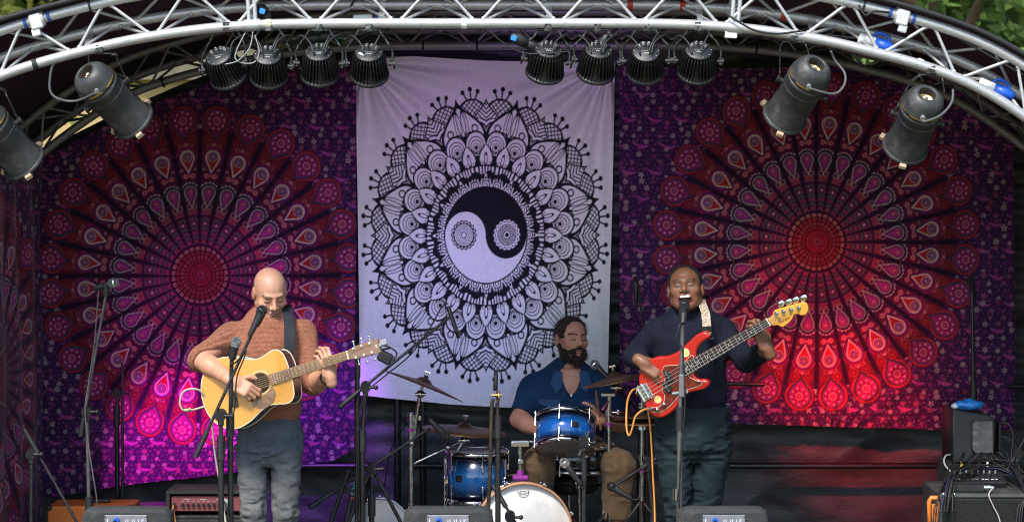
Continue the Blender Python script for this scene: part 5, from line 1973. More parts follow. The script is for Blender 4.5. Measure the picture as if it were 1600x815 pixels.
hs = [(NUT + .006, -.021), (NUT + .02, -.025), (NUT + .05, -.031), (NUT + .155, -.036), (NUT + .170, -.030), (NUT + .163, 0), (NUT + .170, .030), (NUT + .155, .036), (NUT + .05, .031), (NUT + .02, .025), (NUT + .006, .021)]
hm = Matrix.Rotation(R(9), 3, 'Y')
hd = obj('headstock', MB().prism(hs, -.010, .005, bev=.002), mat('rosewood headstock', (.22, .12, .085), .35, 0, .2, 20, coat=.4, stretch=(1, 8, 1)), ag)
for k in range(3):
    for sg in (-1, 1):
        x = NUT + .04 + k * .042
        t = obj('tuner', MB().cyl((x, sg * .022, .005), (x, sg * .022, .018), .0035, n=8).cyl((x, sg * .022, .005), (x, sg * .022, .008), .006, n=10).cyl((x, sg * .030, -.014), (x, sg * .05, -.014), .003, n=6).ball((x, sg * .056, -.014), (.009, .006, .007), 10, 6), chromepin, ag)
lg = text_mesh('M', .02, Matrix.Translation((NUT + .150, 0, .0055)) @ Matrix.Rotation(-PI / 2, 4, 'Z'))
link('headstock_inlay', lg, mat('pearl inlay', (.75, .72, .68), .3), ag)
mb = MB()
for k in range(6):
    y0, y1 = -.027 + k * .0108, -.0175 + k * .007
    mb.cyl((-.150, y0, .0125), (NUT + .003, y1, .0105), .0008 + .00018 * (5 - k), n=5)
    sg = -1 if k < 3 else 1
    mb.cyl((NUT + .003, y1, .0105), (NUT + .04 + (k if k < 3 else 5 - k) * .042, sg * .022, .014), .0008, n=5)
obj('strings', mb, mat('bronze strings', (.72, .55, .32), .3, .9), ag)
for a, b in (((.171 * SCG - .004, -.008, -.05), (.171 * SCG + .016, -.008, -.05)), ((-.335 * SCG + .003, 0, -.05), (-.335 * SCG - .014, 0, -.05))):
    obj('strap_button', MB().cyl(a, b, .006, n=10).cyl(b, (b[0] + (.004 if b[0] > 0 else -.004), b[1], b[2]), .009, n=10), chromepin, ag)
obj('capo', MB().box((.066, 0, .013), (.008, .06, .01), bev=.002), black_plastic, ag) if False else None
# strap over his left shoulder, given in stage space
Mi = ag.matrix_basis.inverted()
Mi = basis(ax_, ay_, az_, o0).inverted()
sp = [P(449, 600, -.17), P(448, 570, -.155), P(452, 540, -.15), P(452, 510, -.125), P(450, 489, -.06), P(448, 478, .02), P(440, 483, .11), P(420, 520, .165), P(385, 580, .16), P(350, 615, .05), P(322, 628, -.15)]
obj('strap', strip([Mi @ p for p in sp], [Mi.to_3x3() @ Vector(v) for v in ((1, 0, .1), (1, 0, .1), (1, .1, 0), (1, .2, 0), (1, .2, 0), (.9, .3, .3), (.8, 0, .6), (.5, 0, .8), (.3, 0, 1), (0, .2, 1))], .050, .003), mat('navy strap', (.010, .013, .022), .8, bump=.2, bscale=300), ag)
# clip-on tuner at the end of the headstock
cp = thing('clip_tuner', 'small grey clip-on tuner on the end of the acoustic headstock', 'tuner', o0 + basis(ax_, ay_, az_).to_3x3() @ Vector((NUT + .17, 0, 0)), world=False)
cp.rotation_euler = ag.rotation_euler
obj('jaw', MB().box((.012, 0, .012), (.030, .016, .006), bev=.002).box((.012, 0, -.016), (.030, .016, .006), bev=.002).box((.027, 0, -.002), (.006, .014, .030)), mat('grey plastic', (.3, .31, .32), .4), cp)
obj('display_box', MB().box((.028, .006, .020), (.034, .026, .012), bev=.003), mat('grey plastic', (.3, .31, .32), .4), cp)
# pale lead leaving the guitar's end
led_ = MB().tube([P(321, 634, -.22), P(300, 640, -.23), P(286, 640, -.25), P(281, 628, -.25), P(286, 612, -.25), P(300, 607, -.24), P(315, 612, -.23), P(326, 636, -.20), P(332, 670, -.16), P(336, 710, -.12), P(342, 745, -.1), P(347, 780, -.1), P(352, 812, -.12), P(356, 850, -.15), P(340, 930, -.2)], .0048, 8)
gl = obj('instrument_cable', led_, mat('cream cable', (.46, .44, .32), .5))
tag(gl, 'cream lead looping out of the acoustic guitar to the floor', 'cable')
obj('jack_plug', MB().cyl(P(298, 639, -.23), P(288, 640.5, -.235), .010, n=12), mat('brass jack', (.45, .35, .16), .35, .8), gl)

# ----------------------------------------------------------------- bass guitar
TB, YB_ = R(32.4), R(22)
bx_, by_, bz_ = axes(TB, YB_, R(6))
ob = P(1009, 612, -.18)
bg_ = thing('bass_guitar', 'glossy red electric bass held by the smiling man', 'bass guitar', ob, world=False)
bg_.rotation_euler = basis(bx_, by_, bz_).to_euler()
def zp(zx, zy):
    dx, dy = (zx - 185) / 4.794 / 327, -(zy - 540) / 4.794 / 327
    u = dx * math.cos(TB) + dy * math.sin(TB)
    v = -dx * math.sin(TB) + dy * math.cos(TB)
    return Vector((u / math.cos(YB_), v, 0))
raw = [(128, 425), (128, 480), (152, 565), (188, 655), (240, 716), (300, 732), (368, 700), (425, 640), (462, 572), (500, 535), (560, 517), (618, 500), (648, 468), (640, 436), (605, 426), (572, 426), (545, 405), (532, 372), (560, 340), (565, 318), (548, 285), (540, 245), (555, 190), (592, 145), (636, 112), (622, 80), (588, 74), (540, 98), (490, 148), (440, 200), (385, 242), (325, 266), (262, 272), (205, 300), (158, 355)]
bo = catmull([zp(*p) for p in raw] + [zp(*raw[0])], 4)[:-1]
bo2 = [(p.x, p.y) for p in bo]
def ccw(o_):
    A = sum(o_[i][0] * o_[(i + 1) % len(o_)][1] - o_[(i + 1) % len(o_)][0] * o_[i][1] for i in range(len(o_)))
    return o_ if A > 0 else o_[::-1]
redl = mat('red lacquer', (.48, .018, .010), .18, 0, .06, 8, coat=.8, rvar=.05)
obj('body', MB().prism(ccw(bo2), -.042, .0, bev=.009), redl, bg_)
pgr = [(318, 335), (380, 330), (440, 318), (470, 300), (500, 262), (522, 248), (530, 275), (505, 310), (482, 345), (478, 375), (500, 405), (530, 425), (570, 440), (602, 444), (590, 468), (545, 490), (488, 508), (448, 535), (412, 585), (365, 640), (310, 682), (262, 690), (228, 675), (238, 655), (290, 645), (322, 610), (330, 560), (308, 520), (318, 470), (326, 420), (300, 380)]
pg2 = [(p.x, p.y) for p in catmull([zp(*p) for p in pgr] + [zp(*pgr[0])], 3)[:-1]]
tortr = mat('red tortoise pickguard', (.15, .020, .012), .25, 0, .6, 40, coat=.5, dirt=((.035, .008, .006), .9, 30))
obj('pickguard', MB().prism(ccw(pg2), .0003, .003), tortr, bg_)
obj('pickguard_rim', MB().tube([(x, y, .0024) for x, y in pg2] + [(*pg2[0], .0024)], .0011, 5, spline=False), ivory, bg_)
def bl(zx, zy, z=0):
    p = zp(zx, zy)
    return Vector((p.x, p.y, z))
nx0 = bl(470, 340).x
NX = .715
obj('neck', MB().add([(nx0 - .0, -.031, -.022), (NX, -.020, -.020), (NX, .020, -.020), (nx0, .031, -.022), (nx0, -.031, .006), (NX, -.020, .006), (NX, .020, .006), (nx0, .031, .006)], [(0, 3, 2, 1), (4, 5, 6, 7), (0, 1, 5, 4), (2, 3, 7, 6), (1, 2, 6, 5), (3, 0, 4, 7)], False), mat('amber maple', (.62, .30, .055), .28, 0, .12, 10, coat=.4, stretch=(1, 10, 1)), bg_)
fbb = obj('fretboard', MB().add([(nx0 - .012, -.0315, .006), (NX, -.0205, .006), (NX, .0205, .006), (nx0 - .012, .0315, .006), (nx0 - .012, -.0305, .0105), (NX, -.0195, .0105), (NX, .0195, .0105), (nx0 - .012, .0305, .0105)], [(0, 3, 2, 1), (4, 5, 6, 7), (0, 1, 5, 4), (2, 3, 7, 6), (1, 2, 6, 5), (3, 0, 4, 7)], False), mat('dark rosewood board', (.045, .022, .014), .45, 0, .3, 20, stretch=(1, 8, 1)), bg_)
xs = []
for k in range(0, 21):
    x = NX * 2 ** (-k / 12)
    if x < nx0 - .008:
        break
    xs.append(x)
    if k:
        w_ = .0195 + (.0305 - .0195) * (NX - x) / (NX - nx0)
        obj('fret', MB().cyl((x, -w_, .0106), (x, w_, .0106), .0016, n=6), chromepin, fbb)
for k in (3, 5, 7, 9, 12, 15, 17, 19):
    if k < len(xs):
        x = (xs[k] + xs[k - 1]) / 2
        obj('fret_marker', MB().cyl((x, 0, .0104), (x, 0, .0110), .0035, n=12), ivory, fbb)
obj('nut', MB().box((NX + .002, 0, .009), (.005, .040, .010)), ivory, bg_)
def hp(zx, zy):        # headstock outline from the photo (zoom 6.79 at 1150,440)
    px, py = 1150 + zx / 6.79, 440 + zy / 6.79
    dx, dy = (px - 1009) / 337, -(py - 612) / 337
    return Vector(((dx * math.cos(TB) + dy * math.sin(TB)) / math.cos(YB_) , -dx * math.sin(TB) + dy * math.cos(TB), 0))
hr = [(338, 305), (385, 262), (400, 215), (450, 195), (540, 165), (640, 132), (705, 118), (740, 145), (752, 200), (730, 245), (690, 258), (645, 245), (612, 255), (590, 300), (555, 345), (515, 378), (485, 388), (440, 370), (385, 374)]
ho = catmull([hp(*p) for p in hr] + [hp(*hr[0])], 4)[:-1]
k_ = NX + .004 - min(p.x for p in ho)
obj('headstock', MB().prism(ccw([(p.x + k_, p.y) for p in ho]), -.016, .002, bev=.003), mat('amber maple headstock', (.70, .34, .05), .28, 0, .1, 10, coat=.4), bg_)
for (zx, zy, kx, ky) in ((425, 245, 462, 140), (500, 222, 543, 118), (575, 200, 612, 95), (655, 178, 692, 72)):
    a = hp(zx, zy) + Vector((k_, 0, 0)); b = hp(kx, ky) + Vector((k_, 0, 0))
    t = MB().cyl((a.x, a.y, .002), (a.x, a.y, .016), .007, n=12).cyl((a.x, a.y, .002), (a.x, a.y, .005), .011, n=14)
    e = a.lerp(b, .62)
    t.cyl((a.x, a.y, -.020), (e.x, e.y, -.012), .004, n=8)
    d = (b - a).normalized()
    q = a.lerp(b, .95)
    t.ball((q.x, q.y, -.012), (.020, .016, .006), 14, 8)
    obj('tuner', t, chrome, bg_)
a = hp(462, 298) + Vector((k_, 0, 0))
obj('string_tree', MB().cyl((a.x, a.y, .002), (a.x, a.y, .008), .006, n=10), chrome, bg_)
lm = text_mesh('Fender', .022, Matrix.Translation((hp(515, 310).x + k_, hp(515, 310).y, .0024)) @ Matrix.Rotation(.0, 4, 'Z'), .0003)
link('headstock_script', lm, mat('dark decal', (.12, .05, .015), .5), bg_)
br = obj('bridge_plate', MB().box((0, 0, .004), (.055, .078, .006), bev=.002).box((-.027, 0, .011), (.004, .078, .014)), chrome, bg_)
for k in range(4):
    obj('saddle', MB().cyl((.004, -.029 + k * .0195, .012), (.004, -.012 + k * .0195, .012), .0055, n=10).box((-.012, -.0205 + k * .0195, .010), (.026, .008, .005)), chromepin, br)
for (zx, zy) in ((345, 490), (352, 412)):
    c = bl(zx, zy, .006)
    pk = obj('pickup', MB().box(c, (.030, .056, .012), bev=.003), black_plastic, bg_)
    m2 = MB()
    for j in range(4):
        m2.cyl(c + Vector((0, -.020 + j * .0135, .005)), c + Vector((0, -.020 + j * .0135, .0072)), .003, n=8)
    obj('pole_piece', m2, chromepin, pk)
for (zx, zy) in ((330, 622), (280, 666)):
    c = bl(zx, zy, 0)
    obj('knob', MB().lathe(c, (0, 0, 1), [(.0095, .003), (.0095, .014), (.008, .018), (0, .0185)], 18), chrome, bg_)
for (zx, zy, rr) in ((278, 592, .017), (468, 232, .020)):
    c = bl(zx, zy, 0)
    s_ = obj('round_sticker', MB().cyl(c + Vector((0, 0, .0005)), c + Vector((0, 0, .0012)), rr, n=32), mat('cream sticker', (.80, .62, .22), .5, 0, .15, 60), bg_)
    obj('sticker_rim', MB().torus(c + Vector((0, 0, .001)), (0, 0, 1), rr, .0012, 32, 5), ivory, s_)
mb = MB()
for k in range(4):
    y0, y1 = -.029 + k * .0193, -.0150 + k * .0100
    mb.cyl((.004, y0, .0185), (NX + .002, y1, .0155), .0019 - .0003 * k, n=6)
    tx = hp(*((425, 245), (500, 222), (575, 200), (655, 178))[3 - k])
    mb.cyl((NX + .002, y1, .0155), (tx.x + k_, tx.y, .010), .0012, n=5)
obj('strings', mb, mat('steel strings', (.7, .7, .7), .25, .9), bg_)
c = bl(225, 668, -.012)
obj('output_jack', MB().cyl(bl(230, 664, .003), bl(230, 664, .012), .009, n=12), chrome, bg_)
for q, d in ((bl(632, 100, -.02), Vector((.7, .7, 0))), (bl(135, 520, -.02), Vector((-1, 0, 0)))):
    obj('strap_button', MB().cyl(q, q + d * .016, .006, n=10).cyl(q + d * .016, q + d * .02, .009, n=10), chrome, bg_)
Mb = basis(bx_, by_, bz_, ob).inverted()
sp = [P(1105, 524, -.29), P(1104, 505, -.20), P(1102, 488, -.135), P(1097, 474, -.06), P(1094, 466, .03), P(1085, 480, .125), P(1060, 540, .175), P(1025, 600, .16), P(1000, 612, .02), P(995, 608, -.12)]
wdv = [Mb.to_3x3() @ Vector(v) for v in ((1, 0, .1), (1, 0, .1), (1, .1, 0), (1, .2, 0), (1, .2, 0), (.9, 0, .4), (.5, 0, .8), (.4, 0, .9), (.2, 0, 1))]
strapm = mat('woven patterned strap', (.42, .33, .25), .85, 0, .9, 120, dirt=((.03, .03, .06), 1.0, 110))
so = obj('strap', strip([Mb @ p for p in sp], wdv, .042, .003), strapm, bg_)
obj('strap_end', strip([Mb @ P(1108, 530, -.315), Mb @ P(1105, 519, -.270), Mb @ P(1104, 510, -.222)], wdv[:2], .046, .004), mat('black leather', (.014, .013, .013), .5), so)
bc = obj('instrument_cable', MB().tube([P(1018, 638, -.215), P(1005, 640, -.25), P(993, 650, -.26), P(988, 668, -.26), P(983, 680, -.25), P(979, 668, -.22), P(979, 640, -.18), P(982, 620, -.10), P(990, 608, -.05), P(1000, 612, .0), P(1012, 640, .06), P(1017, 680, .06), P(1020, 740, .04), P(1023, 800, .0), P(1024, 900, -.1)], .0050, 8), mat('orange cable', (.55, .22, .04), .45))
tag(bc, 'orange lead looping out of the red bass down to the floor', 'cable')
obj('jack_plug', MB().cyl(P(1019, 637.5, -.213), P(1010, 638.5, -.232), .008, n=12), chrome, bc)
# ================================================================= DRUMS
def burst_mat(name, mid, edge):
    m = bpy.data.materials.new(name)
    m.use_nodes = True
    N, L = m.node_tree.nodes, m.node_tree.links
    tc = N.new('ShaderNodeTexCoord')
    sx = N.new('ShaderNodeSeparateXYZ')
    L.new(tc.outputs['Generated'], sx.inputs[0])
    rp = N.new('ShaderNodeValToRGB')
    e = rp.color_ramp.elements
    e[0].position, e[0].color = .10, (*edge, 1)
    e[1].position, e[1].color = .34, (*mid, 1)
    for pos, c in ((.58, mid), (.86, edge)):
        q = e.new(pos); q.color = (*c, 1)
    L.new(sx.outputs[2], rp.inputs[0])
    nz = N.new('ShaderNodeTexNoise'); nz.inputs['Scale'].default_value = 30
    L.new(tc.outputs['Object'], nz.inputs['Vector'])
    mx = N.new('ShaderNodeMix'); mx.data_type = 'RGBA'; mx.blend_type = 'MULTIPLY'; mx.inputs[0].default_value = .25
    L.new(rp.outputs[0], mx.inputs[6]); L.new(nz.outputs['Fac'], mx.inputs[7])
    b = N['Principled BSDF']
    L.new(mx.outputs[2], b.inputs['Base Color'])
    b.inputs['Roughness'].default_value = .16
    b.inputs['Coat Weight'].default_value = .8
    return m
blue_shell = burst_mat('blue burst lacquer', (.010, .115, .46), (.004, .006, .018))
black_shell = mat('black drum shell', (.010, .010, .012), .18, 0, .1, 10, coat=.6)
coated = mat('coated drum head', (.66, .64, .62), .6, 0, .10, 7, bump=.05, bscale=200, dirt=((.45, .43, .44), .8, 9))
clear_head = mat('smoky drum head', (.16, .14, .13), .3, 0, .25, 9, dirt=((.35, .32, .28), .5, 14))
grey_head = mat('grey drum head', (.34, .34, .35), .45, 0, .15, 6, dirt=((.22, .22, .23), .7, 7))
purple_grip = mat('purple tape', (.30, .03, .30), .5)
def drum(name, label, c, axis, rad, dep, shell, top, bot, lugs=6, hoop=chrome, hw=.016, lug=True, xref=(1, 0, 0), badge=None, ph=.3):
    root = thing(name, label, 'drum', c, 'drum kit', world=False)
    z = Vector(axis).normalized()
    x = Vector(xref); x = (x - z * x.dot(z)).normalized()
    root.rotation_euler = Matrix((x, z.cross(x), z)).transposed().to_euler()
    h = dep / 2
    obj('shell', MB().lathe((0, 0, 0), (0, 0, 1), [(rad - .006, -h), (rad, -h), (rad, h), (rad - .006, h), (rad - .006, -h)], 48), shell, root)
    for s_, m in ((1, top), (-1, bot)):
        obj('drum_head', MB().lathe((0, 0, s_ * (h + .004)), (0, 0, s_), [(0, 0), (rad - .002, 0), (rad + .003, -.006)], 48), m, root)
        hp_ = [(rad + .0035, -.012), (rad + .012, -.012), (rad + .012, .002), (rad + .006, .002 + hw * .5), (rad + .001, hw * .55), (rad + .001, 0)]
        obj('hoop', MB().lathe((0, 0, s_ * (h + .002)), (0, 0, s_), hp_, 48), hoop, root)
    if lug:
        for i in range(lugs):
            a = 2 * PI * i / lugs + ph
            u = Vector((math.cos(a), math.sin(a), 0))
            M = Matrix.Rotation(a, 3, 'Z')
            for s_ in (1, -1):
                mb = MB()
                mb.box(u * (rad + .010) + Vector((0, 0, s_ * h * .42)), (.016, .012, min(.034, h * .36)), M, bev=.004)
                mb.cyl(u * (rad + .015) + Vector((0, 0, s_ * h * .42)), u * (rad + .015) + Vector((0, 0, s_ * (h + .012))), .0035, n=8)
                mb.cyl(u * (rad + .015) + Vector((0, 0, s_ * (h + .004))), u * (rad + .015) + Vector((0, 0, s_ * (h + .018))), .0055, n=8)
                obj('lug', mb, chrome, root)
    if badge is not None:
        a = badge
        u = Vector((math.cos(a), math.sin(a), 0))
        M = Matrix.Rotation(a, 3, 'Z')
        b_ = obj('badge', MB().box(u * (rad + .001), (.003, .042, .034), M, bev=.001), chrome, root)
        mb = MB()
        for k in range(3):
            mb.box(u * (rad + .003) + Vector((0, 0, .009 - .009 * k)), (.002, .03 - .006 * (k % 2), .004), M)
        obj('badge_print', mb, black_plastic, b_)
    return root
# bass drum
kc = P(812, 822, .78)
kick = drum('bass_drum', 'bass drum with stained white front head and tan hoop', kc, (.10, -1, .02), .247, .36, black_shell, coated, clear_head, 8, hoop=mat('tan wood hoop', (.48, .25, .13), .35, 0, .15, 14, coat=.3), hw=.05, lug=False)
for i in range(8):
    a = 2 * PI * i / 8 + .35
    u = Vector((math.cos(a), math.sin(a), 0))
    M = Matrix.Rotation(a, 3, 'Z')
    obj('claw_hook', MB().box(u * .266 + Vector((0, 0, .182)), (.020, .026, .045), M, bev=.005).cyl(u * .272 + Vector((0, 0, .16)), u * .272 + Vector((0, 0, -.16)), .004, n=8).box(u * .254 + Vector((0, 0, .03)), (.022, .018, .05), M, bev=.004), chrome, kick)
obj('hoop_guard', MB().lathe((0, 0, .12), (0, 0, 1), [(.250, -.012), (.258, -.010), (.258, .010), (.250, .012)], 48), chrome, kick)
# small crown mark and maker's word on the head
cr = MB()
def crown_pt(x, y):
    return Vector((x, .196 + y, .1865))
cp_ = [(-.030, .016), (-.021, .004), (-.011, .016), (0, .010), (.011, .016), (.021, .004), (.030, .016), (.024, -.006), (.012, -.016), (-.012, -.016), (-.024, -.006), (-.030, .016)]
for a, b in zip(cp_, cp_[1:]):
    cr.cyl(crown_pt(*a), crown_pt(*b), .0011, n=5)
kh = [c for c in kick.children if c.name.startswith('drum_head')][0]
mk_m = mat('grey print', (.10, .10, .11), .7)
obj('crown_mark', cr, mk_m, kh)
# the local frame of the drum: find the in-plane up direction
zk = Vector((.10, -1, .02)).normalized(); xk = Vector((1, 0, 0)); xk = (xk - zk * xk.dot(zk)).normalized()
link('maker_word', text_mesh('REMO', .014, Matrix.Translation((0, .194, .1862)), .0004), mk_m, kh)
obj('tom_mount', MB().cyl((.0, .24, .03), (.0, .30, .03), .018, n=12).box((.0, .263, .03), (.08, .02, .06), bev=.005), purple_grip, kick)
obj('mount_post', MB().cyl((0, .29, .03), (0, .44, .03), .0125, n=12).box((0, .345, .03), (.03, .025, .035), bev=.004), chrome, kick)
obj('mount_clamp', MB().box((-.0, .44, .03), (.10, .032, .04), bev=.006).cyl((-.05, .44, .03), (.12, .455, .03), .010, n=10), chrome, kick)
mb = MB()
for sg in (-1, 1):
    mb.cyl((sg * .19, -.15, .06), (sg * .33, -.262, .16), .008, n=8)
obj('spur', mb, chrome, kick)
# rack tom, tilted to the drummer
drum('rack_tom', 'blue burst tom mounted above the bass drum', P(883, 677, .74), (.03, math.sin(R(27)), math.cos(R(27))), .152, .165, blue_shell, coated, clear_head, 6, badge=R(-72), ph=R(-42))
# floor tom
ft = drum('floor_tom', 'blue burst floor tom standing left of the bass drum', P(746, 742, .92), (0, 0, 1), .163, .25, burst_mat('deep blue burst lacquer', (.008, .085, .27), (.004, .006, .016)), coated, clear_head, 6, badge=R(-125), ph=R(-20))
for i, a in enumerate((R(-160), R(-35), R(90))):
    u = Vector((math.cos(a), math.sin(a), 0))
    x0 = u * .183
    obj('leg', MB().cyl(x0 + Vector((0, 0, .10)), x0 + Vector((0, 0, -.46)), .0075, n=8).box(u * .178 + Vector((0, 0, -.02)), (.026, .03, .05), Matrix.Rotation(a, 3, 'Z'), bev=.005), chrome, ft)
drum('snare_drum', 'shallow black snare drum between the drummer knees', P(905, 716, .96), (0, .06, 1), .172, .13, black_shell, coated, clear_head, 8, ph=R(-80))
sd = drum('spare_drum', 'drum with grey head lying on its side at the left of the kit', P(592, 830, .80), (.05, -1, .25), .160, .22, black_shell, grey_head, clear_head, 6, ph=.5)
# snare stand
ss = thing('snare_stand', 'chrome tripod stand holding the black snare drum', 'stand', (P(905, 716, .96).x, .96, RISER))
sx_ = P(905, 716, .96).x
obj('tube', MB().cyl((sx_, .96, RISER + .1), (sx_, .96, .60), .012), chrome, ss)
for a in (.4, 2.5, 4.6):
    obj('leg', MB().cyl((sx_, .96, RISER + .22), (sx_ + .22 * math.cos(a), .96 + .22 * math.sin(a), RISER + .012), .009), chrome, ss)
    obj('basket_arm', MB().tube([(sx_, .96, .58), (sx_ + .17 * math.cos(a), .96 + .17 * math.sin(a), .60), (sx_ + .19 * math.cos(a), .96 + .19 * math.sin(a), .66)], .006, 8), chrome, ss)

# cymbals
bronze = mat('dull bronze cymbal', (.22, .13, .075), .42, .85, .2, 30, stretch=(1, 1, 1), dirt=((.07, .045, .035), .6, 9))
def cymbal(label, c, nrm, rad, group='cymbals of the drum kit'):
    root = thing('cymbal', label, 'cymbal', c, group, world=False)
    z = Vector(nrm).normalized()
    x = Vector((1, 0, 0)); x = (x - z * x.dot(z)).normalized()
    root.rotation_euler = Matrix((x, z.cross(x), z)).transposed().to_euler()
    pr = [(.006, .030), (.02, .028), (.034, .020), (.044, .010), (.055, .006), (rad * .6, -.004), (rad, -.016), (rad, -.0175), (rad * .6, -.0058), (.055, .0035), (.04, .010), (.03, .017), (.006, .026)]
    obj('disc', MB().lathe((0, 0, 0), (0, 0, 1), pr, 56), bronze, root)
    obj('felt', MB().cyl((0, 0, .030), (0, 0, .042), .012, n=12), mat('black felt', (.02, .02, .02), .95), root)
    obj('wing_nut', MB().cyl((0, 0, .040), (0, 0, .062), .006, n=8).box((0, 0, .062), (.034, .006, .012), bev=.002).cyl((0, 0, -.05), (0, 0, .06), .004, n=8), chrome, root)
    return root
cymbal('crash cymbal tilted down to the right, before the lower edge of the white cloth', P(662, 598, .85), (.37, .10, .93), .236)
cymbal('nearly level ride cymbal above the floor tom', P(726, 668, .95), (.09, -.02, 1), .225)
cymbal('crash cymbal between the drummer and the red bass', P(960, 590, .86), (-.20, .02, .98), .178)
hh = cymbal('lower of the thin hi-hat cymbals behind the bass player', P(1003, 655, .80), (0, .02, 1), .17)
z_ = P(1003, 655, .80)
h2 = cymbal('upper of the thin hi-hat cymbals behind the bass player', z_ + Vector((0, 0, .018)), (0, .02, 1), .17)
for ch in h2.children:
    if ch.name.startswith('disc'):
        ch.scale = (1, 1, -1); ch.location = (0, 0, -.012)
for ch in hh.children:
    if ch.name.startswith('disc'):
        ch.scale = (1, 1, 1)

def tripod(root, x, y, z0, spread=.26, hub=.30, m=chrome, r=.009, rot=.5, feet=True):
    for k in range(3):
        a = rot + k * 2 * PI / 3
        e = Vector((x + spread * math.cos(a), y + spread * math.sin(a), z0 + .012))
        lg_ = obj('leg', MB().cyl((x, y, z0 + hub), e, r, n=8), m, root)
        obj('rubber_foot', MB().cyl(e + Vector((0, 0, -.010)), e + Vector((.0, 0, .02)), r + .005, n=8), rubber, lg_)
def collar(mb, p, r=.02, h=.035):
    mb.cyl(p - Vector((0, 0, h / 2)), p + Vector((0, 0, h / 2)), r, n=12)
    mb.cyl(p + Vector((r, 0, 0)), p + Vector((r + .022, -.004, .002)), .006, n=8)
    mb.box(p + Vector((r + .028, -.004, .002)), (.014, .006, .026), bev=.002)
def cymbal_stand(label, top, joint, base_x, Y, z0=RISER, memo=(742, )):
    b = Vector((base_x, Y, z0))
    root = thing('cymbal_stand', label, 'stand', b, 'drum hardware')
    jt = Vector(joint)
    obj('lower_tube', MB().cyl((base_x, Y, z0 + .08), (base_x, Y, jt.z - .10), .0145, n=12), steel, root)
    obj('upper_tube', MB().cyl((base_x, Y, jt.z - .16), jt, .0115, n=12), steel, root)
    mb = MB(); collar(mb, Vector((base_x, Y, jt.z - .13))); obj('clamp', mb, chrome, root)
    obj('tilter', MB().ball(jt, .022, 14, 10).cyl(jt + Vector((-.03, -.01, 0)), jt + Vector((.03, -.01, 0)), .009, n=10), chrome, root)
    obj('top_rod', MB().cyl(jt, top, .0085, n=10), steel, root)
    obj('memory_ring', MB().cyl((base_x, Y, jt.z - .20), (base_x, Y, jt.z - .18), .0165, n=12), purple_grip, root)
    tripod(root, base_x, Y, z0)
    return root
t = P(662, 600, .85)
cs1 = cymbal_stand('chrome stand of the tilted crash cymbal at the left of the kit', P(660, 603, .85), P(657, 615, .85), P(642, 720, .86).x, .86)
for ch in list(cs1.children):
    if ch.name.startswith('upper_tube'):
        me = MB().cyl(P(656, 617, .85), P(645, 690, .86), .0105, n=12).ball(P(643, 692, .86), .022, 12, 8).mesh('upper_tube')
        me.materials.append(steel); ch.data = me
jt = P(727, 685, .95)
cs2 = cymbal_stand('chrome boom stand of the ride cymbal', P(726, 672, .95), P(725, 687, .95), P(697, 740, .95).x, .95)
obj('boom_arm', MB().cyl(P(725, 687, .95), P(644, 725, .90), .006, n=8).ball(P(700, 698, .94), .024, 12, 8), steel, cs2)
cs3 = cymbal_stand('chrome boom stand right of the drummer', P(962, 597, .86), P(963, 605, .86), P(951, 700, .84).x, .84)
for ch in list(cs3.children):
    if ch.name.startswith('upper_tube'):
        me = MB().cyl(P(951, 700, .84), P(952, 615, .84), .0125, n=12).box(P(950, 616, .84), (.075, .03, .02), bev=.004).mesh('upper_tube')
        me.materials.append(steel); ch.data = me
obj('boom_arm', MB().cyl(P(968, 602, .86), P(941, 640, .82), .008, n=10), mat('plum anodised rod', (.20, .05, .07), .3, .6), cs3)
hhs = thing('hi_hat_stand', 'chrome hi-hat stand seen beside the orange lead', 'stand', (z_.x, .80, RISER), 'drum hardware')
obj('pull_rod', MB().cyl((z_.x, .8, z_.z - .1), (z_.x, .8, z_.z + .22), .0045, n=8), steel, hhs)
obj('clutch', MB().cyl((z_.x, .8, z_.z + .035), (z_.x, .8, z_.z + .09), .010, n=10), chrome, hhs)
obj('tube', MB().cyl((z_.x, .8, RISER + .05), (z_.x, .8, z_.z - .05), .0135, n=12).cyl((z_.x, .8, z_.z - .05), (z_.x, .8, z_.z - .015), .035, .03, n=16), steel, hhs)
mb = MB(); collar(mb, Vector((z_.x, .8, z_.z - .20))); obj('clamp', mb, chrome, hhs)
obj('memory_ring', MB().cyl((z_.x, .8, z_.z - .275), (z_.x, .8, z_.z - .255), .0165, n=12), purple_grip, hhs)
tripod(hhs, z_.x, .8, RISER, .28, .36)
dk = thing('drum_stick', 'wooden drum stick held upright in the drummer left hand', 'drum stick', P(930, 655, .90))
obj('shaft', MB().tube([P(939, 672, .91), P(935, 640, .895), P(931, 612, .87)], 0, 10, res=6, radii=[.0075, .0075, .007, .0055]).ball(P(931, 611, .87), (.005, .005, .007), 10, 6), mat('hickory', (.30, .14, .07), .5, 0, .15, 30), dk)

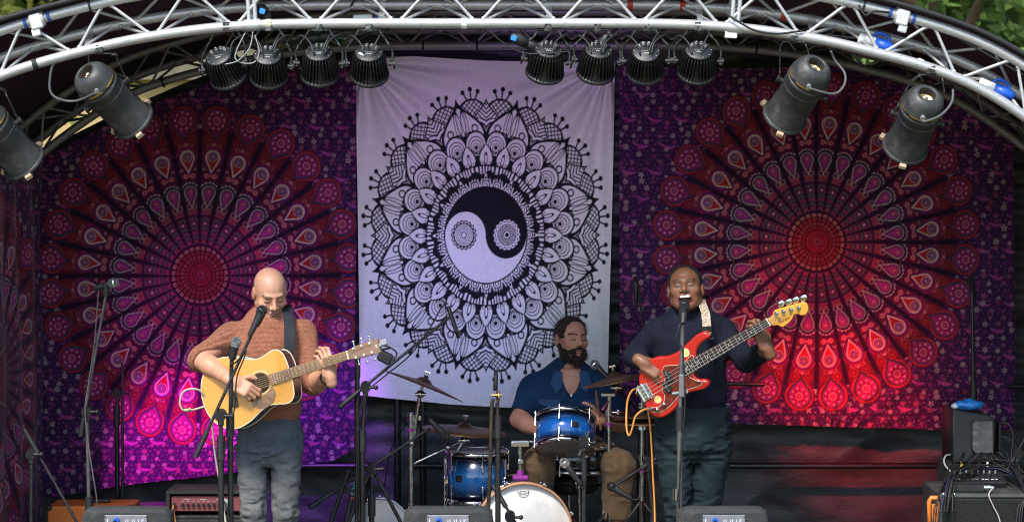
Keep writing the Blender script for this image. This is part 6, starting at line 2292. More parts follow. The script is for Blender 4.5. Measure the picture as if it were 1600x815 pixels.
# ================================================================= MICROPHONES AND STANDS
grille = mat('steel mesh grille', (.36, .36, .37), .38, .8, .3, 260, bump=.8, bscale=520)
grille_dark = mat('dark mesh grille', (.05, .05, .055), .4, .6, .4, 260, bump=.8, bscale=520)
def mic(label, head, back, kind='vocal', silver=False, L=.155):
    h, b = Vector(head), Vector(back)
    d = (h - b).normalized()
    root = thing('microphone', label, 'microphone', h, 'stage microphones')
    if kind == 'vocal':
        obj('grille', MB().lathe(h, d, [(0, .026), (.012, .0235), (.020, .016), (.0245, .004), (.0245, -.006), (.022, -.018), (.019, -.024)], 20), grille if silver else grille_dark, root)
        obj('band', MB().lathe(h, d, [(.0255, -.004), (.0262, -.001), (.0255, .003)], 20), chromepin if silver else black_metal, root)
        obj('handle', MB().lathe(h, d, [(.0185, -.024), (.0185, -.032), (.0165, -.05), (.0115, -L), (.0100, -L - .003), (0, -L - .003)], 16), black_plastic, root)
    else:
        obj('capsule', MB().lathe(h, d, [(0, .0), (.0095, -.001), (.0105, -.006), (.0105, -.03)], 16), grille_dark, root)
        obj('handle', MB().lathe(h, d, [(.0105, -.03), (.0112, -.032), (.0112, -L), (.009, -L - .004), (0, -L - .004)], 16), black_metal, root)
    return root
def mic_stand(label, base, top, z0=0.0, boom=None, clutch=None, grip=None, m=black_metal, r=.0125, sleeve=None, legs=True, rot=.4, clip=None, clip_dir=None):
    b = Vector((base[0], base[1], z0))
    root = thing('microphone_stand', label, 'microphone stand', b, 'microphone stands')
    top = Vector(top)
    sl = sleeve if sleeve else z0 + (top.z - z0) * .55
    obj('lower_tube', MB().cyl((b.x, b.y, z0 + .05), (b.x, b.y, sl), r * 1.1, n=12), m, root)
    obj('upper_tube', MB().cyl((b.x, b.y, sl), top, r * .78, n=12), m, root)
    obj('grip_sleeve', MB().cyl((b.x, b.y, sl - .05), (b.x, b.y, sl + .06), r * 1.55, n=14), black_plastic, root)
    if boom:
        a, e = Vector(boom[0]), Vector(boom[1])
        obj('boom', MB().cyl(a, e, .0075, n=10), m, root)
        g = a + (e - a).normalized() * .13
        obj('boom_grip', MB().cyl(a, g, .0125, n=12), black_plastic, root)
        obj('swivel', MB().cyl(top + Vector((0, -.022, -.004)), top + Vector((0, .022, .004)), .026, n=16).box(top + Vector((0, 0, -.02)), (.026, .03, .06), bev=.006).cyl(top + Vector((.02, -.03, 0)), top + Vector((.05, -.03, 0)), .007, n=8).ball(top + Vector((.055, -.03, 0)), .012, 10, 6), black_plastic, root)
    if clip is not None:
        obj('mic_clip', MB().cyl(clip, Vector(clip) + Vector(clip_dir) * .06, .018, .021, n=14), black_plastic, root)
    if legs:
        tripod(root, b.x, b.y, z0, .30, .16, m, .0095, rot)
    return root
# guitarist's two stands
Yg = -.62
s1 = P(345, 648, Yg)
mic_stand('boom stand slanting in front of the guitarist', (s1.x, Yg), s1, boom=(P(305, 714, Yg - .02), P(404, 498, Yg + .02)), clip=P(399, 508, Yg + .02), clip_dir=(P(411, 484, Yg) - P(399, 508, Yg)).normalized(), sleeve=P(345, 700, Yg).z)
mic('black vocal microphone in front of the bald singer chin', P(409, 485, Yg + .03), P(396, 512, Yg + .01), silver=False, L=.13)
s2 = P(362, 562, Yg + .06)
mic_stand('straight stand right beside the guitarist boom stand', (P(360, 700, Yg + .06).x, Yg + .06), s2, clip=P(363, 560, Yg + .06), clip_dir=(.12, -.1, 1), sleeve=P(360, 668, Yg).z, rot=1.4)
mic('silver headed microphone above the acoustic guitar body', P(369, 534, Yg + .05), P(362, 566, Yg + .08), silver=True, L=.09)
obj_ = obj('microphone_cable', MB().tube([P(359, 572, Yg + .06), P(372, 562, Yg - .02), P(384, 545, Yg - .03), P(381, 560, Yg - .03), P(370, 590, Yg - .03), P(366, 640, Yg - .02), P(352, 700, Yg - .02), P(344, 760, Yg), P(356, 800, Yg), P(362, 850, Yg)], .0034, 6), rubber)
tag(obj_, 'thin black cable hanging on the guitarist stands', 'cable')
# far left stand
Yl = .15
s3 = P(136, 642, Yl)
mic_stand('thin boom stand at the far left with pale worn boom', (P(139, 760, Yl).x, Yl), s3, boom=(P(126, 681, Yl), P(165, 462, Yl)), m=mat('worn grey metal', (.10, .10, .105), .4, .3, .2, 20, dirt=((.3, .28, .26), .5, 30)), clip=P(165, 462, Yl), clip_dir=(.05, 0, 1))
mic('silver headed microphone on the far left boom stand', P(178, 442, Yl), P(160, 447, Yl), silver=True, L=.10)
o = obj('microphone_cable', MB().tube([P(161, 443, Yl), P(155, 447, Yl), P(152, 480, Yl), P(147, 540, Yl), P(138, 600, Yl - .02), P(133, 640, Yl - .03), P(139, 700, Yl - .03), P(150, 770, Yl - .03), P(153, 800, Yl)], .0034, 6), mat('grey cable', (.12, .11, .10), .5))
tag(o, 'grey cable running down the far left boom stand', 'cable')
# folded stand lit magenta
Yf = 1.3
s4 = P(184, 612, Yf)
mic_stand('folded black stand before the magenta part of the left cloth', (P(183, 700, Yf).x, Yf), s4, boom=(P(192, 790, Yf - .04), P(191, 566, Yf - .04)), sleeve=P(183, 650, Yf).z)
# dark stand at the left edge
s5 = P(49, 708, -.1)
mic_stand('dark stand in the lower left corner with lowered boom', (P(48, 760, -.1).x, -.1), s5, boom=(P(38, 670, -.1), P(124, 822, -.14)))
# overhead stand
Yo = .25
s6 = P(571, 604, Yo)
ovh = mic_stand('tall boom stand reaching up over the left cymbals', (P(566, 700, Yo).x, Yo), s6, boom=(P(530, 636, Yo), P(706, 492, Yo + .25)), sleeve=P(566, 690, Yo).z, r=.014)
obj('side_tube', MB().cyl(P(559, 545, Yo + .05), (P(556, 800, Yo + .05).x, Yo + .05, .1), .010, n=10).cyl(P(559, 545, Yo + .05), P(559, 590, Yo + .05), .014, n=10), black_metal, ovh)
mic('thin black pencil microphone hanging over the left cymbals', P(717, 528, Yo + .22), P(699, 476, Yo + .26), 'pencil', L=.17)
o = obj('microphone_cable', MB().tube([P(700, 474, Yo + .26), P(690, 480, Yo + .24), P(670, 515, Yo + .2), P(640, 555, Yo + .12), P(600, 588, Yo + .02), P(574, 612, Yo - .03), P(561, 650, Yo - .03), P(560, 720, Yo - .03), P(562, 820, Yo - .03)], .0036, 6), rubber)
tag(o, 'black cable wound along the overhead boom', 'cable')
# little clip lamp beside the headstock
lp = thing('clip_lamp', 'small black lamp hanging beside the acoustic headstock', 'lamp', P(600, 556, Yo))
c = P(602, 558, Yo)
M = Matrix.Rotation(R(28), 3, 'Y')
obj('housing', MB().box(c, (.075, .06, .055), M, bev=.010), black_plastic, lp)
obj('bracket', MB().tube([c + M @ Vector((-.042, 0, .0)), c + M @ Vector((-.042, 0, .045)), c + M @ Vector((0, 0, .055)), c + M @ Vector((.042, 0, .045)), c + M @ Vector((.042, 0, 0))], .004, 8, res=3), black_metal, lp)
obj('mount', MB().cyl(c + M @ Vector((0, 0, .055)), P(567, 553, Yo + .05), .005, n=8), black_metal, lp)
# low crossing boom with big mic under the ride
Yc_ = .35
s7 = P(581, 731, Yc_)
low = mic_stand('low tripod stand whose boom crosses behind the overhead stand', (P(581, 780, Yc_).x, Yc_), s7, boom=(P(484, 792, Yc_ - .1), P(672, 668, Yc_ + .25)), sleeve=P(581, 790, Yc_).z, legs=False)
for x1, y1, dy in ((628, 830, .1), (545, 822, -.05), (560, 850, .2)):
    lg_ = obj('leg', MB().cyl(s7 + Vector((0, 0, .005)), P(x1 + (x1 - 581) * .8, y1 + 60, Yc_ + dy), .010, n=8), black_metal, low)
mic('large dark microphone under the ride cymbal', P(696, 680, Yc_ + .27), P(668, 652, Yc_ + .24), L=.12)
o = obj('microphone_cable', MB().tube([P(668, 650, 1.0), P(655, 640, 1.2), P(640, 655, 1.4), P(612, 700, 1.6), P(600, 760, 1.7)], .0034, 6), rubber)
tag(o, 'thin black cable hanging before the sheet left of the ride cymbal', 'cable')
# lettered leg of a leaning folded stand
fs_ = thing('folded_stand', 'leaning folded stand lettered down its black tube', 'stand', P(540, 830, .5))
a, b = P(561, 728, .55), P(533, 850, .5)
obj('tube', MB().cyl(a, b, .015, n=12), black_metal, fs_)
obj('second_tube', MB().cyl(P(545, 735, .58), P(505, 850, .55), .012, n=12), black_metal, fs_)
d = (b - a).normalized()
zv = Vector((0, -1, 0)); zv = (zv - d * zv.dot(d)).normalized()
xv = d
yv = zv.cross(xv)
ctr = a + d * ((P(551, 762, .53) - a).length) + zv * .0155
for i, ch in enumerate('PULSE'):
    q = ctr + d * (-.046 + .024 * i)
    link('letter', text_mesh(ch, .034, basis(xv, yv, zv, q), .0006), mat('pale blue lettering', (.20, .50, .75), .5) if i < 4 else mat('red lettering', (.6, .05, .06), .5), fs_)
# centre pencil mic on straight stand
Yp = .05
s8 = P(777, 628, Yp)
cst = mic_stand('straight stand in front of the bass drum with brass clip', (P(778, 740, Yp).x, Yp), s8, sleeve=P(778, 668, Yp).z, rot=.1)
obj('side_tube', MB().tube([P(771, 622, Yp - .02), P(768, 640, Yp - .02), P(766, 720, Yp - .02), P(763, 800, Yp - .01), P(762, 880, Yp)], .010, 10), mat('rubbed brown black steel', (.04, .03, .022), .4, .3, .3, 20, dirt=((.2, .13, .07), .6, 25)), cst)
obj('brass_clip', MB().torus(P(778, 619, Yp), (1, .3, 0), .022, .006, 20, 8).cyl(P(768, 617, Yp), P(784, 617, Yp), .008, n=8), mat('brass fitting', (.5, .34, .16), .3, .9), cst)
mic('grey pencil microphone upright before the white cloth', P(775, 577, Yp), P(774, 610, Yp), 'pencil', L=.10)
# bass drum mic
km = mic_stand('short black boom stand against the bass drum head', (P(800, 860, .25).x, .25), P(797, 806, .25), z0=0.0, boom=(P(770, 757, .30), P(820, 840, .22)), sleeve=P(797, 830, .25).z)
# tom mic and its stand
s10 = P(912, 690, .42)
mic_stand('slim black stand right of the rack tom', (P(913, 760, .42).x, .42), s10, boom=(P(905, 712, .42), P(920, 676, .44)), sleeve=P(913, 735, .42).z, rot=1.0, r=.010)
mic('silver microphone aimed up at the underside of the rack tom', P(882, 722, .42), P(908, 756, .40), silver=True, L=.14)
# drummer's vocal mic
mic('silver headed microphone near the drummer chin', P(929, 569, .95), P(952, 592, .92), silver=True, L=.13)
vs_ = mic_stand('boom stand of the drummer microphone behind the right crash cymbal', (P(1000, 700, 1.55).x, 1.55), P(1000, 640, 1.55), boom=(P(1015, 660, 1.7), P(950, 590, .93)))
# snare side mic
mic('black microphone low beside the drummer shin', P(955, 759, .60), P(988, 779, .58), L=.12)
mic_stand('low stand with short boom beside the hi-hat', (P(1022, 780, .70).x, .70), P(1012, 722, .70), boom=(P(1032, 712, .72), P(962, 757, .62)))
o = obj('microphone_cable', MB().tube([P(988, 779, .58), P(998, 778, .58), P(1000, 755, .6), P(1004, 735, .62), P(1010, 728, .65)], .0034, 6), rubber)
tag(o, 'short black cable curling from the low microphone by the hi-hat', 'cable')
# bass player's stand
Yb_ = -.62
s12 = P(1067, 498, Yb_)
grey_st = mat('grey stand tube', (.16, .16, .165), .32, .6, .15, 20)
bst = mic_stand('grey straight stand in front of the bass player', (P(1062, 700, Yb_).x, Yb_), s12, m=grey_st, sleeve=P(1063, 655, Yb_).z, clip=P(1067, 500, Yb_), clip_dir=(.02, -.1, 1), rot=.2)
obj('clamp_block', MB().box(P(1065, 602, Yb_), (.026, .032, .105), bev=.004).cyl(P(1050, 615, Yb_), P(1075, 612, Yb_), .010, n=10), mat('grey clamp', (.17, .17, .18), .4, .4), bst)
obj('lower_collar', MB().cyl(P(1058, 762, Yb_), P(1058, 780, Yb_), .020, n=12), chrome, bst)
mic('black vocal microphone at the bass player mouth', P(1069, 477, Yb_ + .02), P(1067, 504, Yb_ - .04), L=.10)
o = obj('microphone_cable', MB().tube([P(1066, 496, Yb_), P(1060, 515, Yb_ - .02), P(1056, 530, Yb_ - .02), P(1066, 545, Yb_ - .02), P(1069, 580, Yb_ - .02), P(1070, 640, Yb_ - .02), P(1063, 720, Yb_ - .02), P(1060, 820, Yb_ - .02)], .0036, 6), rubber)
tag(o, 'black cable down the bass player stand', 'cable')
# far right stand
Yr = 1.0
mic_stand('slim black stand before the right mandala cloth', (P(1520, 700, Yr).x, Yr), P(1519, 455, Yr), sleeve=P(1519, 612, Yr).z)
mic('dark microphone on top of the far right stand', P(1517, 438, Yr - .02), P(1521, 458, Yr + .02), silver=False, L=.10)
# dark mic hanging in the gap between the cloths
mic('black pencil microphone in the dark gap left of the bass player', P(993, 432, 1.5), P(994, 484, 1.5), 'pencil', L=.17)
mic_stand('boom stand in the dark gap beside the right cloth', (P(1010, 640, 1.55).x, 1.55), P(1008, 520, 1.55), boom=(P(1013, 560, 1.56), P(996, 440, 1.5)))
mic_stand('leaning boom stand at the far right edge above the cable pile', (P(1600, 760, .55).x, .55), P(1590, 706, .55), boom=(P(1574, 734, .55), P(1612, 665, .55)))

# ================================================================= SPEAKERS, AMPS, MIXER
carpet = mat('scuffed black speaker case', (.030, .031, .033), .8, 0, .2, 30, bump=.35, bscale=220, dirt=((.20, .185, .155), .45, 9))
panel_m = mat('grey connector panel', (.20, .21, .235), .45, .2, .08, 20)
print_m = mat('white panel print', (.62, .64, .68), .6)
def monitor(px, label, first=None):
    Y = -.98
    c = P(px, 788, Y + .10)
    c.x = P(px, 800, Y).x
    root = thing('stage_monitor', label, 'speaker', (c.x, Y, 0), 'stage monitor speakers', world=False)
    root.rotation_euler = (0, 0, 0)
    if first is not None:
        for ch in list(first.children):
            c2 = ch.copy(); COL.objects.link(c2); c2.parent = root
            for gg in ch.children:
                d2 = gg.copy(); COL.objects.link(d2); d2.parent = c2
        return root
    H = c.z
    prof = [(-.205, -.0), (-.16, .0), (.16, 0), (.205, 0)]
    # case: narrower top corners, rounded
    out = []
    for x, z in ((-.205, .0), (.205, .0), (.203, H - .07), (.197, H - .03), (.178, H - .006), (.150, H), (-.150, H), (-.178, H - .006), (-.197, H - .03), (-.203, H - .07)):
        out.append((x, z))
    M = Matrix(((1, 0, 0), (0, 0, -1), (0, 1, 0)))
    obj('case', MB().prism(out, -.10, 0, M, (0, 0, 0), bev=.022), carpet, root)
    pz = H - .030
    pn = obj('connector_panel', MB().box((.0, -.004, pz - .13), (.19, .008, .26), bev=.003), panel_m, root)
    mb = MB()
    for i in range(7):
        mb.box((.0 + i * .0095, -.0085, pz - .035 - .010 * (i % 3)), (.0035, .0008, .030 + .012 * ((i * 5) % 3)))
    mb.box((-.082, -.0085, pz - .03), (.004, .0008, .028))
    obj('panel_print', mb, print_m, pn)
    Mt = Matrix.Translation((.074, -.0086, pz - .055)) @ Matrix.Rotation(PI / 2, 4, 'X') @ Matrix.Rotation(-PI / 2, 4, 'Z')
    link('lettering', text_mesh('SAMSON', .019, Mt, .0003), print_m, pn)
    obj('plug', MB().cyl((-.040, -.006, pz - .022), (-.040, -.040, pz - .022), .012, n=14), blue_plastic, root)
    obj('lead', MB().tube([(-.040, -.04, pz - .022), (-.05, -.06, pz - .028), (-.062, -.05, pz - .06), (-.07, -.03, pz - .16), (-.08, -.03, pz - .5)], .005, 8), rubber, root)
    for sx in (-.09, .09):
        for k in (0, 1):
            obj('screw', MB().cyl((sx, -.008, pz - .008 - .24 * k), (sx, -.010, pz - .008 - .24 * k), .003, n=8), black_metal, pn)
    bf = MB()
    sd_ = [(.09, .0), (.34, 0), (.11, H - .02), (.09, H - .02)]
    bf.add([(x, y, z) for x in (-.198, .198) for y, z in sd_], [(0, 1, 2, 3), (7, 6, 5, 4), (0, 4, 5, 1), (1, 5, 6, 2), (2, 6, 7, 3), (3, 7, 4, 0)], False)
    obj('baffle', bf, carpet, root)
    obj('front_grille', MB().box((0, .205, H * .44), (.36, .012, H * .80), Matrix.Rotation(R(15), 3, 'X'), bev=.004), black_metal, root)
    return root
m1 = monitor(197, 'black stage monitor at the left, before the orange amplifier')
monitor(700, 'black stage monitor at the centre, before the floor tom', m1)
monitor(1131, 'black stage monitor with scuffed corner at the right, before the bass player', m1)

# orange combo
orange = mat('orange vinyl', (.62, .16, .02), .55, 0, .1, 20, bump=.15, bscale=240)
oa = thing('guitar_amplifier', 'orange covered amplifier with beige grille at the lower left', 'amplifier', (P(140, 800, .9).x, .9, 0))
x0, x1 = P(73, 790, .85).x, P(207, 790, .85).x
zt = P(100, 791, .85).z
xc, wd_ = (x0 + x1) / 2, x1 - x0
obj('cabinet', MB().box((xc, .99, zt / 2 + .002), (wd_, .26, zt), bev=.012), orange, oa)
obj('grille_cloth', MB().box((xc, .858, zt * .45), (wd_ - .09, .008, zt * .74), bev=.002), mat('beige basket weave', (.40, .31, .19), .9, 0, .35, 160, bump=.5, bscale=260), oa)
obj('piping', MB().tube([(xc - wd_ / 2 + .04, .857, zt * .82), (xc + wd_ / 2 - .04, .857, zt * .82)], .004, 8, spline=False), orange, oa)
obj('handle', MB().box((xc + .03, .99, zt + .012), (.11, .03, .018), bev=.006), black_plastic, oa)
for x in (x0 + .01, x1 - .01):
    obj('corner_cap', MB().box((x, .87, zt - .008), (.035, .035, .03), bev=.010), black_plastic, oa)
# bass head on cabinet
ba = thing('amplifier_head', 'black amplifier head with dusty red control panel behind the guitarist', 'amplifier', (P(330, 800, .7).x, .7, 0))
Ya = .62
x0, x1 = P(259, 770, Ya).x, P(402, 770, Ya).x
zt, zb = P(300, 767, Ya).z, P(300, 806, Ya).z
xc = (x0 + x1) / 2
mb = MB()
mb.box((xc, Ya + .14, zt - .008), (x1 - x0, .28, .016), bev=.006)
mb.box((xc, Ya + .14, zb - .006), (x1 - x0, .28, .014), bev=.005)
for x in (x0 + .010, x1 - .010):
    mb.box((x, Ya + .14, (zt + zb) / 2), (.020, .276, zt - zb - .02), bev=.004)
mb.box((xc, Ya + .27, (zt + zb) / 2), (x1 - x0 - .03, .01, zt - zb - .02))
obj('case', mb, carpet, ba)
pan = obj('control_panel', MB().box((xc - .012, Ya + .03, (zt + zb) / 2 - .002), (x1 - x0 - .075, .02, (zt - zb) * .60), bev=.003), mat('dusty red panel', (.26, .07, .075), .45, .1, .12, 20), ba)
pz = (zt + zb) / 2 - .008
px0 = x0 + .085
for i in range(8):
    obj('knob', MB().cyl((px0 + i * .027, Ya + .02, pz), (px0 + i * .027, Ya + .004, pz), .009, .008, n=14).box((px0 + i * .027, Ya + .003, pz + .004), (.002, .002, .007)), black_plastic, pan)
mb = MB()
for i in range(8):
    mb.box((px0 + i * .027, Ya + .0195, pz + .020), (.014, .001, .0022))
for i in range(3):
    mb.box((px0 + .02 + i * .085, Ya + .0195, pz + .030), (.035, .001, .0025))
mb.torus((xc - .012 + (x1 - x0 - .075) / 2 - .005, Ya + .02, pz + .004), (0, 1, 0), .001, .0008, 6, 4)
obj('panel_print', mb, print_m, pan)
dx = P(347, 785, Ya).x
dl = obj('dial', MB().cyl((dx + .01, Ya + .021, pz + .006), (dx + .01, Ya + .014, pz + .006), .027, n=28), mat('pale dial', (.62, .60, .58), .4), pan)
obj('dial_cap', MB().cyl((dx + .01, Ya + .014, pz + .006), (dx + .01, Ya + .002, pz + .006), .016, n=18), mat('grey cap', (.2, .2, .2), .4), dl)
obj('input_socket', MB().cyl((px0 - .045, Ya + .02, pz), (px0 - .045, Ya + .006, pz), .012, n=14), black_plastic, pan)
il = obj('instrument_cable', MB().tube([(px0 - .045, Ya + .006, pz), (px0 - .043, Ya - .03, pz - .01), (px0 - .035, Ya - .03, pz - .06), (px0 - .01, Ya - .05, pz - .25), (px0 + .02, Ya - .1, .02)], .005, 8), mat('orange cable', (.55, .22, .04), .45))
tag(il, 'orange lead plugged into the red amplifier panel', 'cable')
cb_ = thing('speaker_cabinet', 'black speaker cabinet with pierced metal grille under the amplifier head', 'speaker', (xc, Ya + .14, 0))
zc = zb - .015
obj('case', MB().box((xc, Ya + .15, zc / 2 + .001), (x1 - x0 + .01, .30, zc), bev=.008), carpet, cb_)
mb = MB()
mb.box((xc, Ya - .004, zc / 2 - .01), (x1 - x0 - .02, .006, zc - .05))
obj('grille_back', mb, mat('black cloth', (.008, .008, .008), .95), cb_)
mb = MB()
nxh, nzh = 22, 10
for i in range(nxh):
    for j in range(nzh):
        mb.torus((x0 + .025 + (i + .5 * (j % 2)) * (x1 - x0 - .05) / nxh, Ya - .009, zc - .045 - j * .022), (0, 1, 0), .0085, .0022, 8, 4)
obj('pierced_grille', mb, mat('grey metal mesh', (.12, .12, .125), .4, .6), cb_)
# right hand: black cabinet, mixer, speaker
Yx = .28
c0, c1 = P(1468, 770, Yx), P(1612, 770, Yx)
zt = c0.z
cab = thing('equipment_case', 'black flight case carrying the mixer at the lower right', 'case', ((c0.x + c1.x) / 2, Yx, 0))
obj('case', MB().box(((c0.x + c1.x) / 2, Yx + .23, zt / 2), (c1.x - c0.x, .46, zt), bev=.008), carpet, cab)
obj('front_panel', MB().box(((c0.x + c1.x) / 2, Yx - .002, zt / 2 - .008), (c1.x - c0.x - .036, .006, zt - .05), bev=.002), mat('black grille cloth', (.012, .013, .013), .95, 0, .4, 120, bump=.6, bscale=300), cab)
obj('edge_trim', MB().box(((c0.x + c1.x) / 2, Yx - .004, zt - .012), (c1.x - c0.x, .010, .016), bev=.003).box((c0.x + .008, Yx - .004, zt / 2), (.015, .010, zt - .04), bev=.003), mat('grey trim', (.10, .105, .105), .4, .4), cab)
for px in (1474, 1491):
    obj('screw', MB().cyl(P(px, 770.5, Yx - .008), P(px, 770.5, Yx - .014), .0045, n=10), chromepin, cab)
bx0 = thing('rack_unit', 'slim black box lying on the front of the flight case', 'box', P(1508, 764, Yx + .05))
a, b = P(1480, 765, Yx + .04), P(1538, 765, Yx + .04)
obj('body', MB().box(((a.x + b.x) / 2, Yx + .09, zt + .024), (b.x - a.x, .12, .042), bev=.004), black_plastic, bx0)
obj('lid', MB().box(((a.x + b.x) / 2, Yx + .09, zt + .048), (b.x - a.x + .008, .13, .006), bev=.002), black_metal, bx0)
obj('socket', MB().cyl((b.x - .005, Yx + .03, zt + .026), (b.x + .03, Yx + .03, zt + .026), .011, n=12).cyl((b.x + .03, Yx + .03, zt + .026), (b.x + .045, Yx + .03, zt + .026), .007, n=10), chromepin, bx0)
mx_ = thing('mixing_desk', 'small black mixing desk buried under cables at the right', 'mixer', P(1530, 750, Yx + .3))
a, b = P(1486, 750, Yx + .2), P(1572, 750, Yx + .2)
xm = (a.x + b.x) / 2
Mx = Matrix.Rotation(R(22), 3, 'X')
obj('body', MB().box((xm, Yx + .30, zt + .055), (b.x - a.x, .24, .045), Mx, bev=.006), black_plastic, mx_)
mb = MB()
for i in range(9):
    mb.box(Vector((xm, Yx + .30, zt + .055)) + Mx @ Vector((-.10 + i * .024 + .004 * (i % 2), -.09, .0235)), (.014 if i % 3 else .019, .006, .001), Mx)
obj('scribble_print', mb, print_m, mx_)
for i in range(8):
    for j in range(2):
        q = Vector((xm, Yx + .30, zt + .055)) + Mx @ Vector((-.11 + i * .030, -.055 + j * .03, .022))
        obj('knob', MB().cyl(q, q + Mx @ Vector((0, 0, .014)), .006, .005, n=8), mat('grey knob', (.35, .35, .36), .5) if j else black_plastic, mx_)
pl_m = {'w': white_plastic, 'r': mat('red plastic', (.5, .03, .03), .45), 'k': black_plastic, 'g': mat('pale blue grey', (.45, .52, .6), .5), 'y': mat('yellow plastic', (.6, .5, .05), .5)}
rgc = random.Random(5)
for i, (px, top, bot_) in enumerate(((1502, 'y', 'r'), (1517, 'k', 'w'), (1530, 'k', 'g'), (1543, 'w', 'w'), (1555, 'k', 'w'), (1568, 'k', 'k'))):
    q = P(px, 739, Yx + .34)
    pg_ = thing('cable_plug', ['red and yellow plug standing in the mixer', 'black plug with white ring standing in the mixer', 'black plug with pale blue tag in the mixer', 'white angled plug standing in the mixer', 'slim black plug with white base, near the right of the mixer', 'last black plug at the right of the mixer'][i], 'plug', q, 'plugs in the mixer')
    obj('shell', MB().cyl(q + Vector((0, 0, -.005)), q + Vector((0, 0, .025)), .010, .010, n=12), pl_m[bot_], pg_)
    obj('boot', MB().cyl(q + Vector((0, 0, .025)), q + Vector((0, 0, .062)), .010, .006, n=12), pl_m[top], pg_)
    e = q + Vector((0, 0, .062))
    tx = 1600 if i > 2 else 1470
    o = obj('patch_cable', MB().tube([e, e + Vector((.01, -.01, .05)), P(px + (tx - px) * .35, 715 + rgc.uniform(0, 12), Yx + .30), P(px + (tx - px) * .7, 728 + rgc.uniform(0, 12), Yx + .2), P(tx, 765 + rgc.uniform(0, 10), Yx + .02), P(tx + rgc.uniform(-12, -2), 800, Yx - .05), P(tx - 14, 900, Yx - .08)], .0042, 7), rubber)
    tag(o, ['black cable arching left from the red plug', 'black cable arching left from the second plug', 'black cable arching left from the tagged plug', 'black cable leading right from the white plug', 'black cable leading right from the slim plug', 'black cable leading right from the last plug'][i], 'cable', 'cables at the mixer')
for i in range(7):
    y0 = 716 + i * 4.0
    s0 = 1478 + rgc.uniform(0, 16)
    pts = [P(s0 - 8 + rgc.uniform(-4, 4), 800, Yx - .04 - .01 * i), P(s0 - 4, 770, Yx - .02), P(s0 + 4, 748 + rgc.uniform(-8, 6), Yx + .06), P(s0 + 20, y0 + 10, Yx + .18), P(s0 + 55, y0 - 2 + rgc.uniform(-5, 5), Yx + .28), P(s0 + 90, y0 + 8 + rgc.uniform(-5, 5), Yx + .26), P(1604, y0 + 26, Yx + .2)]
    o = obj('patch_cable', MB().tube(pts, .0033 + .0006 * (i % 2), 7), rubber if i != 4 else mat('dark blue cable', (.01, .015, .07), .5))
    tag(o, 'black cable of the tangle draped over the mixer' if i != 4 else 'dark blue cable in the tangle over the mixer', 'cable', 'tangled cables over the mixer')
o = obj('patch_cable', MB().tube([(b.x - .1, Yx + .03, zt + .026), P(1545, 772, Yx - .02), P(1552, 790, Yx - .02), P(1562, 812, Yx - .02), P(1570, 860, Yx - .03)], .0035, 6), mat('pale grey cable', (.45, .45, .46), .5))
tag(o, 'pale grey cable hanging down the front of the flight case', 'cable')
o = obj('patch_cable', MB().tube([P(1493, 711, .70), P(1480, 710, .68), P(1475, 718, .64), P(1478, 728, .6), P(1490, 740, .55)], .0045, 7), mat('pale grey cable', (.45, .45, .46), .5))
tag(o, 'pale grey cable loop at the left of the standing speaker', 'cable')
# powered speaker seen from the side
Ys = .62
spk = thing('powered_speaker', 'black loudspeaker turned sideways with grey recess, behind the mixer', 'speaker', (P(1522, 720, Ys).x, Ys, 0))
pts = [(1489, 722), (1554, 722), (1556, 660), (1553, 652), (1545, 648), (1500, 641), (1489, 641)]
prof = []
o_ = P(1489, 722, Ys)
for px, py in pts:
    q = P(px, py, Ys)
    prof.append((q.x - o_.x, q.z - o_.z))
M = Matrix(((1, 0, 0), (0, 0, -1), (0, 1, 0)))
obj('case', MB().prism(ccw(prof), -.30, 0, M, o_, bev=.008), mat('black moulded speaker', (.022, .023, .025), .5, 0, .12, 20, bump=.12, bscale=260), spk)
hx = [(1518, 660), (1523, 656), (1551, 656), (1551, 707), (1524, 707), (1518, 700)]
hx2 = []
for px, py in hx:
    q = P(px, py, Ys)
    hx2.append((q.x - o_.x, q.z - o_.z))
obj('side_recess', MB().prism(ccw(hx2), .001, .010, M, o_, bev=.003), mat('scuffed grey recess', (.09, .095, .095), .6, 0, .2, 20, dirt=((.35, .35, .34), .7, 26)), spk)
obj('recess_rim', MB().tube([o_ + M @ Vector((x, z, .010)) for x, z in hx2] + [o_ + M @ Vector((*hx2[0], .010))], .004, 6, spline=False), black_plastic, spk)
obj('rear_panel', MB().box(P(1558, 685, Ys + .1) + Vector((.004, .05, 0)), (.012, .2, .18), bev=.003), black_metal, spk)
st_ = thing('speaker_plinth', 'dark box carrying the sideways loudspeaker', 'box', (P(1522, 760, Ys).x, Ys + .15, 0))
obj('box', MB().box((P(1522, 760, Ys).x, Ys + .17, o_.z / 2 - .003), (.26, .34, o_.z - .008), bev=.01), carpet, st_)
obj('plinth_trim', MB().box((P(1522, 760, Ys).x, Ys + .002, o_.z - .02), (.26, .008, .02), bev=.002), black_metal, st_)
for i, lab in enumerate(('upper black lead looping from the back of the sideways speaker', 'lower black lead looping from the back of the sideways speaker')):
    o = obj('power_lead', MB().tube([P(1560, 660 + 22 * i, Ys + .05), P(1575, 662 + 22 * i, Ys + .03), P(1583 + 6 * i, 680 + 20 * i, Ys), P(1580 + 8 * i, 720, Ys - .08), P(1590, 745, Ys - .15)], .005, 7), rubber)
    tag(o, lab, 'cable')
bag = MB()
bc_ = P(1514, 632, Ys + .06)
bag.ball(bc_, (.078, .05, .030), 22, 14)
for i, p in enumerate(bag.v):
    q = Vector(p) - bc_
    k = 1 + .16 * math.sin(q.x * 95 + q.z * 60) * math.cos(q.y * 70) + .08 * math.sin(q.x * 210)
    q.z = max(q.z * k, -.024); q.x *= 1 + .05 * math.sin(q.z * 200)
    bag.v[i] = tuple(q + bc_)
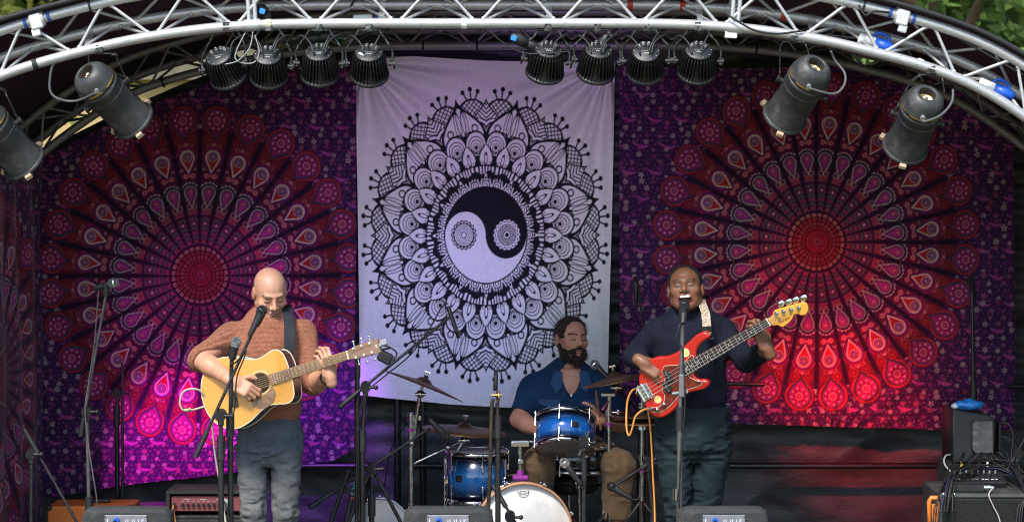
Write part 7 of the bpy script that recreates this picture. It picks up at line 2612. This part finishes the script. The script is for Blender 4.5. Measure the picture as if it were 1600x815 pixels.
bo_ = thing('plastic_bag', 'crumpled bright blue bag lying on top of the sideways loudspeaker', 'bag', bc_ - Vector((0, 0, .025)))
obj('bag', bag, mat('blue plastic film', (.02, .20, .62), .25, 0, .3, 30, bump=.7, bscale=45, coat=.3), bo_)
obj('white_end', MB().ball(bc_ + Vector((-.074, -.005, -.006)), (.020, .028, .016), 12, 8), mat('white film', (.6, .62, .66), .3, bump=.5, bscale=60), bo_)
og = thing('cable_reel', 'orange plastic cable frame leaning beside the flight case', 'cable reel', P(1458, 820, .3))
fr = [P(1453, 830, .3), P(1452, 782, .3), P(1455, 777, .3), P(1467, 777, .3), P(1469, 782, .3), P(1469, 830, .3)]
obj('frame', MB().tube(fr, .012, 10, spline=False), mat('orange plastic', (.75, .20, .03), .45), og)
obj('panel', MB().box(P(1460, 808, .31), (.045, .02, .14), bev=.005), mat('orange plastic', (.75, .20, .03), .45), og)

# ================================================================= CABLES AND PLUGS ON THE FRONT TRUSS
def plug(label, a, b, r, m1, m2, collar_m=None, group='plugs on the front truss', lid=False):
    a, b = Vector(a), Vector(b)
    root = thing('power_plug', label, 'plug', a, group)
    d = (b - a).normalized()
    L = (b - a).length
    obj('sleeve', MB().lathe(a, d, [(0, 0), (r * .8, 0), (r * .95, .004), (r * .95, L * .42), (r * .6, L * .46)], 16), m1, root)
    obj('shell', MB().lathe(a, d, [(r * .7, L * .42), (r * 1.08, L * .44), (r * 1.08, L * .75), (r * .8, L * .9), (r * .55, L), (0, L)], 16), m2, root)
    if lid:
        u = Vector((0, 0, 1)) - d * d.z
        u.normalize()
        obj('lid', MB().tube([a + d * L * .35 + u * r, a + d * L * .45 + u * r * 1.7, a + d * L * .7 + u * r * 1.6, a + d * L * .78 + u * r], .008, 8), m2, root)
    if collar_m:
        obj('collar', MB().lathe(a, d, [(r * 1.1, L * .50), (r * 1.15, L * .52), (r * 1.15, L * .58), (r * 1.1, L * .6)], 16), collar_m, root)
    return root
plug('blue and white power connector on the right of the arch', P(1341, 60, -.70), P(1400, 79, -.72), .030, white_plastic, blue_plastic, lid=True)
plug('second blue and white power connector near the right picture edge', P(1529, 129, -.70), P(1585, 152, -.72), .028, white_plastic, blue_plastic, lid=True)
plug('black connector with blue face at the left joint of the truss', P(418, 30, -.72), P(402, 10, -.76), .030, black_plastic, black_plastic)
plug('long black connector lying in the truss above the cloth left corner', P(552, 29, -.66), P(622, 26, -.66), .017, white_plastic, black_plastic, blue_plastic)
plug('black connector slanting left of the fifth LED spotlight', P(842, 76, -.76), P(798, 56, -.80), .026, black_plastic, black_plastic)
plug('fat black connector above the third LED spotlight', P(478, 62, -.74), P(528, 54, -.74), .024, black_plastic, black_plastic)
plug('fat black connector above the sixth LED spotlight', P(918, 82, -.78), P(958, 53, -.78), .024, black_plastic, black_plastic)
for px, py, Y in ((410, 18, -.79), (803, 60, -.83)):
    o = obj('connector_face', MB().box(P(px, py, Y), (.026, .006, .024), Matrix.Rotation(.3, 3, 'Y'), bev=.003), mat('bright blue label', (.02, .22, .8), .4))
    tag(o, 'small blue label square on the connector at the left truss joint' if px < 500 else 'small blue label square on the slanting connector', 'label')
def cable(label, pts, r=.0045, m=rubber, group='cables along the front truss'):
    o = obj('power_cable', MB().tube(pts, r, 7), m)
    return tag(o, label, 'cable', group)
cable('black cable running to the left truss joint', [P(428, 33, -.70), P(470, 34, -.68), P(520, 40, -.7), P(545, 15, -.66), P(560, -12, -.66)], .006)
cable('black cable curving past the long connector', [P(622, 27, -.66), P(660, 32, -.68), P(700, 28, -.66), P(720, 35, -.68), P(790, 44, -.7), P(830, 40, -.72)], .005)
cable('thin grey wire ring below the left truss joint', [P(383, 52, -.83), P(370, 78, -.84), P(368, 92, -.85), P(380, 99, -.85), P(398, 97, -.85), P(405, 80, -.84), P(398, 55, -.83)], .0032, mat('grey wire', (.25, .25, .26), .4))
cable('second thin wire below the left truss joint', [P(395, 50, -.84), P(390, 75, -.85), P(372, 95, -.86), P(350, 101, -.86)], .003, mat('grey wire', (.25, .25, .26), .4))
for i, (x0, x1, lab) in enumerate(((350, 419, 'first'), (419, 499, 'second'), (499, 577, 'third'), (854, 933, 'fourth'), (933, 1009, 'fifth'), (1009, 1090, 'sixth'))):
    cable('black link cable between neighbouring LED spotlights, %s from the left' % lab, [P(x0 + 9, 84, -.86), P(x0 + 14, 66, -.84), P(x0 + 30, 55, -.80), P((x0 + x1) / 2, 62, -.78), P(x1 - 28, 56, -.80), P(x1 - 14, 68, -.84), P(x1 - 9, 84, -.86)], .0045)
    cable('black power cable from an LED spotlight up to the truss, %s from the left' % lab, [P(x1 + 5, 80, -.86), P(x1 + 12, 64, -.84), P(x1 + 20, 52, -.80), P(x1 + 32, 46, -.77)], .005)
cable('long thin wire sagging under the truss toward the fifth LED spotlight', [P(765, 48, -.84), P(785, 66, -.84), P(815, 82, -.84), P(850, 84, -.86), P(890, 80, -.86)], .003)
cable('black cable on the bottom chord at the right bend', [P(1135, 22, -.84), P(1155, 35, -.85), P(1180, 48, -.85), P(1215, 53, -.85), P(1255, 48, -.83)], .005)
cable('black cable hugging the top chord at the right', [P(1342, 8, -.84), P(1352, 24, -.85), P(1370, 18, -.84), P(1420, 26, -.80), P(1480, 52, -.80), P(1530, 78, -.80), P(1600, 118, -.80)], .005)
cable('black cable between the two blue connectors', [P(1400, 79, -.72), P(1430, 92, -.70), P(1460, 104, -.70), P(1500, 118, -.7), P(1529, 129, -.70)], .006)
cable('thin black cable beside the blue connectors', [P(1405, 86, -.75), P(1450, 108, -.74), P(1490, 122, -.74), P(1540, 140, -.74), P(1600, 172, -.74)], .005)
cable('black cable leaving the second blue connector', [P(1585, 152, -.72), P(1600, 160, -.70), P(1625, 178, -.70)], .006)
cable('black cable entering the first blue connector from the left', [P(1341, 60, -.70), P(1315, 58, -.70), P(1270, 52, -.69), P(1200, 44, -.68)], .006)
for px, py, w_, m, lab in ((1450, 105, .05, mat('orange tag', (.7, .2, .05), .5), 'orange tagged cable end between the blue connectors'), (1438, 96, .03, white_plastic, 'white cable joiner between the blue connectors'), (1142, 55, .055, white_plastic, 'small white junction box under the right truss joint')):
    o = obj('cable_joiner', MB().box(P(px, py, -.80), (w_, .03, .022 if w_ < .055 else .03), Matrix.Rotation(.4 if px > 1200 else .05, 3, 'Y'), bev=.004), m)
    tag(o, lab, 'connector')

for o in WORLD_ROOTS:
    if '_w' in o:
        del o['_w']
